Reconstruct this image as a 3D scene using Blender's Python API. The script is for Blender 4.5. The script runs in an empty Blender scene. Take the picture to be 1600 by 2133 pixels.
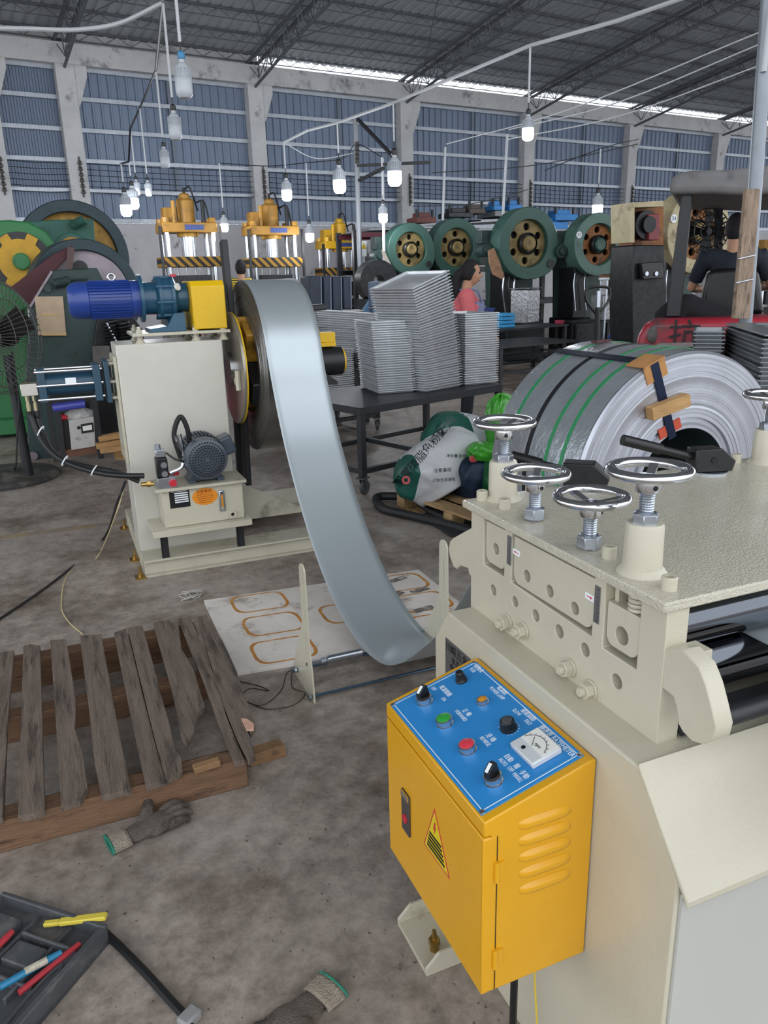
import bpy, bmesh, math, random
from math import sin, cos, pi, radians, atan2, sqrt
from mathutils import Vector, Matrix
random.seed(7)
SC = bpy.context.scene
COL = SC.collection
# ------------------------------------------------------------------ camera
FPX = 1600.0
PITCH, ROLL, YAW, CAMH = radians(17.0), radians(1.5), radians(22.5), 1.6
_rz = Matrix.Rotation(-YAW, 3, 'Z')
_f0 = Vector((0, cos(PITCH), -sin(PITCH))); _r0 = Vector((1, 0, 0)); _d0 = _f0.cross(_r0)
CR = _rz @ (cos(ROLL) * _r0 + sin(ROLL) * _d0)
CD = _rz @ (-sin(ROLL) * _r0 + cos(ROLL) * _d0)
CF = _rz @ _f0
CP = Vector((0, 0, CAMH))
cd = bpy.data.cameras.new('camera'); cam = bpy.data.objects.new('camera', cd); COL.objects.link(cam)
cd.sensor_fit = 'HORIZONTAL'; cd.sensor_width = 36.0; cd.lens = 36.0 * FPX / 1600.0
cd.clip_start = 0.05; cd.clip_end = 300
cam.matrix_world = Matrix(((CR.x, -CD.x, -CF.x, 0), (CR.y, -CD.y, -CF.y, 0), (CR.z, -CD.z, -CF.z, CAMH), (0, 0, 0, 1)))
SC.camera = cam
def ray(x, y): return CF + CR * ((x - 800) / FPX) + CD * ((y - 1066.5) / FPX)
def at_x(x, y, X): r = ray(x, y); return CP + r * (X / r.x)
def at_y(x, y, Y): r = ray(x, y); return CP + r * (Y / r.y)
def at_z(x, y, Z=0.0): r = ray(x, y); return CP + r * ((Z - CAMH) / r.z)
# ------------------------------------------------------------------ world, exposure
w = bpy.data.worlds.new('overcast_sky'); SC.world = w; w.use_nodes = True
bg = w.node_tree.nodes['Background']; bg.inputs[0].default_value = (0.90, 0.95, 1.0, 1); bg.inputs[1].default_value = 1.35
SC.view_settings.view_transform = 'Standard'; SC.view_settings.look = 'None'
SC.view_settings.exposure = 0.7; SC.view_settings.gamma = 1.0; SC.view_settings.use_curve_mapping = False
# ------------------------------------------------------------------ materials
def lin(h):
    h = h.lstrip('#'); o = []
    for i in (0, 2, 4):
        c = int(h[i:i + 2], 16) / 255.0
        o.append(c / 12.92 if c <= 0.04045 else ((c + 0.055) / 1.055) ** 2.4)
    return o
MATS = {}
def mat(name, col, rough=0.5, metal=0.0, var=0.0, scale=6.0, bump=0.0, bscale=60.0, dirt=None, damt=0.0, dscale=3.0, coat=0.0, emit=None, estr=0.0, alpha=1.0, rvar=0.0, trans=0.0, stretch=None, aniso=0.0):
    m = bpy.data.materials.new(name); m.use_nodes = True; MATS[name] = m
    nt = m.node_tree; N = nt.nodes; L = nt.links
    p = N['Principled BSDF']
    c = lin(col)
    p.inputs['Base Color'].default_value = (*c, 1); p.inputs['Roughness'].default_value = rough; p.inputs['Metallic'].default_value = metal
    if coat: p.inputs['Coat Weight'].default_value = coat; p.inputs['Coat Roughness'].default_value = 0.12
    if emit: p.inputs['Emission Color'].default_value = (*lin(emit), 1); p.inputs['Emission Strength'].default_value = estr
    if alpha < 1: p.inputs['Alpha'].default_value = alpha
    if trans: p.inputs['Transmission Weight'].default_value = trans
    tc = None
    if var or dirt or bump or rvar:
        tc = N.new('ShaderNodeTexCoord'); src = tc.outputs['Object']
        if stretch:
            mp = N.new('ShaderNodeMapping'); mp.inputs['Scale'].default_value = stretch; L.new(src, mp.inputs[0]); src = mp.outputs[0]
        cur = None
        if var:
            n = N.new('ShaderNodeTexNoise'); n.inputs['Scale'].default_value = scale; n.inputs['Detail'].default_value = 6; n.inputs['Roughness'].default_value = 0.65
            L.new(src, n.inputs['Vector'])
            r = N.new('ShaderNodeValToRGB'); r.color_ramp.elements[0].position = 0.3; r.color_ramp.elements[1].position = 0.7
            r.color_ramp.elements[0].color = (*[max(0, q * (1 - var)) for q in c], 1); r.color_ramp.elements[1].color = (*[min(1, q * (1 + var)) for q in c], 1)
            L.new(n.outputs['Fac'], r.inputs[0]); cur = r.outputs[0]; L.new(cur, p.inputs['Base Color'])
        if dirt:
            n2 = N.new('ShaderNodeTexNoise'); n2.inputs['Scale'].default_value = dscale; n2.inputs['Detail'].default_value = 8; n2.inputs['Roughness'].default_value = 0.7
            L.new(src, n2.inputs['Vector'])
            r2 = N.new('ShaderNodeValToRGB'); r2.color_ramp.elements[0].position = 0.62 - 0.25 * damt; r2.color_ramp.elements[1].position = 0.75 - 0.2 * damt
            L.new(n2.outputs['Fac'], r2.inputs[0])
            mx = N.new('ShaderNodeMix'); mx.data_type = 'RGBA'
            L.new(r2.outputs[0], mx.inputs[0])
            if cur: L.new(cur, mx.inputs[6])
            else: mx.inputs[6].default_value = (*c, 1)
            mx.inputs[7].default_value = (*lin(dirt), 1); L.new(mx.outputs[2], p.inputs['Base Color'])
        if bump:
            n3 = N.new('ShaderNodeTexNoise'); n3.inputs['Scale'].default_value = bscale; n3.inputs['Detail'].default_value = 4
            L.new(src, n3.inputs['Vector'])
            b = N.new('ShaderNodeBump'); b.inputs['Strength'].default_value = bump; b.inputs['Distance'].default_value = 0.01
            L.new(n3.outputs['Fac'], b.inputs['Height']); L.new(b.outputs[0], p.inputs['Normal'])
        if rvar:
            n4 = N.new('ShaderNodeTexNoise'); n4.inputs['Scale'].default_value = 9; n4.inputs['Detail'].default_value = 5; L.new(src, n4.inputs['Vector'])
            mr = N.new('ShaderNodeMapRange'); mr.inputs[3].default_value = max(0.02, rough - rvar); mr.inputs[4].default_value = min(1, rough + rvar)
            L.new(n4.outputs['Fac'], mr.inputs[0]); L.new(mr.outputs[0], p.inputs['Roughness'])
    return m
CREAM = mat('cream_paint', '#c1bba8', 0.34, var=0.05, scale=4, bump=0.12, bscale=220, coat=0.15)
CREAMD = mat('cream_paint_dusty', '#bdb7a5', 0.45, var=0.08, scale=5, dirt='#8c8676', damt=0.25, dscale=4)
CREAMX = mat('cream_hammered_top', '#c8c2b0', 0.2, var=0.06, scale=60, bump=0.6, bscale=240, coat=0.45)
YEL = mat('yellow_enamel', '#dba012', 0.3, var=0.04, scale=5, coat=0.3)
YELD = mat('worn_yellow_paint', '#b98a2e', 0.5, var=0.25, scale=9, dirt='#4a3716', damt=0.45, dscale=5)
YELP = mat('yellow_machine_paint', '#e0b40c', 0.35, bump=0.2, bscale=150)
BLUEP = mat('blue_panel', '#2c84c8', 0.35)
WHITE = mat('white_print', '#e9eef2', 0.5)
BLACKP = mat('black_plastic', '#141416', 0.35)
BLACKM = mat('black_painted_steel', '#1d1e22', 0.45, var=0.2, scale=8)
RUBBER = mat('black_rubber', '#17171a', 0.6)
CHROME = mat('chrome', '#d8dade', 0.09, 1.0)
ZINC = mat('zinc_plated_steel', '#b6bcc6', 0.28, 1.0, var=0.08, scale=40)
STEEL = mat('bright_steel', '#c4c7cc', 0.2, 1.0, rvar=0.08)
ROLLER = mat('polished_roller', '#63666d', 0.1, 1.0)
DARKMETAL = mat('dark_oily_metal', '#2a2b2d', 0.4, 0.6, var=0.4, scale=12)
BRASS = mat('brass', '#b5975a', 0.3, 1.0)
RED = mat('red_plastic', '#c0283a', 0.35)
GREENB = mat('green_plastic', '#2f9a3c', 0.35)
REDB = mat('red_button', '#d23b4c', 0.35)
AMBER = mat('amber_lens', '#c98a2c', 0.2)
# ------------------------------------------------------------------ mesh builder
class MB:
    def __init__(s): s.v = []; s.f = []
    def add(s, vs, fs):
        o = len(s.v); s.v += [Vector(q) for q in vs]; s.f += [tuple(i + o for i in f) for f in fs]; return s
    def box(s, c, d, R=None):
        x, y, z = d[0] / 2, d[1] / 2, d[2] / 2; c = Vector(c)
        vs = [Vector(q) for q in ((-x, -y, -z), (x, -y, -z), (x, y, -z), (-x, y, -z), (-x, -y, z), (x, -y, z), (x, y, z), (-x, y, z))]
        if R is not None: vs = [R @ q for q in vs]
        return s.add([c + q for q in vs], [(0, 3, 2, 1), (4, 5, 6, 7), (0, 1, 5, 4), (1, 2, 6, 5), (2, 3, 7, 6), (3, 0, 4, 7)])
    def box2(s, a, b):
        return s.box([(a[i] + b[i]) / 2 for i in range(3)], [abs(b[i] - a[i]) for i in range(3)])
    def bar(s, p0, p1, wd, h, up=(0, 0, 1)):
        p0 = Vector(p0); p1 = Vector(p1); d = p1 - p0; L = d.length; d.normalize(); up = Vector(up)
        if abs(d.dot(up)) > 0.99: up = Vector((0, 1, 0))
        sd = d.cross(up).normalized(); u = sd.cross(d)
        return s.box((p0 + p1) / 2, (L, wd, h), Matrix((d, sd, u)).transposed())
    @staticmethod
    def frame(d):
        d = Vector(d).normalized(); a = Vector((0, 0, 1)) if abs(d.z) < 0.9 else Vector((1, 0, 0))
        x = a.cross(d).normalized(); return x, d.cross(x), d
    def cyl(s, p0, p1, r, r1=None, n=16, cap=True, a0=0.0):
        p0 = Vector(p0); p1 = Vector(p1); r1 = r if r1 is None else r1
        x, y, d = s.frame(p1 - p0)
        vs = []
        for p, q in ((p0, r), (p1, r1)):
            for i in range(n):
                a = a0 + 2 * pi * i / n; vs.append(p + (x * cos(a) + y * sin(a)) * q)
        fs = [(i, (i + 1) % n, n + (i + 1) % n, n + i) for i in range(n)]
        if cap: fs += [tuple(range(n - 1, -1, -1)), tuple(range(n, 2 * n))]
        return s.add(vs, fs)
    def lathe(s, prof, o, axis=(0, 0, 1), n=24, close=False):
        o = Vector(o); x, y, d = s.frame(axis); vs = []; m = len(prof)
        for r, h in prof:
            for i in range(n):
                a = 2 * pi * i / n; vs.append(o + d * h + (x * cos(a) + y * sin(a)) * r)
        fs = []
        for j in range(m if close else m - 1):
            k = (j + 1) % m
            for i in range(n): fs.append((j * n + i, j * n + (i + 1) % n, k * n + (i + 1) % n, k * n + i))
        if not close:
            if prof[0][0] > 1e-5: fs.append(tuple(range(n - 1, -1, -1)))
            if prof[-1][0] > 1e-5: fs.append(tuple((m - 1) * n + i for i in range(n)))
        return s.add(vs, fs)
    def ring(s, o, axis, ro, ri, t, n=32):
        return s.lathe([(ri, -t / 2), (ro, -t / 2), (ro, t / 2), (ri, t / 2)], o, axis, n, True)
    def torus(s, o, axis, R, r, n=32, m=10):
        return s.lathe([(R + r * cos(2 * pi * j / m), r * sin(2 * pi * j / m)) for j in range(m)], o, axis, n, True)
    def tube(s, pts, r, n=8, cap=True, closed=False):
        P = [Vector(q) for q in pts]; m = len(P); vs = []; px = None
        for i in range(m):
            if closed: d = P[(i + 1) % m] - P[i - 1]
            else: d = P[min(i + 1, m - 1)] - P[max(i - 1, 0)]
            if d.length < 1e-9: d = Vector((0, 0, 1))
            d.normalize()
            if px is None: px = s.frame(d)[0]
            px = (px - d * px.dot(d))
            if px.length < 1e-6: px = s.frame(d)[0]
            px.normalize(); py = d.cross(px)
            rr = r[i] if isinstance(r, (list, tuple)) else r
            for k in range(n):
                a = 2 * pi * k / n; vs.append(P[i] + (px * cos(a) + py * sin(a)) * rr)
        fs = []
        for i in range(m if closed else m - 1):
            j = (i + 1) % m
            for k in range(n): fs.append((i * n + k, i * n + (k + 1) % n, j * n + (k + 1) % n, j * n + k))
        if cap and not closed: fs += [tuple(range(n - 1, -1, -1)), tuple((m - 1) * n + k for k in range(n))]
        return s.add(vs, fs)
    def prism(s, poly, o, ux, uy, t):
        """2-D polygon (a,b) -> o + a*ux + b*uy, extruded by vector t"""
        o = Vector(o); ux = Vector(ux); uy = Vector(uy); t = Vector(t); n = len(poly)
        a = [o + ux * q[0] + uy * q[1] for q in poly]
        return s.add(a + [q + t for q in a], [tuple(range(n - 1, -1, -1)), tuple(range(n, 2 * n))] + [(i, (i + 1) % n, n + (i + 1) % n, n + i) for i in range(n)])
    def plate(s, outer, holes, o, ux, uy, t):
        """polygon with holes, extruded"""
        bm = bmesh.new(); edges = []; loops = []
        for lp in [outer] + holes:
            vs = [bm.verts.new((q[0], q[1], 0)) for q in lp]
            edges += [bm.edges.new((vs[i], vs[(i + 1) % len(vs)])) for i in range(len(vs))]
        bm.verts.index_update()
        bmesh.ops.triangle_fill(bm, use_beauty=True, use_dissolve=False, edges=edges)
        bm.verts.index_update()
        o = Vector(o); ux = Vector(ux); uy = Vector(uy); t = Vector(t)
        base = [o + ux * v.co.x + uy * v.co.y for v in bm.verts]; n = len(base)
        fs = []
        for f in bm.faces:
            ids = [v.index for v in f.verts]; fs.append(tuple(ids)); fs.append(tuple(i + n for i in reversed(ids)))
        k = 0
        for lp in [outer] + holes:
            m = len(lp)
            for i in range(m): fs.append((k + i, k + (i + 1) % m, n + k + (i + 1) % m, n + k + i))
            k += m
        bm.free()
        return s.add(base + [q + t for q in base], fs)
    def sphere(s, c, r, n=16, m=10, sc=(1, 1, 1)):
        c = Vector(c); vs = [c + Vector((0, 0, -r * sc[2]))]
        for j in range(1, m):
            a = -pi / 2 + pi * j / m
            for i in range(n):
                b = 2 * pi * i / n; vs.append(c + Vector((r * sc[0] * cos(a) * cos(b), r * sc[1] * cos(a) * sin(b), r * sc[2] * sin(a))))
        vs.append(c + Vector((0, 0, r * sc[2]))); fs = []
        for i in range(n): fs.append((0, 1 + (i + 1) % n, 1 + i))
        for j in range(m - 2):
            for i in range(n): fs.append((1 + j * n + i, 1 + j * n + (i + 1) % n, 1 + (j + 1) * n + (i + 1) % n, 1 + (j + 1) * n + i))
        e = len(vs) - 1
        for i in range(n): fs.append((e, 1 + (m - 2) * n + i, 1 + (m - 2) * n + (i + 1) % n))
        return s.add(vs, fs)
    def grid(s, fn, nu, nv, thick=None):
        vs = [Vector(fn(i / nu, j / nv)) for j in range(nv + 1) for i in range(nu + 1)]
        q = nu + 1
        return s.add(vs, [(j * q + i, j * q + i + 1, (j + 1) * q + i + 1, (j + 1) * q + i) for j in range(nv) for i in range(nu)])
    def build(s, name, m, parent=None, bevel=0.0, smooth=35, seg=2, local=False, solid=0.0, sub=0):
        M = None
        if parent is not None and not local: M = XF.get(parent.name)
        vs = s.v if M is None else [M @ q for q in s.v]
        me = bpy.data.meshes.new(name); me.from_pydata([tuple(q) for q in vs], [], s.f); me.validate()
        bm = bmesh.new(); bm.from_mesh(me)
        if len(bm.faces) < 60000: bmesh.ops.recalc_face_normals(bm, faces=bm.faces)
        bm.to_mesh(me); bm.free()
        if m is not None: me.materials.append(m)
        if smooth:
            me.shade_smooth(); me.set_sharp_from_angle(angle=radians(smooth))
        o = bpy.data.objects.new(name, me); COL.objects.link(o)
        if parent is not None:
            o.parent = parent
            if M is not None: XF[o.name] = M
        if solid:
            md = o.modifiers.new('solid', 'SOLIDIFY'); md.thickness = solid; md.offset = 0
        if sub:
            md = o.modifiers.new('sub', 'SUBSURF'); md.levels = sub; md.render_levels = sub
        if bevel:
            md = o.modifiers.new('bevel', 'BEVEL'); md.width = bevel; md.segments = seg; md.limit_method = 'ANGLE'; md.angle_limit = radians(40)
        return o
XF = {}
def tag(o, label=None, cat=None, group=None, kind=None):
    if label: o['label'] = label
    if cat: o['category'] = cat
    if group: o['group'] = group
    if kind: o['kind'] = kind
    return o
def thing(name, label, cat, loc=(0, 0, 0), rz=0.0, group=None, world=True, kind=None):
    """an Empty at the thing's base; with world=True its parts are authored in world coordinates"""
    o = bpy.data.objects.new(name, None); COL.objects.link(o); o.empty_display_size = 0.1
    o.location = loc; o.rotation_euler = (0, 0, rz)
    M = Matrix.Translation(Vector(loc)) @ Matrix.Rotation(rz, 4, 'Z')
    if world: XF[o.name] = M.inverted()
    return tag(o, label, cat, group, kind)
def inst(src, parent, loc=(0, 0, 0), rot=None, name=None, sc=None):
    """a copy of a mesh object sharing its mesh; loc in the parent's authoring frame"""
    o = src.copy(); COL.objects.link(o)
    if name: o.name = name
    o.parent = parent
    M = XF.get(parent.name) if parent is not None else None
    T = Matrix.Translation(Vector(loc)) @ (rot.to_4x4() if rot is not None else Matrix.Identity(4))
    if sc: T = T @ Matrix.Diagonal((*sc, 1))
    if M is not None: T = M @ T
    o.matrix_basis = T
    return o
def place(o, parent, loc=(0, 0, 0), rot=None):
    M = XF.get(parent.name) if parent is not None else None
    T = Matrix.Translation(Vector(loc)) @ (rot.to_4x4() if rot is not None else Matrix.Identity(4))
    o.parent = parent
    o.matrix_basis = (M @ T) if M is not None else T
    return o
class Rep:
    """alike pieces: the first call places the built mesh, later calls place copies that share it"""
    def __init__(s, mb, name, m, **k): s.a = (mb, name, m, k); s.o = None
    def put(s, parent, loc=(0, 0, 0), rot=None, sc=None):
        if s.o is None:
            s.o = s.a[0].build(s.a[1], s.a[2], None, **s.a[3]); o = place(s.o, parent, loc, rot)
            if sc: o.matrix_basis = o.matrix_basis @ Matrix.Diagonal((*sc, 1))
            return o
        return inst(s.o, parent, loc, rot, None, sc)
def copy_tree(o, loc=None, rz=None, parent=None, label=None, group=None):
    c = o.copy(); COL.objects.link(c); c.parent = parent
    if loc is not None: c.location = loc
    if rz is not None: c.rotation_euler = (0, 0, rz)
    if label: c['label'] = label
    if group: c['group'] = group
    for ch in o.children:
        copy_tree(ch, parent=c)
    return c
def axrot(d, up=None):
    """rotation taking local Z to d"""
    return Vector((0, 0, 1)).rotation_difference(Vector(d)).to_matrix()
def spl(pts, n=8):
    """Catmull-Rom through pts"""
    P = [Vector(q) for q in pts]; P = [P[0] * 2 - P[1]] + P + [P[-1] * 2 - P[-2]]; out = []
    for i in range(1, len(P) - 2):
        a, b, c, d = P[i - 1], P[i], P[i + 1], P[i + 2]
        for k in range(n):
            t = k / n; out.append(0.5 * ((2 * b) + (c - a) * t + (2 * a - 5 * b + 4 * c - d) * t * t + (3 * b - a - 3 * c + d) * t ** 3))
    out.append(P[-2]); return out
def text(body, o, ux, uy, size, m, parent, name='lettering', ext=0.0004, lab=None, xs=1.0):
    cu = bpy.data.curves.new(name, 'FONT'); cu.body = body; cu.size = size; cu.align_x = 'CENTER'; cu.align_y = 'CENTER'; cu.extrude = ext; cu.resolution_u = 2
    t = bpy.data.objects.new(name, cu); COL.objects.link(t)
    bpy.context.view_layer.update()
    me = bpy.data.meshes.new_from_object(t.evaluated_get(bpy.context.evaluated_depsgraph_get()))
    bpy.data.objects.remove(t); bpy.data.curves.remove(cu)
    me.materials.clear(); me.materials.append(m)
    ob = bpy.data.objects.new(name, me); COL.objects.link(ob)
    ux = Vector(ux).normalized(); uy = Vector(uy).normalized(); R = Matrix((ux, uy, ux.cross(uy))).transposed()
    place(ob, parent, o, R)
    if xs != 1.0: ob.matrix_basis = ob.matrix_basis @ Matrix.Diagonal((xs, 1, 1, 1))
    return ob
# ================================================================== THE HALL
FLOORM = mat('concrete_floor', '#a1978f', 0.5, var=0.2, scale=1.1, bump=0.25, bscale=35, dirt='#75695f', damt=0.55, dscale=1.6, rvar=0.12)
_nt = FLOORM.node_tree
def _floor_nodes():
    N, L = _nt.nodes, _nt.links; p = N['Principled BSDF']; src = p.inputs['Base Color'].links[0].from_socket
    tc = next(n for n in N if n.type == 'TEX_COORD')
    n = N.new('ShaderNodeTexNoise'); n.inputs['Scale'].default_value = 14; n.inputs['Detail'].default_value = 10; n.inputs['Roughness'].default_value = 0.75; L.new(tc.outputs['Object'], n.inputs['Vector'])
    r = N.new('ShaderNodeValToRGB'); r.color_ramp.elements[0].position = 0.35; r.color_ramp.elements[0].color = (0.55, 0.53, 0.52, 1); r.color_ramp.elements[1].position = 0.62; r.color_ramp.elements[1].color = (1.12, 1.1, 1.08, 1)
    L.new(n.outputs['Fac'], r.inputs[0])
    m = N.new('ShaderNodeMix'); m.data_type = 'RGBA'; m.blend_type = 'MULTIPLY'; m.inputs[0].default_value = 1.0; L.new(src, m.inputs[6]); L.new(r.outputs[0], m.inputs[7])
    # pale dust patches and dark specks
    n2 = N.new('ShaderNodeTexNoise'); n2.inputs['Scale'].default_value = 0.7; n2.inputs['Detail'].default_value = 9; n2.inputs['Roughness'].default_value = 0.7; L.new(tc.outputs['Object'], n2.inputs['Vector'])
    r2 = N.new('ShaderNodeValToRGB'); r2.color_ramp.elements[0].position = 0.5; r2.color_ramp.elements[1].position = 0.75; r2.color_ramp.elements[1].color = (0.6, 0.6, 0.6, 1); L.new(n2.outputs['Fac'], r2.inputs[0])
    m2 = N.new('ShaderNodeMix'); m2.data_type = 'RGBA'; L.new(r2.outputs[0], m2.inputs[0]); L.new(m.outputs[2], m2.inputs[6]); m2.inputs[7].default_value = (*lin('#c6beb8'), 1)
    n3 = N.new('ShaderNodeTexNoise'); n3.inputs['Scale'].default_value = 55; n3.inputs['Detail'].default_value = 3; L.new(tc.outputs['Object'], n3.inputs['Vector'])
    r3 = N.new('ShaderNodeValToRGB'); r3.color_ramp.elements[0].position = 0.69; r3.color_ramp.elements[1].position = 0.74; L.new(n3.outputs['Fac'], r3.inputs[0])
    m3 = N.new('ShaderNodeMix'); m3.data_type = 'RGBA'; L.new(r3.outputs[0], m3.inputs[0]); L.new(m2.outputs[2], m3.inputs[6]); m3.inputs[7].default_value = (*lin('#6a6460'), 1)
    L.new(m3.outputs[2], p.inputs['Base Color'])
_floor_nodes()
fl = MB(); fl.box2((-30, -20, -0.12), (50, 28, 0)); floor = tag(fl.build('floor', FLOORM, None, smooth=0), kind='structure')
DE = radians(8); BU = Vector((cos(DE), sin(DE), 0)); BN = Vector((sin(DE), -cos(DE), 0)); BO = Vector((0, 20, 0))
def bp(s, d, z): return BO + BU * s + BN * d + Vector((0, 0, z))
CONC = mat('whitewashed_concrete', '#c4c4c6', 0.8, var=0.1, scale=2.5, dirt='#77777b', damt=0.3, dscale=2.2, bump=0.2, bscale=20)
PLASTER = mat('stained_white_plaster', '#c6c5c9', 0.85, var=0.1, scale=1.5, dirt='#4c4a4a', damt=0.2, dscale=3.2)
SHEET = mat('blue_grey_sheet', '#748298', 0.45, 0.2, var=0.1, scale=1.2, stretch=(1, 1, 0.3))
GIRT = mat('galvanised_girt', '#a9afb8', 0.4, 0.5, var=0.15, scale=9)
ROOFM = mat('grey_roof_sheet', '#a3a9ae', 0.6, 0.0, var=0.12, scale=1.5)
TRUSSM = mat('dark_grey_truss_paint', '#5b5f64', 0.6, var=0.2, scale=4)
BR = Matrix.Rotation(DE, 3, 'Z')
PIL = [-9.6, -5.1, -0.62, 1.01, 5.42, 9.81, 14.23, 18.7, 23.2, 27.6, 32.0]
wall = thing('wall_back', None, None, tuple(BO), DE, world=False, kind='structure')   # local x = along wall, y = outwards, z = up
m = MB(); m.box2((-14, 0.12, 0), (42, 0.32, 2.98)); m.build('plinth_wall', PLASTER, wall, local=True)
m = MB(); m.box2((-14, -0.2, 6.2), (42, 0.28, 6.62)); m.build('beam', CONC, wall, local=True, bevel=0.01)
m = MB(); m.box2((-14, 0.0, 6.62), (5.6, 0.12, 6.86)); m.build('eaves_board', CONC, wall, local=True)
pil = MB(); pil.box2((-0.2, -0.22, 0), (0.2, 0.3, 6.2)); pil.prism([(0.2, 6.2), (0.2, 5.35), (0.26, 5.45), (0.46, 6.0), (0.46, 6.2)], (0, -0.2, 0), (1, 0, 0), (0, 0, 1), (0, 0.45, 0))
PR = Rep(pil, 'pillar', CONC, bevel=0.012)
for s in PIL: PR.put(wall, (s, 0, 0))
# corrugated sheets, one run per bay
bay = 4.03; nr = 20; prof = []
for i in range(nr):
    a = -bay / 2 + bay * i / nr; p = bay / nr
    prof += [(a, 0.0), (a + p * 0.62, 0.0), (a + p * 0.70, -0.035), (a + p * 0.88, -0.035), (a + p * 0.96, 0.0)]
prof.append((bay / 2, 0.0))
cl = MB(); q = len(prof)
cl.add([(x, y, 2.98) for x, y in prof] + [(x, y, 6.2) for x, y in prof], [(i, i + 1, q + i + 1, q + i) for i in range(q - 1)])
CLR = Rep(cl, 'corrugated_sheet', SHEET, smooth=0, solid=0.004)
g = MB(); g.box2((-2.01, -0.05, -0.035), (2.01, 0.03, 0.035)); g.box2((-2.01, -0.06, 0.035), (2.01, -0.045, 0.05))
GR = Rep(g, 'girt', GIRT, smooth=0)
st = MB(); st.box2((-0.035, -0.07, 2.98), (0.035, 0.0, 6.2)); STR = Rep(st, 'stud', mat('stud_grey', '#6d7783', 0.5, 0.3), smooth=0)
wi = MB()
for k in range(6): wi.tube([(-2.0 + 0.25 * i, -0.14, 3.62 + k * 0.12 - 0.02 * sin(pi * i / 16)) for i in range(17)], 0.007, 4, False)
WR = Rep(wi, 'wall_wires', BLACKM, smooth=0)
ins = MB()
for k in range(6): ins.lathe([(0.02, -0.05), (0.05, -0.04), (0.05, -0.01), (0.025, 0), (0.045, 0.02), (0.02, 0.045)], (0, -0.27, 3.62 + k * 0.12), (0, 0, 1), 8)
ins.box2((-0.02, -0.24, 3.5), (0.02, -0.2, 4.35)); IR = Rep(ins, 'insulator_bracket', mat('grimy_porcelain', '#54504e', 0.6), smooth=40)
for i in range(len(PIL) - 1):
    c = (PIL[i] + PIL[i + 1]) / 2
    bw_ = PIL[i + 1] - PIL[i]; SX_ = ((bw_ - 0.39) / 4.03, 1, 1)
    CLR.put(wall, (c, 0.08, 0), None, SX_)
    for k in range(6): GR.put(wall, (c, 0.03, 3.02 + k * 0.635 if k < 5 else 6.15), None, SX_)
    if i >= 4: STR.put(wall, (c + 0.2, 0.06, 0))
    elif i == 3: STR.put(wall, (c + 0.1, 0.06, 0))
    WR.put(wall, (c, 0, 0), None, SX_)
for i in range(1, len(PIL)): IR.put(wall, (PIL[i] + 0.05, 0, 0))
# roof: sheet, lattice purlins, lattice trusses
roof = thing('ceiling', None, None, tuple(BO), DE, world=False, kind='structure')
RZ, RS = 6.88, 0.142
def rp(s, d, z=0.0): return Vector((s, -d, RZ + RS * d + z))
m = MB(); prof = []
S0, S1 = -14.0, 42.0; nn = 230
for i in range(nn):
    a = S0 + (S1 - S0) * i / nn; p = (S1 - S0) / nn
    prof += [(a, 0.0), (a + p * 0.6, 0.0), (a + p * 0.7, 0.03), (a + p * 0.9, 0.03)]
prof.append((S1, 0)); q = len(prof)
m.add([rp(x, -0.12, z) for x, z in prof] + [rp(x, 23.2, z) for x, z in prof], [(i, i + 1, q + i + 1, q + i) for i in range(q - 1)])
m.build('roof_sheet', ROOFM, roof, local=True, smooth=0, solid=0.004)
pu = MB(); pu.box2((S0, -0.03, -0.045), (S1, 0.03, -0.01)); pu.tube([(S0, 0, -0.2), (S1, 0, -0.2)], 0.012, 5)
zz = [(S0 + 0.28 * i, 0, -0.2 if i % 2 else -0.03) for i in range(int((S1 - S0) / 0.28))]
pu.tube(zz, 0.008, 4, False)
PUR = Rep(pu, 'lattice_purlin', TRUSSM, smooth=0)
for k in range(24): PUR.put(roof, rp(0, 0.1 + k * 0.98))
tr = MB(); D1 = 23.0
for sx in (-0.13, 0.13):
    tr.bar(rp(sx, -0.1, -0.24), rp(sx, D1, -0.24), 0.06, 0.06)
tr.tube([rp(0, 0.1, -0.78), rp(0, 3, -0.66), rp(0, D1, -0.66)], 0.035, 6)
nw = 30
for i in range(nw):
    d0 = 0.1 + (D1 - 0.2) * i / nw; d1 = 0.1 + (D1 - 0.2) * (i + 0.5) / nw; d2 = 0.1 + (D1 - 0.2) * (i + 1) / nw
    for sx in (-0.13, 0.13):
        tr.tube([rp(sx, d0, -0.24), rp(0, d1, -0.68), rp(sx, d2, -0.24)], 0.014, 4, False)
        tr.tube([rp(sx, d0, -0.24), rp(0, d0, -0.68)], 0.012, 4, False)
tr.bar((0, 0, 6.62), rp(0, 0.1, -0.2), 0.05, 0.05)
TRR = Rep(tr, 'roof_truss', TRUSSM, smooth=0)
for s in PIL: TRR.put(roof, (s, 0, 0))
br = MB()
for i in range(2, 8):
    br.tube([rp(PIL[i], 1.0, -0.3), rp(PIL[i + 1], 9.0, -0.3)], 0.012, 4)
    br.tube([rp(PIL[i + 1], 1.0, -0.3), rp(PIL[i], 9.0, -0.3)], 0.012, 4)
br.build('cross_bracing', TRUSSM, roof, local=True, smooth=0)
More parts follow.
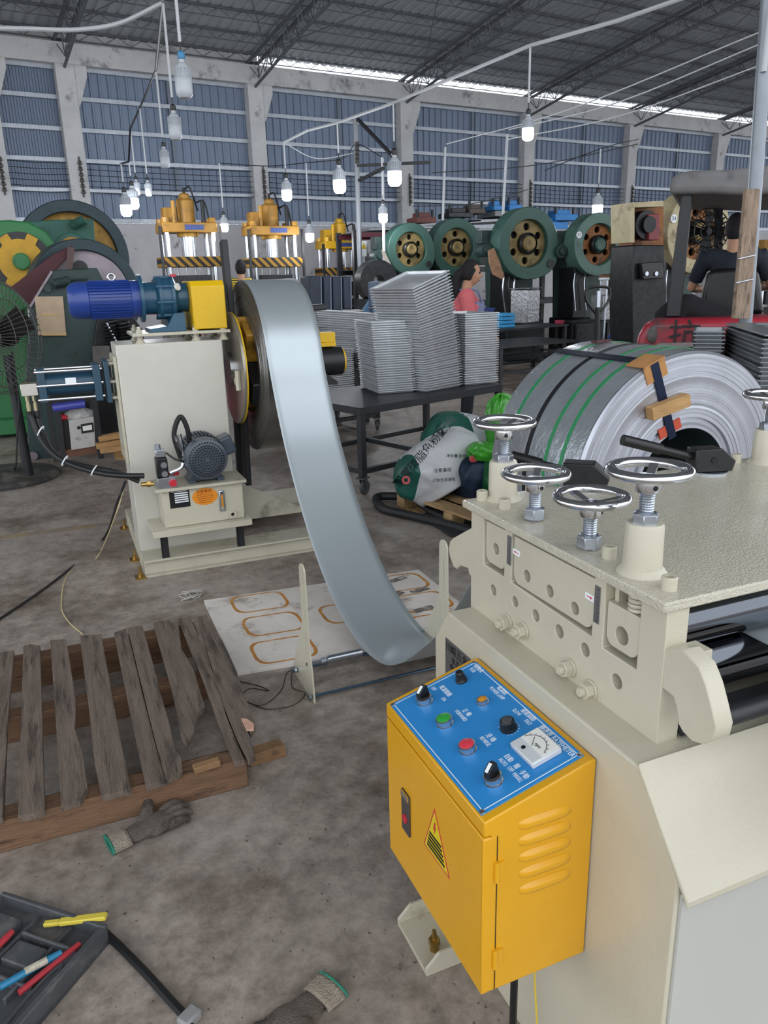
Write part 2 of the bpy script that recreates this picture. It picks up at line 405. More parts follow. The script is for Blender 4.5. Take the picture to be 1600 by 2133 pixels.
# worn yellow floor stripe
m = MB(); a = at_z(0, 1113); b = at_z(290, 1083); m.bar(a - Vector((3, 0, 0)) + Vector((0, 0, 0.0008)), b + Vector((0, 0, 0.0008)), 0.09, 0.0012)
STRIPE = mat('worn_stripe', '#a08a62', 0.7, var=0.2, scale=5, dirt='#857d76', damt=0.9, dscale=6)
m.build('floor_stripe', STRIPE, floor, smooth=0)
m = MB(); a = at_z(1050, 778); b = at_z(1200, 800); m.bar(a + Vector((0, 0, 0.0008)), b + Vector((0, 0, 0.0008)), 0.12, 0.0012); m.build('floor_stripe', STRIPE, floor, smooth=0)
# ================================================================== LEVELLER (foreground right)
XP = 0.8165
lev = thing('strip_leveller', 'cream roller leveller machine with chrome handwheels on its top, beside the yellow cabinet', 'leveller', (1.2, 1.1, 0))
YV, ZV, XV = Vector((0, 1, 0)), Vector((0, 0, 1)), Vector((1, 0, 0))
m = MB(); m.prism([(1.445, 0.86), (1.51, 0.77), (1.51, 0.0), (0.70, 0.0), (0.70, 0.72), (0.80, 0.86)], (0.75, 0, 0), YV, ZV, (0.99, 0, 0))
m.build('base_body', CREAM, lev, bevel=0.004)
m = MB(); m.prism([(0.795, 0.862), (0.799, 0.866), (0.679, 0.703), (0.675, 0.70)][::-1] if False else [(0.80, 0.855), (0.80, 0.867), (0.676, 0.706), (0.676, 0.694)], (0.748, 0, 0), YV, ZV, (0.995, 0, 0))
m.build('exit_apron', CREAM, lev, bevel=0.002)
m = MB(); m.box2((0.757, 0.694, 0.0), (1.735, 0.6995, 0.70)); m.build('front_cover_panel', mat('cream_paint_cool', '#b6b6b0', 0.4, var=0.03, scale=3), lev)
# side plate with windows and bores
def circ(y, z, r, n=20, sy=1.0): return [(y + r * sy * cos(2 * pi * i / n), z + r * sin(2 * pi * i / n)) for i in range(n)]
outer = [(0.836, 0.855), (1.456, 0.855), (1.456, 0.933), (1.464, 0.934), (1.47, 0.947), (1.506, 0.941), (1.525, 0.925), (1.545, 0.928), (1.562, 0.947), (1.567, 0.967), (1.56, 0.985), (1.545, 0.998), (1.456, 1.05), (1.456, 1.098), (0.836, 1.098)]
wins = [[(1.313, 0.982), (1.399, 0.982), (1.399, 1.09), (1.313, 1.09)], [(1.015, 0.974), (1.285, 0.98), (1.285, 1.09), (1.015, 1.09)], [(0.896, 0.966), (0.984, 0.966), (0.984, 1.09), (0.896, 1.09)]]
bores = [(1.356, 0.935, 0.0125), (1.268, 0.942, 0.0115), (1.191, 0.942, 0.0125), (1.111, 0.942, 0.0135), (1.031, 0.94, 0.013), (0.941, 0.921, 0.0135)]
for k, x0 in enumerate((XP, 1.69)):
    m = MB(); m.plate(outer, wins + [circ(*b) for b in bores], (x0, 0, 0), YV, ZV, (0.044, 0, 0)); m.build('side_plate', CREAM, lev, bevel=0.0018, smooth=30)
m = MB(); m.box2((0.8615, 0.87, 0.87), (0.866, 1.44, 1.09)); m.build('interior_shade', BLACKP, lev)  # black sheet behind the bores, stands in for the shade inside the machine
# bearing blocks behind the windows
def rblock(y0, y1, z0, z1, r, holes, name, x=XP + 0.004, t=0.03):
    pts = [(y1, z1), (y0, z1)]
    pts += [(y0 + r - r * cos(a), z0 + r - r * sin(a)) for a in [pi / 2 * i / 6 for i in range(7)]]
    pts += [(y1 - r + r * sin(a), z0 + r - r * cos(a)) for a in [pi / 2 * i / 6 for i in range(7)]]
    m = MB(); m.plate(pts, [circ(*h) for h in holes], (x, 0, 0), YV, ZV, (t, 0, 0)); return m.build(name, CREAM, lev, bevel=0.0012, smooth=30)
rblock(1.3165, 1.3955, 0.992, 1.084, 0.02, [(1.354, 1.031, 0.0125)], 'bearing_block')
rblock(1.0185, 1.2815, 0.982, 1.083, 0.022, [(1.232, 1.012, 0.0125), (1.152, 1.009, 0.0125), (1.072, 1.005, 0.0125)], 'roller_block')
rblock(0.8995, 0.9805, 0.978, 1.057, 0.02, [(0.941, 1.007, 0.0165)], 'bearing_block')
m = MB(); m.box2((XP + 0.012, 1.322, 1.0845), (XP + 0.04, 1.352, 1.094)); m.build('gib', CREAM, lev)
m = MB(); m.box2((XP + 0.016, 0.968, 1.057), (XP + 0.042, 0.978, 1.095)); m.build('gib', CREAM, lev)
def spring(o, r, h, n, wr): return [(o[0] + r * cos(2 * pi * i / 16), o[1] + r * sin(2 * pi * i / 16), o[2] + h * i / (16 * n)) for i in range(16 * n + 1)]
m = MB(); m.tube(spring((XP + 0.022, 0.922, 1.058), 0.017, 0.04, 5, 0.0), 0.0036, 7); m.build('coil_spring', CREAM, lev)
m = MB(); m.tube(spring((XP + 0.022, 1.352, 1.085), 0.015, 0.014, 2, 0.0), 0.003, 7); m.build('coil_spring', CREAM, lev)
# top plate
m = MB(); m.box2((0.803, 0.83, 1.096), (1.745, 1.475, 1.114)); m.build('top_plate', CREAMX, lev, bevel=0.003)
ss = MB(); ss.lathe([(0.013, 0), (0.013, 0.02), (0.0115, 0.022), (0.007, 0.022), (0.007, 0.012), (0.0, 0.012)], (0, 0, 0), (0, 0, 1), 18)
SSR = Rep(ss, 'socket_screw', CREAM)
for p in ((0.856, 1.028), (0.848, 0.872), (0.842, 1.452), (0.852, 1.372), (1.68, 1.03), (1.69, 1.45), (1.60, 1.45)): SSR.put(lev, (p[0], p[1], 1.114))
# screw posts
po = MB(); po.lathe([(0.042, 0), (0.038, 0.006), (0.0335, 0.011), (0.0325, 0.02), (0.0315, 0.082), (0.029, 0.088), (0.012, 0.088)], (0, 0, 0), (0, 0, 1), 28)
POR = Rep(po, 'screw_post', CREAM)
POSTS = [(0.888, 1.44), (0.861, 0.95), (1.66, 1.414)]
for p in POSTS: POR.put(lev, (p[0], p[1], 1.114))
# handwheels
hw = MB(); R = 0.0605
hw.lathe([(R + 0.0105 * cos(2 * pi * j / 12), 0.0085 * sin(2 * pi * j / 12)) for j in range(12)], (0, 0, 0), (0, 0, 1), 48, True)
for k in range(3):
    a = 2 * pi * k / 3 + 0.5; hw.bar((0.012 * cos(a), 0.012 * sin(a), -0.012), (0.056 * cos(a), 0.056 * sin(a), -0.001), 0.014, 0.007)
hw.lathe([(0.019, -0.036), (0.0205, -0.034), (0.0205, -0.014), (0.018, -0.008), (0.010, -0.008), (0.010, -0.016), (0, -0.016)], (0, 0, 0), (0, 0, 1), 24)
handwheel = hw.build('handwheel', CHROME, None, smooth=50); place(handwheel, lev, (0.888, 1.44, 1.288))
sc_ = MB(); pr = [(0.0, -0.10)]
for i in range(16): z = -0.10 + 0.07 * i / 16; pr += [(0.0115, z), (0.0128, z + 0.0022)]
pr += [(0.0115, -0.03), (0, -0.03)]
sc_.lathe(pr, (0, 0, 0), (0, 0, 1), 16); o = sc_.build('threaded_spindle', ZINC, None, smooth=0); o.parent = handwheel
nu = MB(); nu.cyl((0, 0, -0.094), (0, 0, -0.072), 0.0225, None, 6); nu.lathe([(0.019, -0.072), (0.016, -0.0695), (0.0, -0.0695)], (0, 0, 0), (0, 0, 1), 18); o = nu.build('hex_nut', ZINC, None, smooth=25, bevel=0.0012); o.parent = handwheel
gs = MB(); gs.cyl((0.0195, 0, -0.026), (0.0212, 0, -0.026), 0.0045, None, 12); o = gs.build('grub_screw', BLACKP, None); o.parent = handwheel; o.rotation_euler = (0, 0, -1.9)
for x, y, z, a in ((0.862, 1.273, 1.212, 0.4), (0.853, 1.082, 1.212, 1.1), (0.861, 0.95, 1.29, 0.2), (1.66, 1.414, 1.29, 0.8)):
    c = copy_tree(handwheel, parent=lev); c.location = (x - 1.2, y - 1.1, z); c.rotation_euler = (0, 0, a)
# flanged hex bolts on the side plate
fb = MB(); fb.cyl((0, 0, 0), (-0.004, 0, 0), 0.019, None, 20); fb.cyl((-0.004, 0, 0), (-0.019, 0, 0), 0.0165, None, 6); fb.cyl((-0.019, 0, 0), (-0.028, 0, 0), 0.0095, 0.0085, 14)
FBR = Rep(fb, 'flange_bolt', CREAM, smooth=25, bevel=0.001)
for y, z in ((1.292, 0.885), (1.23, 0.893), (1.07, 0.885), (1.006, 0.872)): FBR.put(lev, (XP, y, z), Matrix.Rotation(random.random(), 3, 'X'))
# scales and arrow stickers
for y, z0, z1 in ((1.2925, 1.017, 1.081), (1.003, 1.006, 1.076)):
    m = MB(); m.box2((XP - 0.0016, y - 0.0075, z0), (XP, y + 0.0075, z1)); sc = m.build('scale_strip', ZINC, lev)
    m = MB()
    for i in range(9): zz_ = z0 + 0.006 + i * (z1 - z0 - 0.012) / 8; m.box2((XP - 0.0019, y - 0.0055, zz_), (XP - 0.0016, y - (0.0005 if i % 2 == 0 else 0.003), zz_ + 0.0009))
    m.build('tick_marks', BLACKP, sc)
ARW = mat('red_print', '#d0475a', 0.5)
for y, z, sg in ((1.272, 1.05, 1), (1.03, 1.044, -1)):
    m = MB(); m.box2((XP + 0.0032, y - 0.0125, z - 0.006), (XP + 0.004, y + 0.0125, z + 0.006)); s_ = m.build('arrow_sticker', WHITE, lev)
    m = MB(); m.prism([(-0.009, -0.0008), (0.002, -0.0008), (0.002, -0.003), (0.009, 0), (0.002, 0.003), (0.002, 0.0008), (-0.009, 0.0008)], (XP + 0.0028, y, z), (0, sg, 0), (0, 0, 1), (0.0006, 0, 0)); m.build('arrow', ARW, s_)
# exit hooks (both ends of the guide roller) and rollers
hk = [(0.838, 1.032), (0.802, 1.046), (0.768, 1.034), (0.75, 1.01), (0.735, 0.98), (0.724, 0.955), (0.727, 0.932), (0.745, 0.914), (0.766, 0.907), (0.786, 0.912), (0.796, 0.92), (0.804, 0.947), (0.812, 0.96), (0.837, 0.962)]
for x0 in (XP + 0.002, 1.70):
    m = MB(); m.prism(hk, (x0, 0, 0), YV, ZV, (0.034, 0, 0)); m.build('guide_hook', CREAM, lev, bevel=0.002, smooth=40)
m = MB(); m.box2((XP + 0.034, 0.80, 0.985), (XP + 0.062, 0.836, 1.034)); m.build('hook_tab', CREAM, lev, bevel=0.001)
x0, x1 = 0.862, 1.69
for nm, y, z, r, mt in (('feed_roller', 0.905, 1.036, 0.046, ROLLER), ('feed_roller', 0.905, 0.940, 0.046, ROLLER), ('guide_roller', 0.752, 0.945, 0.016, BLACKM), ('feed_roller', 1.40, 1.036, 0.046, ROLLER), ('feed_roller', 1.40, 0.940, 0.046, ROLLER)):
    m = MB(); m.cyl((x0 - (0.01 if r < 0.02 else 0), y, z), (x1 + 0.01, y, z), r, None, 40); m.build(nm, mt, lev)
for y, z in [(1.232, 1.01), (1.152, 1.008), (1.072, 1.005), (1.268, 0.95), (1.191, 0.947), (1.111, 0.943), (1.031, 0.94)]:
    m = MB(); m.cyl((x0, y, z), (x1, y, z), 0.028, None, 24); m.build('levelling_roller', ROLLER, lev)
m = MB(); m.prism([(0.83, 0.865), (0.87, 0.885), (0.87, 0.89), (0.825, 0.87)], (0.862, 0, 0), YV, ZV, (0.83, 0, 0)); m.build('shadow_plate', BLACKM, lev)  # dark plate added as the shadow below the lower feed roller
# cam lever locks
def lever(bx, by, hx, hy, hz):
    B = Vector((bx, by, 1.114)); d = Vector((hx, hy, 0)) - Vector((bx, by, 0)); dn = d.normalized(); sd = Vector((-dn.y, dn.x, 0))
    m = MB(); m.lathe([(0.045, 0), (0.045, 0.004), (0, 0.004)], B, (0, 0, 1), 24); o1 = m.build('lever_washer', ZINC, lev)
    m = MB(); m.prism([(-0.045, 0.004), (0.05, 0.004), (0.058, 0.03), (0.02, 0.062), (-0.05, 0.062), (-0.05, 0.02)], B - sd * 0.024, -dn, ZV, sd * 0.048); o2 = m.build('lever_block', BLACKP, lev, bevel=0.003)
    m = MB(); m.cyl(B + sd * 0.026 + ZV * 0.034, B - sd * 0.026 + ZV * 0.034, 0.009, None, 12); m.build('lever_pin', DARKMETAL, o2)
    e = Vector((hx, hy, hz)); s0 = B + ZV * 0.035 + dn * 0.03
    m = MB(); m.cyl(s0, s0.lerp(e, 0.55), 0.0095, None, 14); m.cyl(s0.lerp(e, 0.5), e, 0.0135, None, 14); m.build('lever_handle', BLACKP, lev, smooth=40)
h = at_y(1297, 916, 1.47); lever(1.466, 1.41, h.x, h.y, h.z)
h = at_y(1066, 950, 1.55); lever(1.105, 1.43, h.x, h.y, h.z)
# entry guide arm, maker's plate
PLT = mat('etched_plate', '#77777a', 0.4, 0.6)
pa = at_x(928, 1326, 0.75); pb = at_x(930, 1470, 0.75); pc = at_x(1010, 1392, 0.75)
m = MB(); m.box2((0.7475, pc.y - 0.14, pb.z), (0.75, pa.y - 0.004, pa.z)); npl = m.build('maker_plate', PLT, lev, bevel=0.0005)
DK = mat('plate_print', '#242220', 0.5)
text('川峰五金机械', (0.747, pa.y - 0.085, pa.z - 0.018), (0, -1, 0), (0, 0, 1), 0.026, DK, npl)
text('水五黄企自', (0.747, pa.y - 0.085, pa.z - 0.043), (0, -1, 0), (0, 0, 1), 0.02, DK, npl)
text('电话 14', (0.747, pa.y - 0.06, pa.z - 0.064), (0, -1, 0), (0, 0, 1), 0.02, DK, npl)
# floor anchor foot
fa = at_z(850, 1957); fb_ = at_z(885, 2036)
y0, y1, xf = fb_.y - 0.0, fa.y + 0.055, (fa.x + fb_.x) / 2
m = MB(); m.box2((xf, y0, 0), (0.76, y1, 0.012)); ft = m.build('anchor_foot', CREAMD, lev, bevel=0.001)
for y in (y0, y1 - 0.008):
    m = MB(); m.prism([(xf, 0.01), (0.76, 0.01), (0.76, 0.055), (xf + 0.035, 0.055), (xf, 0.02)], (0, y, 0), XV, ZV, (0, 0.008, 0)); m.build('foot_web', CREAMD, ft, bevel=0.001)
ab = at_z(905, 1985, 0.0)
m = MB(); m.cyl((ab.x, ab.y, 0.01), (ab.x, ab.y, 0.028), 0.012, None, 12); m.cyl((ab.x, ab.y, 0.028), (ab.x, ab.y, 0.044), 0.0145, None, 6); m.cyl((ab.x, ab.y, 0.044), (ab.x, ab.y, 0.07), 0.007, 0.005, 10); m.build('anchor_bolt', BRASS, ft, smooth=30)
# allen key left on the top plate
k0 = at_z(1225, 1063, 1.116); k1 = at_z(1284, 1058, 1.116); k2 = at_z(1280, 1040, 1.116)
m = MB(); m.tube([k0 + ZV * .003, k1 + ZV * .003, k2 + ZV * .003], 0.003, 6); tag(m.build('allen_key', DARKMETAL, None), 'small steel allen key lying on the cream top plate behind the handwheels', 'allen key')
# ================================================================== CONTROL CABINET
cab = thing('control_cabinet', 'yellow electrical control cabinet with sloping blue button panel on the leveller side', 'cabinet', (0.64, 1.09, 0.40))
CY0, CY1 = 0.897, 1.30
SL = atan2(0.056, 0.203); PU = Vector((cos(SL), 0, sin(SL))); PN = Vector((-sin(SL), 0, cos(SL)))
m = MB(); m.prism([(0.545, 0.40), (0.748, 0.40), (0.748, 0.813), (0.735, 0.813), (0.532, 0.757), (0.532, 0.728), (0.545, 0.728)], (0, CY0, 0), XV, ZV, (0, CY1 - CY0, 0)); m.build('body', YEL, cab, bevel=0.0025)
m = MB(); m.box2((0.5305, CY0, 0.40), (0.5445, CY1 - 0.004, 0.7255)); m.box2((0.5305, CY0 - 0.0005, 0.402), (0.556, CY0 + 0.006, 0.724)); door = m.build('door', YEL, cab, bevel=0.002)
for z in (0.655, 0.472):
    m = MB(); m.cyl((0.556, CY0 - 0.002, z - 0.02), (0.556, CY0 - 0.002, z + 0.02), 0.0052, None, 12); m.box2((0.556, CY0 - 0.004, z - 0.018), (0.57, CY0, z + 0.018)); m.build('hinge', YEL, door)
m = MB(); m.box2((0.5562, CY0 - 0.0006, 0.403), (0.5578, CY0 + 0.002, 0.724)); m.build('door_gap', BLACKP, door)
la = at_x(838, 1640, 0.529); lb = at_x(855, 1745, 0.529)
m = MB(); m.box2((0.526, lb.y, lb.z), (0.531, la.y, la.z)); lk = m.build('door_lock', mat('grey_lock', '#55504e', 0.4, 0.4), door, bevel=0.001)
m = MB(); m.box2((0.5235, la.y - 0.004, la.z - 0.012), (0.5265, lb.y + 0.001, la.z)); m.build('lock_cap', CHROME, lk)
m = MB(); m.cyl((0.5235, (la.y + lb.y) / 2, lb.z + 0.034), (0.5265, (la.y + lb.y) / 2, lb.z + 0.034), 0.0095, None, 16); m.build('lock_button', RED, lk)
ta, tb, tc_ = at_x(905, 1684, 0.53), at_x(883, 1757, 0.53), at_x(937, 1832, 0.53)
TY = Vector((0, -1, 0)); ctr = (ta + tb + tc_) / 3
def tri(sc, x, name, mt, par):
    m = MB(); P = [ctr + (q - ctr) * sc for q in (ta, tb, tc_)]
    m.add([Vector((x, q.y, q.z)) for q in P] + [Vector((x + 0.0006, q.y, q.z)) for q in P], [(0, 1, 2), (5, 4, 3), (0, 3, 4, 1), (1, 4, 5, 2), (2, 5, 3, 0)]); return m.build(name, mt, par, smooth=0)
wr = tri(1.0, 0.5298, 'warning_sticker', RED, door); tri(0.9, 0.5294, 'sticker_field', mat('sticker_yellow', '#d9c21a', 0.4), wr)
bz = ctr.lerp(ta, 0.42)
m = MB(); m.prism([(-0.001, 0.014), (0.004, 0.014), (0.001, 0.004), (0.005, 0.004), (-0.003, -0.014), (-0.001, -0.002), (-0.005, -0.002)], (0.5286, bz.y, bz.z), (0, -1, 0), ZV, (0.0006, 0, 0)); m.build('lightning_mark', RED, wr)
m = MB()
for i in range(5):
    p0 = tb.lerp(ta, 0.42 - i * 0.075); p1 = tc_.lerp(ta, 0.42 - i * 0.075); a = p0.lerp(p1, 0.12 + 0.0 * i); b = p0.lerp(p1, 0.88)
    m.bar((0.529, a.y, a.z), (0.529, b.y, b.z), 0.0008, 0.0045)
m.build('printed_lines', BLACKP, wr)
# louvres on the near side
lo = MB()
for sx in (-1, 1): pass
def louv(): 
    m = MB(); n, k = 14, 6; L_, W_ = 0.052, 0.0115
    def f(u, v):
        a = (u * 2 - 1); t = (v * 2 - 1); e = max(0.0, 1 - abs(a) ** 6); hgt = 0.0075 * e * max(0.0, (1 - t * t)) ** 0.5 * (1.0 if t < 0 else 1.0)
        return (a * L_, -hgt, t * W_ * (0.55 + 0.45 * e))
    m.grid(f, n, k); return m
LR = Rep(louv(), 'louvre', YEL, smooth=60)
for i in range(5):
    p = at_y(1136, 1702 + i * 33.5, CY0); LR.put(cab, (p.x, CY0 - 0.0002, p.z))
# blue panel
def PP(a, y, h=0.0): return Vector((0.532, y, 0.757)) + PU * a + PN * h
RP = Matrix((Vector((0, -1, 0)), PU, PN)).transposed()     # local x = reading direction, y = up the slope, z = out
pan = thing  # (keeps the name free)
m = MB(); c = PP(0.107, 1.1, 0.0012); m.box(c, (0.374, 0.206, 0.0022), RP); panel = m.build('button_panel', BLUEP, cab, bevel=0.0004)
m = MB()
for a, y, dx, dy in ((0.0105, 1.1, 0.36, 0.0014), (0.2035, 1.1, 0.36, 0.0014), (0.107, 0.92, 0.0014, 0.193), (0.107, 1.28, 0.0014, 0.193)):
    m.box(PP(a, y, 0.0025), (dx, dy, 0.0006), RP)
m.build('border_line', WHITE, panel)
s_ = MB(); s_.lathe([(0.0048, 0), (0.0046, 0.0015), (0.002, 0.0024), (0, 0.0024)], (0, 0, 0), (0, 0, 1), 14); SR = Rep(s_, 'panel_screw', CHROME)
for a, y in ((0.0085, 1.282), (0.0085, 0.918), (0.2055, 1.282), (0.2055, 0.918)): SR.put(panel, PP(a, y, 0.0022), RP)
bz_ = MB(); bz_.lathe([(0.0165, 0), (0.0165, 0.003), (0.0145, 0.004), (0.0145, 0.009), (0.016, 0.010), (0.016, 0.0145), (0.0145, 0.0155), (0.0, 0.0155)], (0, 0, 0), (0, 0, 1), 28); BZ = Rep(bz_, 'bezel', CHROME, smooth=40)
def pushb(a, y, mt, nm):
    m = MB(); m.lathe([(0.0135, 0.0145), (0.0135, 0.0165), (0.012, 0.0175), (0, 0.0178)], (0, 0, 0), (0, 0, 1), 24); o = m.build(nm, mt, None, smooth=40); place(o, cab, PP(a, y, 0.002), RP); XF[o.name] = (XF[cab.name] @ (Matrix.Translation(PP(a, y, 0.002)) @ RP.to_4x4())).inverted() @ XF[cab.name]
    b = BZ.put(None, (0, 0, 0)) if BZ.o is None else inst(BZ.o, None, (0, 0, 0)); b.parent = o; b.matrix_basis = Matrix.Identity(4); return o
tag(pushb(0.064, 1.152, GREENB, 'push_button'), 'green forward button'); tag(pushb(0.063, 1.059, REDB, 'push_button'), 'red reverse button')
def selector(a, y, rot):
    m = MB(); m.lathe([(0.014, 0.0145), (0.0135, 0.019), (0.0, 0.019)], (0, 0, 0), (0, 0, 1), 24)
    m.prism([(-0.0135, 0.017), (0.0135, 0.017), (0.012, 0.036), (0.004, 0.038), (-0.012, 0.03)], (0, -0.006, 0), (1, 0, 0), (0, 0, 1), (0, 0.012, 0))
    o = m.build('selector_switch', BLACKP, None, bevel=0.001); place(o, cab, PP(a, y, 0.002), RP @ Matrix.Rotation(rot, 3, 'Z'))
    b = inst(BZ.o, None, (0, 0, 0)); b.parent = o; b.matrix_basis = Matrix.Identity(4)
    m = MB(); m.bar((-0.0118, 0, 0.0306), (0.0036, 0, 0.0384), 0.006, 0.0012); w_ = m.build('pointer_mark', WHITE, None); w_.parent = o
selector(0.064, 1.24, radians(110)); selector(0.059, 0.962, radians(110))
m = MB(); m.lathe([(0.0125, 0), (0.0125, 0.003), (0.0115, 0.004), (0.0105, 0.012), (0.0085, 0.0135), (0.0085, 0.021), (0.007, 0.023), (0, 0.023)], (0, 0, 0), (0, 0, 1), 22); place(m.build('fuse_holder', BLACKP, None, smooth=40), cab, PP(0.154, 1.247, 0.002), RP)
m = MB(); m.lathe([(0.0125, 0), (0.0125, 0.004), (0.011, 0.005), (0.011, 0.010), (0.0092, 0.011), (0.0092, 0.0085), (0, 0.0085)], (0, 0, 0), (0, 0, 1), 24); pl = m.build('power_lamp', CHROME, None, smooth=40); place(pl, cab, PP(0.151, 1.154, 0.002), RP)
m = MB(); m.lathe([(0.0092, 0.008), (0.0085, 0.0105), (0.005, 0.0125), (0, 0.013)], (0, 0, 0), (0, 0, 1), 18); o = m.build('lamp_lens', AMBER, None); o.parent = pl
m = MB(); m.lathe([(0.0165, 0.0), (0.0165, 0.004), (0.015, 0.005), (0.0135, 0.0185), (0.0125, 0.0195), (0, 0.0195)], (0, 0, 0), (0, 0, 1), 36); kn = m.build('speed_knob', BLACKP, None, smooth=30); place(kn, cab, PP(0.15, 1.058, 0.002), RP)
m = MB(); m.lathe([(0.0105, 0.0192), (0.0105, 0.0202), (0, 0.0204)], (0, 0, 0), (0, 0, 1), 24); o = m.build('knob_cap', CHROME, None); o.parent = kn
m = MB()
for i in range(14):
    a = -0.6 + i * 0.34; m.bar((0.018 * cos(a), 0.018 * sin(a), 0.0007), (0.021 * cos(a), 0.021 * sin(a), 0.0007), 0.0007, 0.0004)
o = m.build('knob_ticks', WHITE, None); o.parent = kn
# rate meter
METER = mat('meter_face', '#e4e4e0', 0.3, coat=0.6); GLASSY = mat('meter_body', '#c9ccd0', 0.15, coat=0.6)
m = MB(); m.box(PP(0.156, 0.977, 0.008), (0.072, 0.062, 0.013), RP); mt_ = m.build('rate_meter', GLASSY, cab, bevel=0.003)
m = MB(); m.box(PP(0.166, 0.977, 0.0152), (0.064, 0.036, 0.0012), RP); m.build('meter_dial', METER, mt_)
m = MB(); m.cyl(PP(0.137, 0.985, 0.0146), PP(0.137, 0.985, 0.016), 0.004, None, 14); m.build('zero_screw', BLACKP, mt_)
m = MB()
arc = [PP(0.145 + 0.03 * sin(a), 0.977 - 0.03 * -cos(a), 0.0162) for a in [0.35 + 2.4 * i / 16 for i in range(17)]]
m.tube(arc, 0.0006, 4)
for i in range(0, 17, 2): q = arc[i]; c0 = PP(0.145, 0.977, 0.0162); m.tube([q, q + (q - c0) * 0.14], 0.0004, 4)
m.tube([PP(0.150, 0.977, 0.0164), PP(0.166, 0.992, 0.0164)], 0.0005, 4); m.build('dial_scale', BLACKP, mt_)
text('rpm', PP(0.158, 0.97, 0.0162), (0, -1, 0), PU, 0.009, BLACKP, mt_, ext=0.0002)
for body, a, y, sz in (('保險絲', 0.201, 1.257, 0.0115), ('FUSE', 0.189, 1.261, 0.0095), ('OFF', 0.097, 1.266, 0.0095), ('電源開關', 0.112, 1.242, 0.0115), ('ON', 0.097, 1.221, 0.0095),
                       ('電源燈', 0.199, 1.16, 0.0115), ('POWER LAMP', 0.187, 1.16, 0.0095), ('正 轉', 0.112, 1.152, 0.0115), ('FORWARD', 0.099, 1.152, 0.0095), ('逆 轉', 0.111, 1.059, 0.0115), ('REVERSE', 0.098, 1.058, 0.0095),
                       ('速度調節', 0.197, 1.064, 0.0115), ('SLOW', 0.185, 1.085, 0.0095), ('FAST', 0.185, 1.047, 0.0095), ('轉速表 RATEMETER', 0.196, 0.973, 0.0125), ('自動', 0.108, 0.993, 0.0115), ('AUTO', 0.095, 0.991, 0.0095),
                       ('關', 0.108, 0.967, 0.0115), ('OFF', 0.096, 0.968, 0.0095), ('手動', 0.107, 0.942, 0.0115), ('MANU.', 0.095, 0.944, 0.0095)):
    lat = sz < 0.01; text(body, PP(a, y, 0.0024), (0, -1, 0), PU, sz * (1.25 if lat else 1.1), WHITE, panel, ext=0.0002, xs=0.68 if lat else 0.85)
# supply conduit and thin wire under the cabinet
m = MB(); m.cyl((0.69, 1.035, 0.0), (0.69, 1.035, 0.405), 0.008, None, 10); m.build('supply_conduit', BLACKP, cab)
m = MB(); m.tube(spl([(0.66, 0.93, 0.402), (0.655, 0.90, 0.25), (0.665, 0.88, 0.1), (0.66, 0.85, 0.004)], 6), 0.002, 5); m.build('earth_wire', mat('yellow_wire', '#c7ad3c', 0.5), cab)
# ================================================================== STEEL COIL AND STRIP
GALV = mat('galvanised_strip', '#b4bdc2', 0.36, 0.55, var=0.03, scale=2.5)
COILSIDE = mat('coil_edge', '#8d8c8b', 0.34, 0.9, var=0.15, scale=5, stretch=(1, 1, 1))
SX0, SX1 = 1.048, 1.357
CYc, CZc, CRo, CRi = 4.60, 1.108, 0.4965, 0.27
coilT = thing('strip_coil', 'galvanised steel coil on the decoiler, its strip looping down into the leveller', 'steel coil', (1.2, CYc, 0.61))
m = MB(); pr = [(CRi, 0.0)]
nl = 26
for i in range(nl): # wound edges: alternate layers stand slightly proud
    r0 = CRi + (CRo - CRi) * i / nl; r1 = CRi + (CRo - CRi) * (i + 1) / nl; d = 0.004 * random.random() + 0.001 * (i % 3)
    pr += [(r0 + 0.0004, -d), (r1 - 0.0006, -d)]
pr += [(CRo - 0.001, 0.0), (CRo - 0.001, SX1 - SX0), (CRi, SX1 - SX0)]
m.lathe(pr, (SX0, CYc, CZc), (1, 0, 0), 96, True); m.build('coil_body', COILSIDE, coilT, smooth=25)
path = []
for i in range(40):
    a = radians(-150) + (radians(153) - radians(-150)) * i / 39     # wrap from the underside over the top
    path.append((CYc + CRo * cos(pi - a) * -1 if False else CYc + CRo * cos(a), CZc + CRo * sin(a)))
path = []
for i in range(64):
    a = radians(-70) + radians(70 + 162) * i / 63
    path.append((CYc + CRo * cos(a), CZc + CRo * sin(a)))
path += [(4.085, 1.145), (4.04, 1.05), (3.975, 0.925), (3.89, 0.785), (3.79, 0.655), (3.69, 0.54), (3.58, 0.43), (3.47, 0.335), (3.34, 0.243), (3.21, 0.17), (3.07, 0.118), (2.93, 0.086), (2.79, 0.076), (2.66, 0.09), (2.55, 0.12), (2.44, 0.175), (2.33, 0.25), (2.22, 0.34), (2.10, 0.445), (1.97, 0.59), (1.84, 0.75), (1.70, 0.89), (1.57, 0.965), (1.45, 0.988), (1.2, 0.988), (0.905, 0.988), (0.75, 0.982), (0.55, 0.95), (0.35, 0.88)]
sp = spl([(0, p[0], p[1]) for p in path[50:]], 4); full = [Vector((0, p[0], p[1])) for p in path[:50]] + sp
m = MB(); n = len(full)
vs = []; fs = []
for k, q in enumerate(full):
    for j in range(9): vs.append((SX0 - 0.0015 + (SX1 - SX0 + 0.003) * j / 8, q.y, q.z))
for k in range(n - 1):
    for j in range(8): fs.append((k * 9 + j, k * 9 + j + 1, (k + 1) * 9 + j + 1, (k + 1) * 9 + j))
m.add(vs, fs); so = m.build('strip', GALV, coilT, smooth=60, solid=0.002)
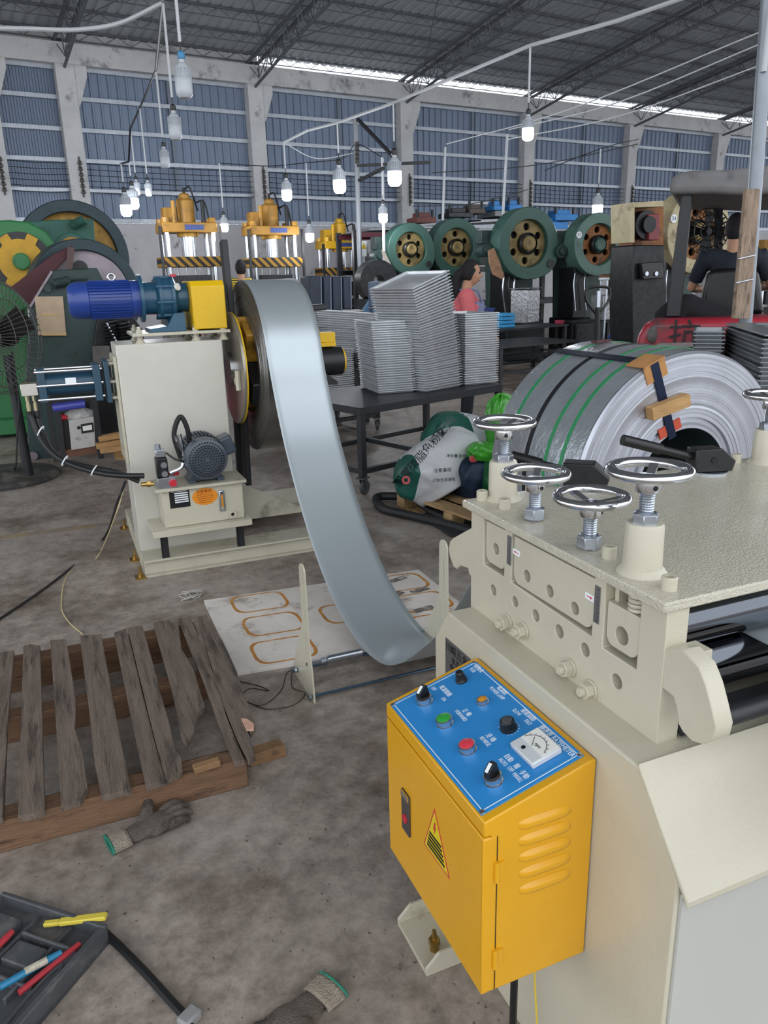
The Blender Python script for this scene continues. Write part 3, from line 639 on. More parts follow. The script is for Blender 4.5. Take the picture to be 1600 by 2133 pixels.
# ================================================================== DECOILER
CREAMN = mat('cream_paint_light', '#cbc7bd', 0.4, var=0.04, scale=4, coat=0.1)
dec = thing('decoiler', 'cream motorised decoiler with blue motor, yellow guard and yellow disc carrying the coil', 'decoiler', (0.7, 4.7, 0))
TEAL = mat('teal_gearbox_paint', '#24506a', 0.35, var=0.06, scale=8, coat=0.2); NAVY = mat('blue_motor_paint', '#24408c', 0.35, var=0.06, scale=8, coat=0.2)
DTEAL = mat('dark_teal_paint', '#1d4257', 0.4, coat=0.2)
m = MB(); m.box2((0.305, 4.48, 0.09), (0.885, 4.84, 1.283)); m.build('body', CREAMN, dec, bevel=0.006)
m = MB(); m.box2((0.288, 4.5, 0.62), (0.304, 4.82, 1.22)); m.build('side_cover', CREAM, dec, bevel=0.003)
def channel(x0, x1, y0, y1, h=0.1, t=0.012):
    m = MB(); m.box2((x0, y0, 0), (x1, y1, t)); m.box2((x0, y0, h - t), (x1, y1, h)); m.box2((x0, y0 + 0.03, t), (x1, y0 + 0.03 + t, h - t)); m.box2((x0, y1 - 0.03 - t, t), (x1, y1 - 0.03, h - t)); return m
channel(0.30, 1.62, 4.275, 4.47).build('base_rail', CREAMD, dec, bevel=0.002)
channel(0.30, 1.62, 5.25, 5.43).build('base_rail', CREAMD, dec, bevel=0.002)
m = MB(); m.box2((0.30, 4.47, 0), (0.44, 5.25, 0.1)); m.build('base_rail', CREAMD, dec, bevel=0.002)
m = MB(); m.prism([(0.885, 0.10), (1.45, 0.10), (0.885, 0.40)], (0, 4.79, 0), XV, ZV, (0, 0.02, 0)); m.build('gusset', CREAMD, dec)
m = MB(); m.prism([(0.885, 5.25), (1.5, 5.25), (1.5, 5.1), (0.885, 4.84)], (0, 0, 0.088), XV, YV, (0, 0, 0.012)); m.build('deck_plate', CREAMD, dec)
m = MB(); m.box2((0.305, 4.84, 0.09), (0.885, 5.25, 0.11)); m.build('deck_plate', CREAMD, dec)
m = MB(); m.ring((0.6, 4.478, 0.205), (0, 1, 0), 0.042, 0.026, 0.02, 24); m.build('cable_gland', CREAM, dec)
m = MB(); m.cyl((0.6, 4.474, 0.205), (0.6, 4.48, 0.205), 0.026, None, 20); m.build('cable_hole', BLACKP, dec)
an = MB(); an.box2((-0.03, -0.03, 0), (0.03, 0.03, 0.01)); an.cyl((0, 0, 0.01), (0, 0, 0.03), 0.014, None, 6); an.cyl((0, 0, 0.03), (0, 0, 0.07), 0.007, None, 8)
ANR = Rep(an, 'anchor_bolt', BRASS, smooth=30)
for p in ((0.275, 4.30), (0.275, 4.62), (0.275, 5.3)): ANR.put(dec, (p[0], p[1], 0))
# shelf for the hydraulic unit
m = MB(); m.box2((0.36, 4.20, 0.25), (0.915, 4.48, 0.285)); m.build('shelf', CREAM, dec, bevel=0.002)
lg = MB(); lg.box2((-0.02, -0.003, 0.098), (0.02, 0.003, 0.252)); lg.box2((-0.02, -0.003, 0.098), (-0.014, 0.03, 0.252)); LGR = Rep(lg, 'shelf_leg', BLACKM, smooth=0)
for x in (0.425, 0.86): LGR.put(dec, (x, 4.29, 0))
# drive: plate, studs, motor, reducer, guard
m = MB(); m.box2((0.40, 4.47, 1.322), (0.935, 4.82, 1.338)); m.build('motor_plate', CREAM, dec, bevel=0.002)
sd = MB(); sd.lathe([(0.03, 0), (0.022, 0.012), (0.016, 0.02), (0.016, 0.042)], (0, 0, 1.281), (0, 0, 1), 14); sd.cyl((0, 0, 1.338), (0, 0, 1.356), 0.018, None, 6); sd.cyl((0, 0, 1.356), (0, 0, 1.372), 0.010, None, 10); sd.cyl((0, 0, 1.308), (0, 0, 1.322), 0.018, None, 6)
SDR = Rep(sd, 'stud', CREAM, smooth=30)
for x in (0.44, 0.745, 0.90):
    for y in (4.51, 4.78): SDR.put(dec, (x, y, 0))
MYc, MZc = 4.65, 1.518
m = MB(); m.lathe([(0.0, 0.10), (0.07, 0.102), (0.088, 0.118), (0.099, 0.15), (0.099, 0.205), (0.094, 0.21), (0.094, 0.425), (0.099, 0.43), (0.099, 0.475), (0.0, 0.475)], (0, MYc, MZc), (1, 0, 0), 40); mo = m.build('drive_motor', NAVY, dec, smooth=40)
m = MB()
for i in range(36):
    a = 2 * pi * i / 36; c_, s_2 = cos(a), sin(a); m.bar((0.212, MYc + 0.098 * c_, MZc + 0.098 * s_2), (0.424, MYc + 0.098 * c_, MZc + 0.098 * s_2), 0.012, 0.0045, (0, -s_2, c_))
m.build('cooling_fins', NAVY, mo)
m = MB(); m.torus((0.34, MYc, MZc + 0.118), (0, 1, 0), 0.018, 0.006, 16, 8); m.cyl((0.34, MYc, MZc + 0.09), (0.34, MYc, MZc + 0.102), 0.01, None, 10); m.build('lifting_eye', CHROME, mo)
m = MB(); m.lathe([(0.085, 0.474), (0.128, 0.474), (0.128, 0.492), (0.088, 0.496), (0.088, 0.56), (0.105, 0.565), (0.118, 0.575), (0.118, 0.592), (0.108, 0.594), (0.108, 0.64), (0.118, 0.642), (0.118, 0.66), (0.1, 0.672), (0.08, 0.68), (0.08, 0.735), (0, 0.735)], (0, MYc, MZc), (1, 0, 0), 36); rd = m.build('gear_reducer', TEAL, dec, smooth=35)
m = MB(); m.prism([(0.50, 0), (0.70, 0), (0.70, 0.10), (0.64, 0.10), (0.60, 0.03), (0.50, 0.018)], (0, 4.53, 1.338), XV, ZV, (0, 0.24, 0)); m.build('reducer_foot', TEAL, rd, bevel=0.003)
rb = MB(); rb.cyl((0.56, 0, 0), (0.655, 0, 0), 0.009, None, 8); RBR = Rep(rb, 'reducer_bolt', TEAL)
for i in range(8): a = 2 * pi * i / 8 + 0.2; RBR.put(rd, (0, MYc + 0.112 * cos(a), MZc + 0.112 * sin(a)))
m = MB(); m.cyl((0.665, 4.60, 1.632), (0.665, 4.60, 1.645), 0.018, None, 12); m.build('red_cap', RED, rd)
m = MB(); m.cyl((0.672, 4.553, 1.575), (0.679, 4.545, 1.578), 0.02, None, 16); m.build('sight_glass', METER, rd)
g0, g1, gy0, gy1, gz0, gz1 = 0.738, 0.925, 4.49, 4.81, 1.345, 1.607
m = MB()
pro = [(gy0, gz0), (gy0, gz1 - 0.03), (gy0 + 0.03, gz1), (gy1 - 0.03, gz1), (gy1, gz1 - 0.03), (gy1, gz0)]
m.prism(pro, (g0, 0, 0), YV, ZV, (g1 - g0, 0, 0)); m.build('chain_guard', YELP, dec, bevel=0.006, seg=3)
# disc, mandrel, keeper arms
m = MB(); m.cyl((0.955, 4.62, 1.10), (0.972, 4.62, 1.10), 0.325, None, 64); dk = m.build('backing_disc', mat('disc_steel', '#a19a8e', 0.35, 0.6, var=0.12, scale=4), dec, bevel=0.001)
m = MB(); m.ring((0.9745, 4.62, 1.10), (1, 0, 0), 0.327, 0.20, 0.008, 64); m.build('yellow_rim', YELP, dk)
m = MB(); m.cyl((0.93, 4.62, 1.10), (0.956, 4.62, 1.10), 0.10, None, 32); m.build('shaft_collar', STEEL, dk)
m = MB(); m.cyl((0.925, 4.42, 1.05), (0.956, 4.42, 1.05), 0.02, None, 12); m.cyl((0.94, 4.40, 1.00), (0.94, 4.40, 1.11), 0.016, None, 6); m.build('clamp_bolt', CREAM, dk)
m = MB(); m.cyl((0.97, 4.61, 1.108), (1.64, 4.61, 1.108), 0.088, None, 32); md_ = m.build('mandrel', BLACKM, dec)
m = MB(); m.ring((1.645, 4.61, 1.108), (1, 0, 0), 0.075, 0.04, 0.02, 24); m.build('mandrel_cap', YELP, md_)
for k, a in enumerate((0.5, 2.1, 3.7, 5.3)):
    c_, s_2 = cos(a), sin(a); m = MB(); m.box((1.23, 4.61 + 0.18 * c_, 1.108 + 0.18 * s_2), (0.44, 0.19, 0.16), Matrix.Rotation(a, 3, 'X')); m.build('expanding_segment', YELD if k % 2 else BLACKM, dec, bevel=0.01)
m = MB(); m.box2((0.985, 4.55, 1.27), (1.05, 4.60, 1.40)); m.build('segment_bracket', YELD, dec)
for p0, p1, wdt in (((1.005, 4.73, 1.20), (1.005, 4.80, 1.83), 0.085), ((1.005, 4.60, 1.02), (1.005, 4.655, 0.375), 0.07), ((0.985, 4.72, 1.0), (0.985, 4.78, 0.36), 0.05)):
    m = MB(); m.bar(p0, p1, wdt, 0.035, (1, 0, 0)); m.build('keeper_arm', BLACKM, dec, bevel=0.004)
m = MB(); m.box2((1.43, 4.56, 1.20), (1.60, 4.66, 1.225)); m.box2((1.50, 4.57, 1.225), (1.60, 4.65, 1.285)); m.build('outer_bracket', YELP, dec, bevel=0.003)
m = MB(); m.bar((1.46, 4.61, 1.20), (1.40, 4.66, 1.46), 0.04, 0.03, (1, 0, 0)); m.build('outer_link', YELP, dec)
m = MB(); m.bar((1.37, 4.62, 1.43), (1.56, 4.62, 1.435), 0.09, 0.035); m.build('outer_paddle', BLACKM, dec, bevel=0.008)
m = MB(); m.prism([(1.44, 1.10), (1.60, 0.985), (1.60, 0.965), (1.45, 0.97)], (0, 4.56, 0), XV, ZV, (0, 0.08, 0)); m.build('outer_paddle', BLACKM, dec)
# hydraulic cylinder on the left
CZ, CY = 1.08, 4.65
def cyl_part(): pass
m = MB(); m.cyl((-0.075, CY, CZ), (0.19, CY, CZ), 0.062, None, 28); hc = m.build('hydraulic_cylinder', DTEAL, dec)
for x0, x1, h in ((-0.11, -0.07, 0.09), (0.175, 0.215, 0.10), (0.235, 0.262, 0.115)):
    m = MB(); m.box2((x0, CY - h * 0.85, CZ - h), (x1, CY + h * 0.85, CZ + h)); m.build('cylinder_head', DTEAL, hc, bevel=0.003)
tr_ = MB(); tr_.cyl((-0.12, 0, 0), (0.225, 0, 0), 0.007, None, 8); TR_ = Rep(tr_, 'tie_rod', CHROME)
for dy, dz in ((-0.072, 0.075), (-0.072, 0.0), (-0.072, -0.075), (0.072, 0.075)): TR_.put(hc, (0, CY + dy, CZ + dz))
rod = MB(); rod.cyl((0.26, 0, 0), (0.295, 0, 0), 0.009, None, 8); ROD = Rep(rod, 'standoff', CREAM)
for dy in (-0.08, 0.08):
    for dz in (0.1, 0.0, -0.09): ROD.put(hc, (0, CY + dy, CZ + dz))
m = MB(); m.box2((0.03, CY - 0.0665, CZ + 0.005), (0.085, CY - 0.058, CZ + 0.035)); m.build('cylinder_label', WHITE, hc)
m = MB(); m.box2((-0.2, CY - 0.045, CZ - 0.05), (-0.115, CY + 0.045, CZ + 0.015)); un = m.build('rotary_union', mat('aluminium_block', '#c9c6c0', 0.25, 0.9), hc, bevel=0.002)
ft = MB(); ft.cyl((0, 0, 0), (0, 0, -0.03), 0.012, None, 6); ft.cyl((0, 0, -0.03), (0, 0, -0.045), 0.009, None, 10); ft.cyl((0, 0, -0.045), (0, 0, -0.085), 0.012, None, 12); FTR = Rep(ft, 'hose_fitting', mat('zinc_brass', '#c4bd9b', 0.25, 0.9), smooth=30)
for x in (-0.175, -0.14): FTR.put(un, (x, CY - 0.02, CZ - 0.05))
m = MB(); m.cyl((-0.055, CY - 0.02, CZ - 0.128), (0.115, CY - 0.02, CZ - 0.118), 0.024, None, 18); m.build('purple_sleeve', mat('purple_sleeve', '#3b3f92', 0.4), hc)
# ================================================================== HYDRAULIC UNIT
hyd = thing('hydraulic_unit', 'cream hydraulic power pack with grey motor on the decoiler shelf', 'power pack', (0.65, 4.34, 0.285))
HY0 = 4.25
m = MB(); m.box2((0.435, HY0, 0.286), (0.885, 4.47, 0.50)); m.build('tank', CREAM, hyd, bevel=0.004)
m = MB(); m.box2((0.40, HY0 - 0.03, 0.50), (0.905, 4.475, 0.517)); m.build('tank_lid', CREAMD, hyd, bevel=0.002)
a = at_y(351, 1020, HY0); b = at_y(397, 1054, HY0)
m = MB(); m.box2((a.x, HY0 - 0.003, b.z), (b.x, HY0, a.z)); npl = m.build('rating_plate', BLACKP, hyd)
m = MB()
for i in range(5): z = a.z - 0.028 - i * 0.0125; m.box2((a.x + 0.028, HY0 - 0.0036, z - 0.003), (b.x - 0.008, HY0 - 0.003, z + 0.004))
for i in range(2): m.box2((a.x + 0.012, HY0 - 0.0036, a.z - 0.018 + i * 0.008), (b.x - 0.012, HY0 - 0.003, a.z - 0.0155 + i * 0.008))
m.build('plate_lines', WHITE, npl)
c = at_y(427, 1034, HY0); ORG = mat('orange_sticker', '#e08a1e', 0.4)
m = MB(); m.prism([(0.071 * cos(2 * pi * i / 36), 0.049 * sin(2 * pi * i / 36)) for i in range(36)], (c.x, HY0 - 0.002, c.z), XV, ZV, (0, 0.002, 0)); stk = m.build('oval_sticker', ORG, hyd)
RDP = mat('dark_red_print', '#7d2a10', 0.5)
text('注意事项', (c.x - 0.004, HY0 - 0.0024, c.z + 0.028), (1, 0, 0), (0, 0, 1), 0.022, RDP, stk)
m = MB()
for i in range(5): wd = 0.052 - 0.006 * abs(i - 1); m.box2((c.x - wd, HY0 - 0.0025, c.z + 0.010 - i * 0.011), (c.x + wd * 0.95, HY0 - 0.002, c.z + 0.0125 - i * 0.011))
m.build('sticker_lines', RDP, stk)
c = at_y(462, 1042, HY0)
m = MB(); m.box((c.x, HY0 - 0.007, c.z), (0.034, 0.014, 0.125)); lg_ = m.build('level_gauge', ZINC, hyd, bevel=0.006)
m = MB(); m.box((c.x, HY0 - 0.0148, c.z), (0.012, 0.003, 0.075)); m.build('gauge_glass', AMBER, lg_)
for dz in (-0.048, 0.048): m = MB(); m.cyl((c.x, HY0 - 0.013, c.z + dz), (c.x, HY0 - 0.019, c.z + dz), 0.009, None, 12); m.build('gauge_bolt', CHROME, lg_)
c = at_y(484, 1070, HY0); m = MB(); m.ring((c.x, HY0 - 0.008, c.z), (0, 1, 0), 0.022, 0.011, 0.018, 20); m.build('drain_boss', CREAM, hyd)
m = MB(); m.cyl((c.x, HY0 - 0.004, c.z), (c.x, HY0, c.z), 0.012, None, 12); m.build('drain_plug', BLACKP, hyd)
GREYM = mat('slate_motor_paint', '#444c58', 0.35, coat=0.2)
c = at_y(432, 958, 4.19); mx, mz = c.x, c.z
m = MB(); m.lathe([(0.0, 0.0), (0.075, 0.0), (0.078, 0.004), (0.112, 0.012), (0.118, 0.03), (0.118, 0.07), (0.108, 0.075), (0.108, 0.24), (0.118, 0.245), (0.118, 0.27), (0, 0.27)], (mx, 4.19, mz), (0, 1, 0), 40); em = m.build('pump_motor', GREYM, hyd, smooth=35)
m = MB()
for i in range(40):
    a = 2 * pi * i / 40; m.bar((mx + 0.115 * cos(a), 4.27, mz + 0.115 * sin(a)), (mx + 0.115 * cos(a), 4.43, mz + 0.115 * sin(a)), 0.018, 0.004, (-sin(a), 0, cos(a)))
m.build('motor_fins', GREYM, em)
m = MB()
for rr in (0.02, 0.035, 0.05, 0.065, 0.08, 0.095):
    k = max(6, int(rr * 420))
    for i in range(k): a = 2 * pi * i / k; m.box((mx + rr * cos(a), 4.187 + 0.012 * max(0, (rr - 0.076)) / 0.036, mz + rr * sin(a)), (0.007, 0.004, 0.007), Matrix.Rotation(-a, 3, 'Y'))
tag(m.build('vent_holes', BLACKP, em), kind='stuff')
m = MB(); m.box((mx + 0.135, 4.33, mz + 0.05), (0.075, 0.12, 0.105), Matrix.Rotation(-0.35, 3, 'Y')); m.build('terminal_box', GREYM, em, bevel=0.012)
m = MB(); m.box2((mx - 0.10, 4.27, 0.517), (mx - 0.06, 4.42, 0.535)); m.box2((mx + 0.06, 4.27, 0.517), (mx + 0.10, 4.42, 0.535)); m.prism([(mx - 0.1, 0.53), (mx + 0.1, 0.53), (mx + 0.07, 0.575), (mx - 0.07, 0.575)], (0, 4.28, 0), XV, ZV, (0, 0.13, 0)); m.build('motor_foot', GREYM, em)
c = at_y(345, 985, 4.25)
m = MB(); m.box((c.x, 4.27, 0.517 + 0.03), (0.095, 0.07, 0.06)); mf = m.build('manifold_block', ZINC, hyd, bevel=0.002)
m = MB(); m.cyl((c.x + 0.03, 4.235, 0.547), (c.x + 0.03, 4.215, 0.547), 0.02, None, 18); m.build('red_knob', RED, mf)
m = MB(); m.box((c.x + 0.05, 4.33, 0.575), (0.06, 0.03, 0.02)); m.build('red_tag', RED, mf)
c = at_y(335, 955, 4.27)
m = MB(); m.box((c.x + 0.0, 4.28, 0.577 + 0.055), (0.062, 0.075, 0.11)); vb = m.build('solenoid_valve', BLACKP, hyd, bevel=0.006)
for dz in (0.022, 0.072): m = MB(); m.cyl((c.x + 0.008, 4.243, 0.577 + dz), (c.x + 0.008, 4.232, 0.577 + dz), 0.017, None, 16); m.build('valve_plug', ZINC, vb)
m = MB(); m.box((c.x, 4.28, 0.71), (0.05, 0.05, 0.045)); m.cyl((c.x - 0.01, 4.28, 0.73), (c.x - 0.01, 4.28, 0.76), 0.016, None, 10); m.build('valve_connector', ZINC, vb, bevel=0.004)
m = MB(); m.tube(spl([(c.x + 0.03, 4.27, 0.71), (c.x + 0.07, 4.25, 0.675), (c.x + 0.12, 4.26, 0.65), (mx - 0.1, 4.3, 0.62)], 6), 0.006, 6); m.build('valve_lead', BLACKP, vb)
p0 = at_y(387, 945, 4.30); p1 = at_y(364, 905, 4.30); p2 = at_y(376, 868, 4.30); p3 = at_y(392, 900, 4.30); p4 = at_y(394, 945, 4.33)
m = MB(); m.tube(spl([p0 + Vector((-0.03, 0, -0.02)), p1 + Vector((-0.004, 0, 0)), p2, p3, p4], 8), 0.014, 10); m.build('loop_hose', RUBBER, hyd)
m = MB(); q0 = at_y(378, 912, 4.29); q1 = at_y(376, 975, 4.29); m.cyl(q0 + Vector((-0.02, 0, 0.02)), q0 + Vector((-0.005, 0, -0.07)), 0.022, 0.018, 10); m.tube(spl([q0 + Vector((0, 0, -0.06)), q0 + Vector((0, 0, -0.13)), q1 + Vector((0, 0, 0.0)), q1 + Vector((-0.06, 0, -0.02))], 6), 0.011, 8); m.build('elbow_pipe', STEEL, hyd)
m = MB(); m.cyl((0.40, 4.27, 0.545), (0.335, 4.27, 0.548), 0.012, None, 10); m.cyl((0.385, 4.27, 0.546), (0.365, 4.27, 0.547), 0.018, None, 6); m.build('hose_coupling', BRASS, hyd, smooth=30)
# hoses from the cylinder to the power pack
FITB = [(-0.175, CY - 0.02), (-0.14, CY - 0.02)]
pxs = [(66, 868), (80, 905), (103, 938), (135, 962), (185, 980), (240, 990), (300, 991)]
ys = [4.62, 4.58, 4.52, 4.46, 4.40, 4.32, 4.272]
HOSEM = mat('hydraulic_hose', '#18191b', 0.45)
for k in range(2):
    pts = [(FITB[k][0], FITB[k][1], CZ - 0.135), (FITB[k][0] + 0.003, FITB[k][1], CZ - 0.17)] + [at_y(x + (10 if i < 2 else 3) * k, y - 6 * k * (i > 3), Y + 0.018 * k) for i, ((x, y), Y) in enumerate(zip(pxs, ys))]
    if k: pts[-1] = Vector((0.33, 4.30, 0.56))
    m = MB(); m.tube(spl(pts, 6), 0.015, 10); ho = m.build('hydraulic_hose', HOSEM, None)
    tag(ho, ['black hydraulic hose from the left brass fitting, lower of the pair', 'black hydraulic hose from the right brass fitting, upper of the pair'][k], 'hose', 'hydraulic hoses left of the decoiler')
    if k == 0:
        for x, y, Y in ((85, 900, 4.57), (135, 962, 4.46), (196, 982, 4.39)):
            m = MB(); m.torus(at_y(x, y - 2, Y + 0.008), Vector((0.75, -0.25, -0.5)), 0.03, 0.004, 18, 6); m.build('cable_tie', WHITE, ho)
# floor cables near the decoiler
def cable(name, pix, r, mt, label, cat='cable', z=None, n=6):
    P = [Vector((*at_z(x, y, 0)[:2], r + (z[i] if z else 0))) for i, (x, y) in enumerate(pix)]
    m = MB(); m.tube(spl(P, n), r, 6); return tag(m.build(name, mt, None), label, cat)
P = [at_y(262, 1002, 4.25), at_y(245, 1045, 4.22), Vector((*at_z(215, 1125)[:2], 0.006)), Vector((*at_z(130, 1200)[:2], 0.006)), Vector((*at_z(40, 1265)[:2], 0.006)), Vector((*at_z(-60, 1330)[:2], 0.006))]
m = MB(); m.tube(spl(P, 8), 0.007, 7); tag(m.build('power_cable', RUBBER, None), 'thick black power cable running from the decoiler across the floor to the left edge', 'cable')
P = [at_y(262, 1002, 4.25), at_y(240, 1075, 4.22), Vector((*at_z(200, 1165)[:2], 0.003)), Vector((*at_z(143, 1195)[:2], 0.003)), Vector((*at_z(128, 1258)[:2], 0.003)), Vector((*at_z(140, 1292)[:2], 0.003)), Vector((*at_z(172, 1322)[:2], 0.003))]
m = MB(); m.tube(spl(P, 8), 0.0032, 6); tag(m.build('yellow_wire', mat('cream_wire', '#c9b98a', 0.5), None), 'thin pale yellow wire curving over the floor towards the dark pallet', 'wire')
# ================================================================== LOOP CONTROL STAND
loop = thing('loop_stand', 'cream floor stand with two slotted upright arms on either side of the strip loop', 'stand', (1.05, 2.68, 0))
ol = [(2.585, 0.0), (2.855, 0.0), (2.86, 0.035), (2.80, 0.15), (2.715, 0.27), (2.695, 0.31), (2.69, 0.53)] + [(2.655 + 0.035 * cos(a), 0.53 + 0.035 * sin(a)) for a in [pi * i / 8 for i in range(1, 8)]] + [(2.62, 0.53), (2.615, 0.22), (2.595, 0.13)]
slot = [(2.648, 0.13), (2.662, 0.13), (2.662, 0.485), (2.648, 0.485)]
XA2 = at_y(922, 1200, 2.66).x
for x in (0.752, XA2):
    m = MB(); m.plate(ol, [slot], (x, 0, 0), YV, ZV, (0.006, 0, 0)); m.build('slotted_arm', CREAM, loop, smooth=0)
for y, z, r in ((2.605, 0.022, 0.006), (2.835, 0.03, 0.006), (2.80, 0.045, 0.006)):
    m = MB(); m.cyl((0.735, y, z), (XA2 + 0.02, y, z), r, None, 10); tr2 = m.build('tie_rod', mat('blue_zinc_rod', '#5b7288', 0.3, 0.9), loop)
    for x in (0.742, XA2 + 0.012): m = MB(); m.cyl((x - 0.005, y, z), (x + 0.005, y, z), 0.012, None, 6); m.build('rod_nut', ZINC, tr2, smooth=30)
m = MB(); m.cyl((0.752, 2.662, 0.135), (0.9, 2.662, 0.135), 0.008, None, 10); m.cyl((0.84, 2.662, 0.135), (0.985, 2.662, 0.135), 0.017, None, 20); m.cyl((0.815, 2.662, 0.135), (0.832, 2.662, 0.135), 0.014, None, 6); m.build('sensing_roller', ZINC, loop)
# thin wire loops on the floor by the stand
pp = [(640, 1395), (600, 1400), (585, 1440), (545, 1470), (505, 1455), (520, 1435), (560, 1440), (540, 1430), (500, 1420)]
cable('thin_wire', pp, 0.0018, BLACKP, 'fine dark wire curled on the floor between pallet and loop stand', 'wire')
pp = [(612, 1375), (608, 1430), (636, 1445), (610, 1470), (560, 1478), (530, 1470)]
cable('thin_wire', pp, 0.0018, BLACKP, 'fine dark wire trailing from the left slotted arm', 'wire')
# ================================================================== FOAM BOARD
BOARD = mat('dirty_white_board', '#d6cfc8', 0.75, var=0.12, scale=4, dirt='#9b8f86', damt=0.35, dscale=5)
RUST = mat('rust_stain', '#b57b34', 0.8, var=0.3, scale=25, dirt='#d6cfc8', damt=0.25, dscale=30)
RUSTD = mat('dark_scrape', '#6d655f', 0.8, var=0.3, scale=30, dirt='#cfc7c0', damt=0.5, dscale=22)
bd = thing('foam_board', 'white board stained with rust coloured rectangles, flat on the floor under the strip', 'board', (1.15, 3.35, 0))
BC = [at_z(425, 1250, 0.02), at_z(872, 1186, 0.02), at_z(975, 1262, 0.02), at_z(494, 1400, 0.02)]
BC[2] = BC[1] + (BC[3] - BC[0])
m = MB(); m.prism([(q.x, q.y) for q in BC], (0, 0, 0.0), XV, YV, (0, 0, 0.02)); m.build('sheet', BOARD, bd, bevel=0.002)
def BQ(u, v): return BC[0].lerp(BC[1], u).lerp(BC[3].lerp(BC[2], u), v)
def rrect(u0, u1, v0, v1, wd, mt, nm='rust_mark'):
    def lp(d):
        pts = []; r = 0.04
        for cu, cv, a0 in ((u1 - r - d, v1 - 2 * r - d, 0), (u0 + r + d, v1 - 2 * r - d, pi / 2), (u0 + r + d, v0 + 2 * r + d, pi), (u1 - r - d, v0 + 2 * r + d, 1.5 * pi)):
            for i in range(5): a = a0 + pi / 2 * i / 4; q = BQ(cu + r * cos(a), cv + 2 * r * sin(a)); pts.append((q.x, q.y))
        return pts
    m = MB(); m.plate(lp(0), [lp(wd)], (0, 0, 0.0202), XV, YV, (0, 0, 0.0006)); m.build(nm, mt, bd, smooth=0)
for u0, v0 in ((0.10, 0.02), (0.10, 0.36), (0.08, 0.70), (0.42, 0.36), (0.74, 0.04), (0.74, 0.38), (0.72, 0.70)): rrect(u0, u0 + 0.235, v0, v0 + 0.27, 0.012, RUST)
for u, v, a in ((0.86, 0.12, 0.3), (0.78, 0.36, 0.5), (0.9, 0.34, 0.2), (0.83, 0.62, 0.1)):
    q = BQ(u, v); m = MB(); m.box((q.x, q.y, 0.0206), (0.11, 0.045, 0.0006), Matrix.Rotation(a, 3, 'Z')); m.build('scrape_mark', RUSTD, bd, smooth=0)
# ================================================================== NEAR LEFT: PALLET, GLOVES, TOOL TRAY
def pixpoly(m, pix, Y, t):
    """an outline measured in the upright plane at depth Y, made a solid of thickness t"""
    P = [at_y(x, y, Y) for x, y in pix]; n = len(P); T = Vector((0, t, 0))
    m.add(P + [q + T for q in P], [tuple(range(n - 1, -1, -1)), tuple(range(n, 2 * n))] + [(i, (i + 1) % n, n + (i + 1) % n, n + i) for i in range(n)]); return m
OLDW = mat('weathered_wood', '#6d5f55', 0.85, var=0.3, scale=5, bump=0.5, bscale=25, dirt='#37302b', damt=0.45, dscale=4, stretch=(9, 0.9, 5))
OLDW2 = mat('weathered_wood_brown', '#7a5c45', 0.85, var=0.35, scale=4, bump=0.5, bscale=25, dirt='#3b2a20', damt=0.4, dscale=4, stretch=(1, 9, 6))
RAWW = mat('raw_wood', '#b08a5a', 0.75, var=0.25, scale=6, bump=0.3, bscale=30, stretch=(1, 6, 6))
pal = thing('wooden_pallet', 'dark weathered wooden pallet with broken deck boards on the floor at left', 'pallet', (-0.2, 2.8, 0))
ZD = 0.13
def z7(a, b): return (a / 2.58, 1250 + b / 2.58)
def lines(f, k): return at_z(*f, ZD)
bm_y = [at_z(250, 1700, 0.0).y]
for k, (y0, hgt) in enumerate(((2.185, 0.105), (2.80, 0.10), (3.27, 0.10))):
    m = MB(); m.box2((-1.0, y0, 0.0), (0.395 if k == 0 else 0.42, y0 + 0.075, hgt)); m.build('stringer', OLDW2, pal, bevel=0.004)
boards = [[(-60, 290), (75, 268), (40, 660), (15, 1170), (-90, 1200)],
          [(125, 245), (160, 235), (215, 245), (228, 700), (240, 1125), (200, 1145), (97, 1160), (112, 700)],
          [(270, 215), (355, 208), (380, 360), (410, 560), (400, 680), (450, 850), (470, 1010), (430, 1075), (328, 1105), (310, 800)],
          [(428, 190), (545, 182), (600, 500), (650, 760), (705, 1015), (600, 1040), (545, 1050), (510, 880), (480, 600)],
          [(612, 175), (680, 148), (760, 480), (830, 760), (888, 965), (785, 1000), (720, 700)],
          [(685, 148), (765, 135), (820, 330), (880, 560), (910, 660), (940, 800), (975, 850), (980, 915), (890, 965), (835, 760)],
          [(822, 118), (905, 105), (960, 140), (975, 260), (1040, 370), (1100, 570), (1065, 600), (1045, 700), (1000, 782), (975, 740), (930, 500)],
          [(955, 98), (1022, 88), (1060, 180), (1110, 310), (1160, 420), (1215, 620), (1280, 780), (1315, 860), (1260, 868), (1180, 670), (1080, 400)],
          [(1062, 88), (1112, 78), (1180, 250), (1240, 370), (1300, 480), (1345, 580), (1375, 680), (1345, 715), (1300, 620), (1330, 720), (1372, 830), (1335, 862), (1270, 740), (1200, 560), (1150, 400)]]
for b in boards:
    P = [at_z(*z7(*q), ZD) for q in b]; m = MB(); m.prism([(q.x, q.y) for q in P], (0, 0, ZD - 0.022), XV, YV, (0, 0, 0.022)); m.build('deck_board', OLDW, pal, bevel=0.0015, smooth=0)
m = MB(); q = at_z(*z7(1333, 675), ZD); m.prism([(-0.012, -0.03), (0.01, -0.04), (0.02, -0.01), (0.006, 0.03), (-0.012, 0.045)], (q.x, q.y, ZD), XV, YV, (0, 0, 0.008)); m.build('splinter', mat('fresh_splinter', '#c9a08c', 0.8, var=0.2, scale=40), pal)
for y0 in (2.3, 3.2): m = MB(); m.box2((-1.0, y0, 0.0), (0.42, y0 + 0.09, 0.02)); m.build('bottom_board', OLDW2, pal, bevel=0.002)
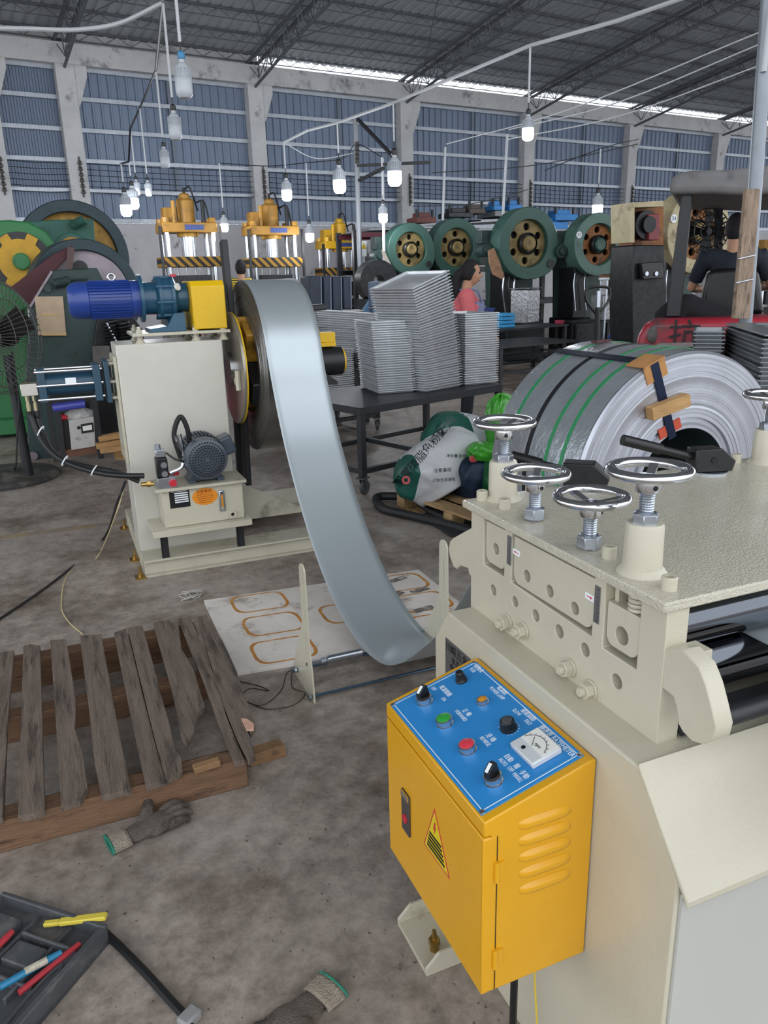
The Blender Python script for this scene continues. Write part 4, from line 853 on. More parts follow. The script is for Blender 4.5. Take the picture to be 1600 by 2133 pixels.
BATW = mat('dull_pine', '#8a6a4a', 0.8, var=0.3, scale=8, bump=0.3, bscale=30, dirt='#54402e', damt=0.4, dscale=9)
q = at_z(*z7(1110, 885), 0.12); m = MB(); m.box((q.x, q.y, 0.118), (0.085, 0.03, 0.022), Matrix.Rotation(0.1, 3, 'Z')); tag(m.build('wood_offcut', BATW, None, bevel=0.003), 'small offcut of wood lying on the pallet stringer near the broken boards', 'wood offcut')
q = at_z(555, 1565, 0.03); m = MB(); m.box((q.x - 0.02, q.y, 0.035), (0.16, 0.05, 0.026), Matrix.Rotation(0.12, 3, 'Z')); m.box((q.x, q.y + 0.01, 0.011), (0.13, 0.06, 0.022), Matrix.Rotation(0.05, 3, 'Z')); tag(m.build('wooden_batten', BATW, None, bevel=0.002), 'short raw wooden batten sticking out past the front right pallet corner', 'batten')
# knitted gloves
GLV = mat('dirty_knit_glove', '#6f665e', 0.95, var=0.25, scale=14, bump=0.9, bscale=240, dirt='#3c3833', damt=0.55, dscale=9)
GLVC = mat('pale_knit_cuff', '#a89c8d', 0.95, var=0.15, scale=60, bump=1.0, bscale=200)
GRN = mat('green_cuff_edge', '#2f7d68', 0.9, var=0.2, scale=80)
def glove(loc, rz, label, s=1.0):
    g = thing('work_glove', label, 'glove', loc, rz, 'knitted work gloves on the floor', world=False)
    m = MB(); m.sphere((0.0, 0, 0.018), 0.055, 18, 12, (1.15, 0.95, 0.36))
    m.sphere((-0.05, 0, 0.017), 0.045, 16, 10, (1.2, 0.9, 0.36))
    for y, l, a in ((0.038, 0.075, 0.18), (0.014, 0.09, 0.06), (-0.012, 0.085, -0.06), (-0.036, 0.065, -0.2)):
        P = [(0.03 + l * t * cos(a), y + l * t * sin(a), 0.016 + 0.012 * sin(pi * t)) for t in (0, 0.4, 0.7, 1.0)]
        m.tube(P, [0.0155, 0.0145, 0.0135, 0.008], 10)
    m.tube([(-0.03, 0.03, 0.018), (0.0, 0.062, 0.03), (0.012, 0.085, 0.04), (0.014, 0.1, 0.038)], [0.02, 0.018, 0.016, 0.009], 10)
    o = m.build('glove_hand', GLV, g, local=True); r = o.modifiers.new('fuse', 'REMESH'); r.mode = 'VOXEL'; r.voxel_size = 0.004; r.use_smooth_shade = True
    sm = o.modifiers.new('soft', 'SMOOTH'); sm.factor = 0.6; sm.iterations = 3
    m = MB(); n = 40
    def f(u, v):
        a = 2 * pi * u; rr = 1 + 0.035 * sin(20 * a); return (-0.085 - 0.055 * v, 0.04 * cos(a) * rr * (1 + 0.1 * v), 0.016 + 0.0135 * sin(a) * rr)
    m.grid(f, 80, 5); c = m.build('ribbed_cuff', GLVC, g, local=True, smooth=60, solid=0.003)
    m = MB(); m.tube([(-0.141, 0.0445 * cos(2 * pi * i / 24), 0.016 + 0.014 * sin(2 * pi * i / 24)) for i in range(24)], 0.004, 6, False, True); m.build('green_edge', GRN, g, local=True)
    g.scale = (s, s, s); return g
q = at_z(318, 1728); glove((q.x + 0.01, q.y, 0), radians(14), 'dirty knitted glove with green cuff edge, in front of the dark pallet', 1.0)
q = at_z(600, 2150); glove((q.x, q.y, 0), radians(205), 'brown knitted glove cut off by the bottom edge of the picture', 1.0)
# tool tray with pens
TRAY = mat('grimy_black_plastic', '#4a4c50', 0.5, var=0.25, scale=10, dirt='#76726e', damt=0.4, dscale=6)
tB = at_z(224, 1925, 0.06); tA = at_z(5, 1855, 0.06); ex = (tA - tB); ex.z = 0; ex.normalize(); ey = Vector((ex.y, -ex.x, 0))
if ey.y > 0: ey = -ey
tray = thing('tool_case_tray', 'open black plastic tool case half with moulded compartments, bottom left corner', 'tool case', tuple(tB.xy) + (0,))
def TQ(a, b, z): return Vector((tB.x, tB.y, 0)) + ex * a + ey * b + Vector((0, 0, z))
RT = Matrix((ex, ey, Vector((0, 0, 1)))).transposed()
LX, LY = 0.34, 0.36
def tb(m, a0, a1, b0, b1, z0, z1): return m.box(TQ((a0 + a1) / 2, (b0 + b1) / 2, (z0 + z1) / 2), (abs(a1 - a0), abs(b1 - b0), z1 - z0), RT)
m = MB(); tb(m, 0, LX, 0, LY, 0, 0.022); m.build('tray_floor', TRAY, tray, bevel=0.004)
for n_, a0, a1, b0, b1, z1 in (('rim', 0, LX, 0, 0.014, 0.062), ('rim', 0, 0.016, 0, LY, 0.06), ('rim', LX - 0.014, LX, 0, LY, 0.06), ('rib', 0.016, 0.05, 0.08, LY, 0.045), ('divider', 0.05, 0.2, 0.075, 0.085, 0.05), ('raised_pad', 0.10, 0.19, 0.10, 0.16, 0.048), ('divider', 0.095, 0.104, 0.02, 0.24, 0.042), ('divider', 0.2, 0.21, 0.02, 0.3, 0.042), ('raised_pad', 0.23, 0.3, 0.05, 0.12, 0.05), ('divider', 0.06, 0.2, 0.19, 0.2, 0.045)):
    m = MB(); tb(m, a0, a1, b0, b1, 0.0, z1); m.build(n_, TRAY, tray, bevel=0.004)
m = MB(); m.tube([TQ(0.033 + 0.012 * cos(2 * pi * i / 24) , 0.21 + 0.085 * sin(2 * pi * i / 24), 0.047) for i in range(24)], 0.004, 6, False, True); m.build('moulded_groove', TRAY, tray)
def pen(p0, p1, z0, z1, r, body, cap, label, name='marker_pen', wide=None):
    a = at_z(*p0, z0); b = at_z(*p1, z1); t = thing(name, label, 'marker', tuple(a), group='pens in the tool tray'); d = b - a
    m = MB()
    if wide: m.bar(a, a.lerp(b, 0.75), wide, r * 1.6); m.build('body', body, t, bevel=0.003)
    else: m.cyl(a, a.lerp(b, 0.72), r, None, 14); m.build('body', body, t)
    m = MB()
    if wide: m.bar(a.lerp(b, 0.75), b, wide * 0.8, r * 1.4); m.build('slider', cap, t, bevel=0.003)
    else: m.cyl(a.lerp(b, 0.72), b, r * 1.12, r * 0.85, 14); m.build('cap', cap, t)
    return t
YPL = mat('yellow_plastic', '#d6c24a', 0.4); BPL = mat('blue_plastic', '#2b7ea8', 0.4); RPL = mat('red_plastic_pen', '#b53640', 0.4)
pen((222, 1908), (92, 1925), 0.066, 0.045, 0.008, YPL, YPL, 'yellow plastic knife lying across the far corner of the tool tray', 'utility_knife', 0.02)
t_ = pen((0, 2056), (128, 1984), 0.052, 0.05, 0.0085, BPL, BPL, 'blue marker pen with a printed sleeve lying in the tool tray')
a = at_z(52, 2024, 0.0545); b = at_z(98, 2000, 0.0535); m = MB(); m.cyl(a, b, 0.0088, None, 14); m.build('printed_sleeve', mat('sleeve_print', '#b7b0a0', 0.6, var=0.3, scale=90), t_)
pen((40, 2068), (166, 1966), 0.046, 0.046, 0.0075, RPL, RPL, 'long red marker pen under the blue one in the tool tray')
pen((-30, 1998), (26, 1940), 0.05, 0.055, 0.008, RPL, RPL, 'short red marker pen at the far left edge of the tool tray')
cable('black_lead', [(215, 1945), (262, 1990), (310, 2040), (350, 2085), (388, 2128), (400, 2160)], 0.011, RUBBER, 'thick black lead curving from the tool tray along the floor to the bottom edge')
q = at_z(396, 2130); m = MB(); m.box((q.x, q.y, 0.014), (0.05, 0.035, 0.028), Matrix.Rotation(0.6, 3, 'Z')); tag(m.build('lead_plug', mat('grey_plug', '#8f8f90', 0.5), None, bevel=0.006), 'grey plug at the end of the black lead, bottom edge', 'plug')
# ================================================================== PEDESTAL FAN
fan = thing('pedestal_fan', 'black pedestal fan with wire cage and round floor base at the left edge', 'fan', tuple(at_z(8, 998))); fb0 = at_z(8, 998)
m = MB(); m.lathe([(0.455, 0), (0.46, 0.02), (0.44, 0.045), (0.15, 0.06), (0.05, 0.075), (0, 0.075)], (fb0.x, fb0.y, 0), (0, 0, 1), 40); m.build('base', mat('dusty_black_base', '#3c3a39', 0.6, var=0.3, scale=8, dirt='#7c746c', damt=0.4), fan)
fp = at_z(60, 990, 0.05); ft_ = at_y(12, 715, fp.y)
m = MB(); m.cyl((fp.x, fp.y, 0.05), (fp.x - 0.01, fp.y, ft_.z - 0.1), 0.04, 0.036, 16); m.build('pole', BLACKM, fan)
fd = (CP - Vector((fp.x, fp.y, ft_.z))); fd.z = 0; fd.normalize(); fd = Matrix.Rotation(radians(-40), 3, 'Z') @ fd
fc = Vector((fp.x - 0.13, fp.y, ft_.z + 0.06))
m = MB(); m.cyl(fc - fd * 0.25, fc + fd * 0.02, 0.10, 0.09, 20); m.build('fan_motor', BLACKP, fan)
cg = MB(); xx, yy, dd = MB.frame(fd)
for sgn in (0.0, 1.0):
    pass
for i in range(64):
    a = 2 * pi * i / 64; r_ = xx * cos(a) + yy * sin(a)
    cg.tube([fc + fd * 0.10 + r_ * 0.09, fc + fd * 0.09 + r_ * 0.25, fc + fd * 0.03 + r_ * 0.44, fc - fd * 0.03 + r_ * 0.47, fc - fd * 0.10 + r_ * 0.43, fc - fd * 0.15 + r_ * 0.25, fc - fd * 0.16 + r_ * 0.1], 0.0028, 4, False)
for rr, h in ((0.09, 0.10), (0.2, 0.095), (0.32, 0.072), (0.42, 0.04), (0.47, 0.0), (0.42, -0.1), (0.3, -0.14)): cg.torus(fc + fd * h, fd, rr, 0.0035, 40, 4)
cg.build('wire_cage', mat('cage_wire', '#5d5a58', 0.5, 0.3), fan)
m = MB(); m.lathe([(0.1, 0), (0.1, 0.012), (0, 0.02)], fc + fd * 0.10, fd, 24); m.build('cage_badge', BLACKP, fan)
for k in range(3):
    a = 2 * pi * k / 3 + 0.4; m = MB(); e1 = xx * cos(a) + yy * sin(a); e2 = -xx * sin(a) + yy * cos(a)
    m.prism([(0.08, -0.03), (0.22, -0.12), (0.40, -0.12), (0.42, 0.0), (0.38, 0.10), (0.2, 0.06), (0.08, 0.03)], fc - fd * 0.02, e1, (e2 + fd * 0.3).normalized(), fd * 0.004); m.build('fan_blade', BLACKP, fan)
m = MB(); P = [(fp.x + 0.03, fp.y - 0.04, 1.1), (fp.x + 0.02, fp.y - 0.06, 0.7), at_y(36, 900, fp.y - 0.1), at_y(32, 975, fp.y - 0.2), Vector((*at_z(22, 990)[:2], 0.06))]; m.tube(spl(P, 6), 0.008, 6); m.build('power_lead', RUBBER, fan)
# ================================================================== PRESSES AT THE LEFT
DGREEN = mat('dark_green_machine_paint', '#2b3f3e', 0.5, var=0.2, scale=4, dirt='#1b2222', damt=0.35); GREEN = mat('bright_green_paint', '#2f7a45', 0.45, var=0.1, scale=3, dirt='#245036', damt=0.2)
MGREEN = mat('mid_green_paint', '#2a5f52', 0.5, var=0.15, scale=4, dirt='#1f3b34', damt=0.3); OXRED = mat('oxide_red_guard', '#4c1f26', 0.6, var=0.2, scale=4)
FLYG = mat('worn_flywheel_steel', '#8f858c', 0.4, 0.5, var=0.2, scale=5); FLYD = mat('dark_flywheel_rim', '#2d3d44', 0.45, 0.3, var=0.2, scale=5)
p1 = thing('punch_press', 'dark green punch press with tin board on its side, behind the fan', 'press', (at_z(150, 950).x, 8.1, 0))
m = MB(); pixpoly(m, [(108, 563), (202, 558), (245, 640), (268, 760), (262, 880), (262, 955), (62, 968), (52, 800), (62, 640)], 8.0, 0.55); m.build('frame', DGREEN, p1, bevel=0.01)
m = MB(); m.bar(at_y(62, 640, 7.99), at_y(108, 565, 7.99), 0.02, 0.03, (0, 1, 0)); m.build('edge_strip', FLYG, p1)
c = at_y(176, 616, 8.75); m = MB(); m.ring(c, (0.25, -1, 0), 0.55, 0.44, 0.22, 56); fw = m.build('flywheel', FLYD, p1, bevel=0.008)
m = MB(); m.cyl(c + Vector((0, 0.05, 0)), c + Vector((0, -0.02, 0)), 0.45, None, 48); m.build('flywheel_web', FLYG, fw)
m = MB()
for a in (1.6, 3.7, 5.8): q = c + Vector((0.27 * cos(a), -0.05, 0.27 * sin(a))); m2 = MB(); m2.cyl(q, q + Vector((0, 0.05, 0)), 0.075, None, 16); m2.build('lightening_hole', BLACKP, fw)
m = MB(); pixpoly(m, [(20, 600), (110, 530), (150, 512), (158, 520), (118, 560), (96, 610), (70, 640)], 8.4, 0.12); m.build('belt_guard', OXRED, p1, bevel=0.006)
m = MB(); m.bar(at_y(148, 515, 8.35), at_y(143, 575, 8.35), 0.06, 0.02, (0, 1, 0)); m.build('guard_strap', mat('rusty_strap', '#5b4644', 0.6), p1)
TIN = mat('tin_sheet', '#a7937c', 0.35, 0.55, var=0.2, scale=4)
m = MB(); pixpoly(m, [(72, 618), (131, 617), (138, 699), (80, 699)], 7.97, 0.02); bs = m.build('tin_board', TIN, p1)
m = MB(); pixpoly(m, [(86, 653), (121, 652), (121, 658), (87, 658)], 7.965, 0.006); m.build('tape_strip', mat('masking_tape', '#c2a277', 0.7), bs)
m = MB(); pixpoly(m, [(80, 694), (138, 693), (138, 699), (80, 699)], 7.965, 0.006); m.build('tape_strip', MATS['masking_tape'], bs)
def springo(a, b, r, n): 
    x, y, d = MB.frame(b - a); L = (b - a).length; return [a + d * (L * i / (12 * n)) + (x * cos(2 * pi * i / 12) + y * sin(2 * pi * i / 12)) * r for i in range(12 * n + 1)]
m = MB(); a = at_y(112, 592, 7.95); b = at_y(145, 584, 7.95); m.tube(springo(a, b, 0.035, 10), 0.01, 5); m.tube([b, at_y(180, 580, 7.95), at_y(196, 596, 7.95)], 0.012, 6); m.build('return_spring', DGREEN, p1)
c = at_y(99, 600, 7.96); m = MB(); m.cyl(c, c + Vector((0, 0.05, 0)), 0.04, None, 6); m.build('spring_bolt', DGREEN, p1)
m = MB(); pixpoly(m, [(60, 960), (105, 955), (110, 975), (64, 985)], 7.95, 0.5); 
c = at_y(70, 950, 7.95); m = MB(); m.cyl(c, c + Vector((0, 0.06, 0)), 0.04, None, 8); m.build('base_bolt', FLYG, p1)
p2 = thing('punch_press', 'bright green punch press with a yellow spoked flywheel at the left edge', 'press', (at_z(20, 900).x, 9.6, 0))
c = at_y(45, 545, 9.3)
m = MB(); pixpoly(m, [(-60, 462), (20, 458), (60, 462), (95, 482), (118, 512), (124, 545), (105, 600), (60, 640), (20, 660), (-60, 660)], 9.35, 0.35); m.build('flywheel_guard', GREEN, p2, bevel=0.02)
m = MB(); m.cyl(c + Vector((0, 0.02, 0)), c + Vector((0, 0.1, 0)), 0.30, None, 40); m.build('guard_opening', BLACKP, p2)
m = MB(); m.ring(c + Vector((0, -0.01, 0)), (0, 1, 0), 0.225, 0.05, 0.04, 36)
for k in range(6): a = k * pi / 3; m.box(c + Vector((0.22 * cos(a), 0.0, 0.22 * sin(a))), (0.14, 0.04, 0.11), Matrix.Rotation(-a, 3, 'Y'))
fwy = m.build('flywheel', mat('flywheel_yellow', '#c99a22', 0.5, var=0.2, scale=5), p2)
m = MB(); m.cyl(c + Vector((0, -0.1, 0)), c, 0.085, None, 24); m.build('flywheel_hub', GREEN, fwy, bevel=0.01)
m = MB(); pixpoly(m, [(-60, 640), (55, 640), (58, 870), (62, 895), (-60, 905)], 9.5, 0.7); m.build('frame', GREEN, p2, bevel=0.02)
m = MB(); pixpoly(m, [(-60, 880), (66, 872), (68, 902), (-60, 912)], 9.3, 0.95); m.build('bed', GREEN, p2, bevel=0.01)
p3 = thing('punch_press', 'older green punch press with a large dark flywheel, behind the bright green one', 'press', (at_z(190, 900).x, 10.6, 0))
c = at_y(152, 535, 10.9)
m = MB(); m.ring(c, (0.12, -1, 0), 0.66, 0.52, 0.3, 64); fw = m.build('flywheel', FLYD, p3, bevel=0.01)
m = MB(); m.cyl(c + Vector((0, 0.1, 0)), c + Vector((0, -0.02, 0)), 0.53, None, 48); m.build('flywheel_web', YELD, fw)
for a in (0.2, 1.3, 2.4, 3.5, 4.6, 5.7): q = c + Vector((0.36 * cos(a), -0.06, 0.36 * sin(a))); m2 = MB(); m2.cyl(q, q + Vector((0, 0.06, 0)), 0.08, None, 16); m2.build('lightening_hole', DARKMETAL, fw)
m = MB(); pixpoly(m, [(60, 462), (108, 458), (195, 456), (200, 530), (200, 700), (70, 700)], 10.2, 0.5); m.build('frame', MGREEN, p3, bevel=0.01)
c = at_y(152, 522, 10.15); m = MB(); m.cyl(c, c + Vector((0, 0.08, 0)), 0.2, None, 28); bo = m.build('bearing_cap', MGREEN, p3, bevel=0.01)
m = MB(); m.cyl(c + Vector((0, -0.04, 0)), c, 0.15, None, 24); m.build('crank_end', YELD, bo)
m = MB(); a = at_y(148, 470, 10.1); b = at_y(176, 458, 10.1); m.tube(springo(a, b, 0.045, 9), 0.01, 5); m.build('return_spring', MGREEN, p3)
m = MB(); pixpoly(m, [(70, 690), (200, 690), (215, 900), (70, 905)], 10.2, 0.7); m.build('bed', MGREEN, p3)
# parts hanging in front of the dark press: spring bundles, welder trolley, timber
bx = thing('spring_press', 'black oily small press with ribbed spring bundles, left of the cream decoiler', 'press', (at_z(230, 930).x, 7.7, 0))
m = MB(); pixpoly(m, [(205, 640), (262, 640), (300, 690), (300, 800), (262, 930), (215, 930), (190, 760)], 7.9, 0.4); m.build('slide_body', DARKMETAL, bx, bevel=0.01)
for x, y in ((232, 695), (258, 698)):
    a = at_y(x - 4, y - 28, 7.8); b = at_y(x + 4, y + 22, 7.8); m = MB(); m.tube(springo(a, b, 0.055, 7), 0.014, 6); m.build('spring_bundle', DARKMETAL, bx)
m = MB(); pixpoly(m, [(192, 722), (228, 720), (232, 762), (196, 764)], 7.75, 0.06); m.build('switch_box', mat('grimy_box', '#5a5552', 0.6, var=0.3, scale=12), bx)
m = MB(); a = at_y(222, 672, 7.75); b = at_y(244, 715, 7.75); m.cyl(a, b, 0.012, None, 8); m.build('tie_bar', ZINC, bx)
wl = thing('welder_trolley', 'black trolley carrying a white fronted welding set, below the hydraulic cylinder', 'trolley', (at_z(155, 960).x, 7.0, 0))
def leg(x0, y0, x1, y1, Y, w_): m = MB(); m.bar(at_y(x0, y0, Y), at_y(x1, y1, Y), w_, w_); m.build('leg', BLACKM, wl)
for a in (((101, 838, 118, 960, 7.0)), ((118, 836, 134, 972, 6.9)), ((196, 830, 211, 955, 6.9)), ((180, 836, 190, 940, 7.3))): leg(*a, 0.045)
m = MB(); pixpoly(m, [(104, 834), (196, 824), (198, 836), (106, 846)], 6.9, 0.5); m.build('top_shelf', DARKMETAL, wl)
m = MB(); pixpoly(m, [(122, 940), (200, 928), (202, 944), (124, 956)], 6.9, 0.45); m.build('lower_shelf', mat('rusty_shelf', '#6b4736', 0.7, var=0.3, scale=8), wl)
m = MB(); pixpoly(m, [(120, 868), (146, 874), (152, 938), (126, 944)], 6.95, 0.35); m.build('welder_side', BLACKP, wl)
m = MB(); pixpoly(m, [(143, 876), (196, 868), (199, 930), (149, 938)], 6.88, 0.3); wf = m.build('welder_front', mat('scuffed_white', '#b4b1af', 0.6, var=0.15, scale=9, dirt='#77726e', damt=0.3, dscale=9), wl, bevel=0.005)
m = MB(); pixpoly(m, [(168, 884), (194, 880), (196, 899), (170, 903)], 6.87, 0.01); mw = m.build('meter_window', BLACKP, wf)
m = MB(); pixpoly(m, [(172, 888), (191, 885), (192, 895), (173, 898)], 6.865, 0.006); m.build('meter_scale', METER, mw)
c = at_y(164, 891, 6.87); m = MB(); m.cyl(c, c + Vector((0, 0.02, 0)), 0.014, None, 10); m.build('control_knob', BLACKP, wf)
q = at_y(168, 868, 7.0); m = MB(); m.sphere(q, 0.14, 16, 10, (1.0, 0.6, 0.55)); tag(m.build('crumpled_wrap', mat('clear_wrap', '#a3a29f', 0.25, var=0.4, scale=30, bump=0.8, bscale=30), None), 'crumpled clear plastic wrap on top of the white welding set', 'plastic wrap')
q = at_y(129, 870, 6.95); m = MB(); m.sphere(q, 0.04, 10, 8, (1.2, 0.8, 0.7)); tag(m.build('red_rag', RED, None), 'small red rag beside the plastic wrap on the trolley', 'rag')
for i, (x0, y0, x1, y1) in enumerate(((205, 914, 250, 906), (200, 929, 258, 920), (208, 938, 268, 930))):
    m = MB(); m.bar(at_y(x0, y0, 6.9 - 0.05 * i), at_y(x1, y1, 6.9 - 0.05 * i), 0.09, 0.045); tag(m.build('timber_block', RAWW, None, bevel=0.003), ['topmost of three raw timber blocks beside the trolley', 'middle of three raw timber blocks beside the trolley', 'lowest of three raw timber blocks beside the trolley'][i], 'timber', 'raw timber blocks left of the decoiler')
m = MB(); pixpoly(m, [(238, 938), (266, 936), (266, 958), (240, 957)], 6.9, 0.3); tag(m.build('timber_support', RAWW, None), 'short timber bearer under the raw timber blocks', 'timber')
# ================================================================== CART WITH TRAY STACKS
def xy(v): return Vector((v.x, v.y, 0))
CARTM = mat('dark_cart_steel', '#2e2f33', 0.5, 0.2, var=0.25, scale=6)
TRAYM = mat('galvanised_tray', '#cfd2d6', 0.3, 0.5, var=0.12, scale=12)
WHEELM = mat('grey_castor', '#4a4a4c', 0.5)
def castor(parent, p, r=0.06, a=0.0):
    m = MB(); R_ = Matrix.Rotation(a, 3, 'Z'); d = R_ @ Vector((0, 1, 0)); f = R_ @ Vector((1, 0, 0))
    c = Vector((p[0], p[1], r)) + f * 0.02
    m.torus(c, d, r * 0.74, r * 0.26, 20, 8); m.cyl(c - d * 0.016, c + d * 0.016, r * 0.72, None, 16)
    m.bar(c + d * 0.026, Vector((p[0], p[1], 2 * r + 0.02)) + d * 0.026, 0.03, 0.004, d); m.bar(c - d * 0.026, Vector((p[0], p[1], 2 * r + 0.02)) - d * 0.026, 0.03, 0.004, d)
    m.box((p[0], p[1], 2 * r + 0.02), (0.09, 0.07, 0.012), R_); return m.build('castor', WHEELM, parent)
ZT = 0.68
FL, FR, BL = at_z(750, 850, ZT), at_z(1047, 801, ZT), at_z(690, 807, ZT)
cu = xy(FR - FL); CW = cu.length; cu.normalize(); cv = Vector((-cu.y, cu.x, 0)); CDp = 0.95
cart = thing('steel_cart', 'black steel trolley table carrying three tall stacks of silver trays', 'cart', (FL.x, FL.y, 0))
def CQ(a, b, z): return xy(FL) + cu * a + cv * b + Vector((0, 0, z))
RC = Matrix((cu, cv, Vector((0, 0, 1)))).transposed()
def cbox(a0, a1, b0, b1, z0, z1): m = MB(); m.box(CQ((a0 + a1) / 2, (b0 + b1) / 2, (z0 + z1) / 2), (a1 - a0, b1 - b0, z1 - z0), RC); return m
cbox(0, CW, 0, CDp, ZT - 0.006, ZT).build('table_top', CARTM, cart)
for a0, a1, b0, b1 in ((0, CW, 0, 0.05), (0, CW, CDp - 0.05, CDp), (0, 0.05, 0.05, CDp - 0.05), (CW - 0.05, CW, 0.05, CDp - 0.05)): cbox(a0, a1, b0, b1, ZT - 0.056, ZT - 0.006).build('top_rail', CARTM, cart, bevel=0.003)
for a in (0, CW - 0.05):
    for b in (0, CDp - 0.05):
        cbox(a, a + 0.05, b, b + 0.05, 0.15, ZT - 0.056).build('leg', CARTM, cart, bevel=0.003); q = CQ(a + 0.025, b + 0.025, 0); castor(cart, q, 0.06, 0.6)
for a0, a1, b0, b1 in ((0.05, CW - 0.05, 0.005, 0.045), (0.05, CW - 0.05, CDp - 0.045, CDp - 0.005), (0.005, 0.045, 0.05, CDp - 0.05), (CW - 0.045, CW - 0.005, 0.05, CDp - 0.05), (CW * 0.5, CW * 0.5 + 0.04, 0.05, CDp - 0.05)): cbox(a0, a1, b0, b1, 0.17, 0.21).build('lower_rail', CARTM, cart)
# trays: one pan with turned rim, copied
def pan(lx, ly, h=0.022):
    m = MB(); fl_ = 0.014
    def rect(ix, z): return [Vector((ix, ix, z)), Vector((lx - ix, ix, z)), Vector((lx - ix, ly - ix, z)), Vector((ix, ly - ix, z))]
    L_ = [rect(0.0, h - 0.007), rect(0.0, h), rect(fl_, h), rect(fl_ + 0.008, 0.003), rect(fl_ + 0.006, 0.0), rect(fl_ - 0.004, h - 0.003), ]
    vs = [q for l in L_ for q in l]; fs = []
    for k in range(len(L_) - 1):
        for i in range(4): fs.append((k * 4 + i, k * 4 + (i + 1) % 4, (k + 1) * 4 + (i + 1) % 4, (k + 1) * 4 + i))
    fs.append((12, 13, 14, 15)); fs.append((19, 18, 17, 16))
    m.add(vs, fs); return m
def stack(rep, p0, ax, n, pitch, label, group, bend=None, jit=0.0015, cat='tray'):
    """n trays, corner at p0, long edge along ax; bend(t) -> (sideways shift along ax, along ay, tilt)"""
    ax = xy(ax).normalized(); ay = Vector((-ax.y, ax.x, 0)); R0 = Matrix((ax, ay, Vector((0, 0, 1)))).transposed()
    z = p0.z; base = xy(p0)
    for i in range(n):
        t = i / max(1, n - 1); sx, sy, tl = bend(t) if bend else (0, 0, 0)
        o = rep.put(None, base + ax * (sx + random.uniform(-jit, jit)) + ay * (sy + random.uniform(-jit, jit)) + Vector((0, 0, z)), R0 @ Matrix.Rotation(tl, 3, 'Y') @ Matrix.Rotation(random.uniform(-0.004, 0.004), 3, 'Z'))
        z += pitch * (1 + random.uniform(-0.12, 0.12)); k = n - i; tag(o, label if n > 60 else (('topmost ' if k == 1 else 'lowest ' if i == 0 else '') + label + ('' if k == 1 or i == 0 else ', %d%s from top' % (k, {1: 'st', 2: 'nd', 3: 'rd'}.get(k % 10 if k % 100 not in (11, 12, 13) else 0, 'th')))), cat, group)
# left stack: near corner, left corner, right corner on the table
c0, cl, cr = at_z(788, 822, ZT + 0.002), at_z(727, 809, ZT + 0.002), at_z(867, 816, ZT + 0.002)
ax = xy(cr - c0); lx = ax.length; ax.normalize(); ly = abs(xy(cl - c0).dot(Vector((-ax.y, ax.x, 0))))
TR1 = Rep(pan(lx, ly), 'steel_tray', TRAYM, smooth=0)
stack(TR1, c0, ax, 30, 0.0195, 'silver tray in the short left stack on the black trolley', 'trays in the left trolley stack', lambda t: (-0.045 * t, 0.0, 0.0))
c0 = at_z(888, 818, ZT + 0.002); cr = at_z(963, 804, ZT + 0.002); ax2 = xy(cr - c0); TR2 = Rep(pan(ax2.length, ly), 'steel_tray', TRAYM, smooth=0)
stack(TR2, c0, ax2, 41, 0.0198, 'silver tray in the leaning middle stack on black trolley', 'trays in the middle trolley stack', lambda t: (-0.15 * t ** 1.6, 0.0, -0.28 * t ** 1.3))
c0 = at_z(968, 804, ZT + 0.002); cr = at_z(1038, 797, ZT + 0.002); ax3 = xy(cr - c0); TR3 = Rep(pan(ax3.length, 0.5), 'steel_tray', TRAYM, smooth=0)
stack(TR3, c0 + Vector((0.0, 0, 0)), ax3, 31, 0.0195, 'silver tray in the straight right stack on black trolley', 'trays in the right trolley stack')
# second, lower trolley behind with more stacks
f2 = at_z(700, 925); c2 = thing('low_cart', 'low black trolley behind the strip with stacks of silver trays', 'cart', (f2.x, f2.y, 0))
W2, D2_ = 1.25, 0.9; u2 = Vector((cos(0.2), sin(0.2), 0)); v2 = Vector((-u2.y, u2.x, 0)); R2_ = Matrix((u2, v2, Vector((0, 0, 1)))).transposed()
f2 = Vector((f2.x - 0.55, f2.y + 0.2, 0))
def c2box(a0, a1, b0, b1, z0, z1, n_): m = MB(); m.box(f2 + u2 * (a0 + a1) / 2 + v2 * (b0 + b1) / 2 + Vector((0, 0, (z0 + z1) / 2)), (a1 - a0, b1 - b0, z1 - z0), R2_); return m.build(n_, CARTM, c2)
c2box(0, W2, 0, D2_, 0.335, 0.35, 'table_top')
for a0, a1, b0, b1 in ((0, W2, 0, 0.05), (0, W2, D2_ - 0.05, D2_), (0, 0.05, 0, D2_), (W2 - 0.05, W2, 0, D2_)): c2box(a0, a1, b0, b1, 0.29, 0.335, 'top_rail'); c2box(a0, a1, b0, b1, 0.15, 0.19, 'lower_rail')
for a in (0.0, W2 - 0.05):
    for b in (0.0, D2_ - 0.05): c2box(a, a + 0.05, b, b + 0.05, 0.14, 0.3, 'leg'); castor(c2, f2 + u2 * (a + 0.025) + v2 * (b + 0.025), 0.06, 1.0)
TR4 = Rep(pan(0.55, 0.4), 'steel_tray', TRAYM, smooth=0)
stack(TR4, f2 + u2 * 0.42 + v2 * 0.05 + Vector((0, 0, 0.352)), u2, 26, 0.0205, 'silver tray in front stack on low trolley behind strip', 'trays on the low trolley front stack')
stack(TR4, f2 + u2 * 0.10 + v2 * 0.48 + Vector((0, 0, 0.352)), Vector((cos(0.0), sin(0.0), 0)), 46, 0.0205, 'silver tray in rear stack on low trolley behind strip', 'trays on the low trolley rear stack', lambda t: (0.05 * t, 0, 0.1 * t))
q = at_y(700, 640, 8.2); TR5 = Rep(pan(0.75, 0.45), 'steel_tray', TRAYM, smooth=0)
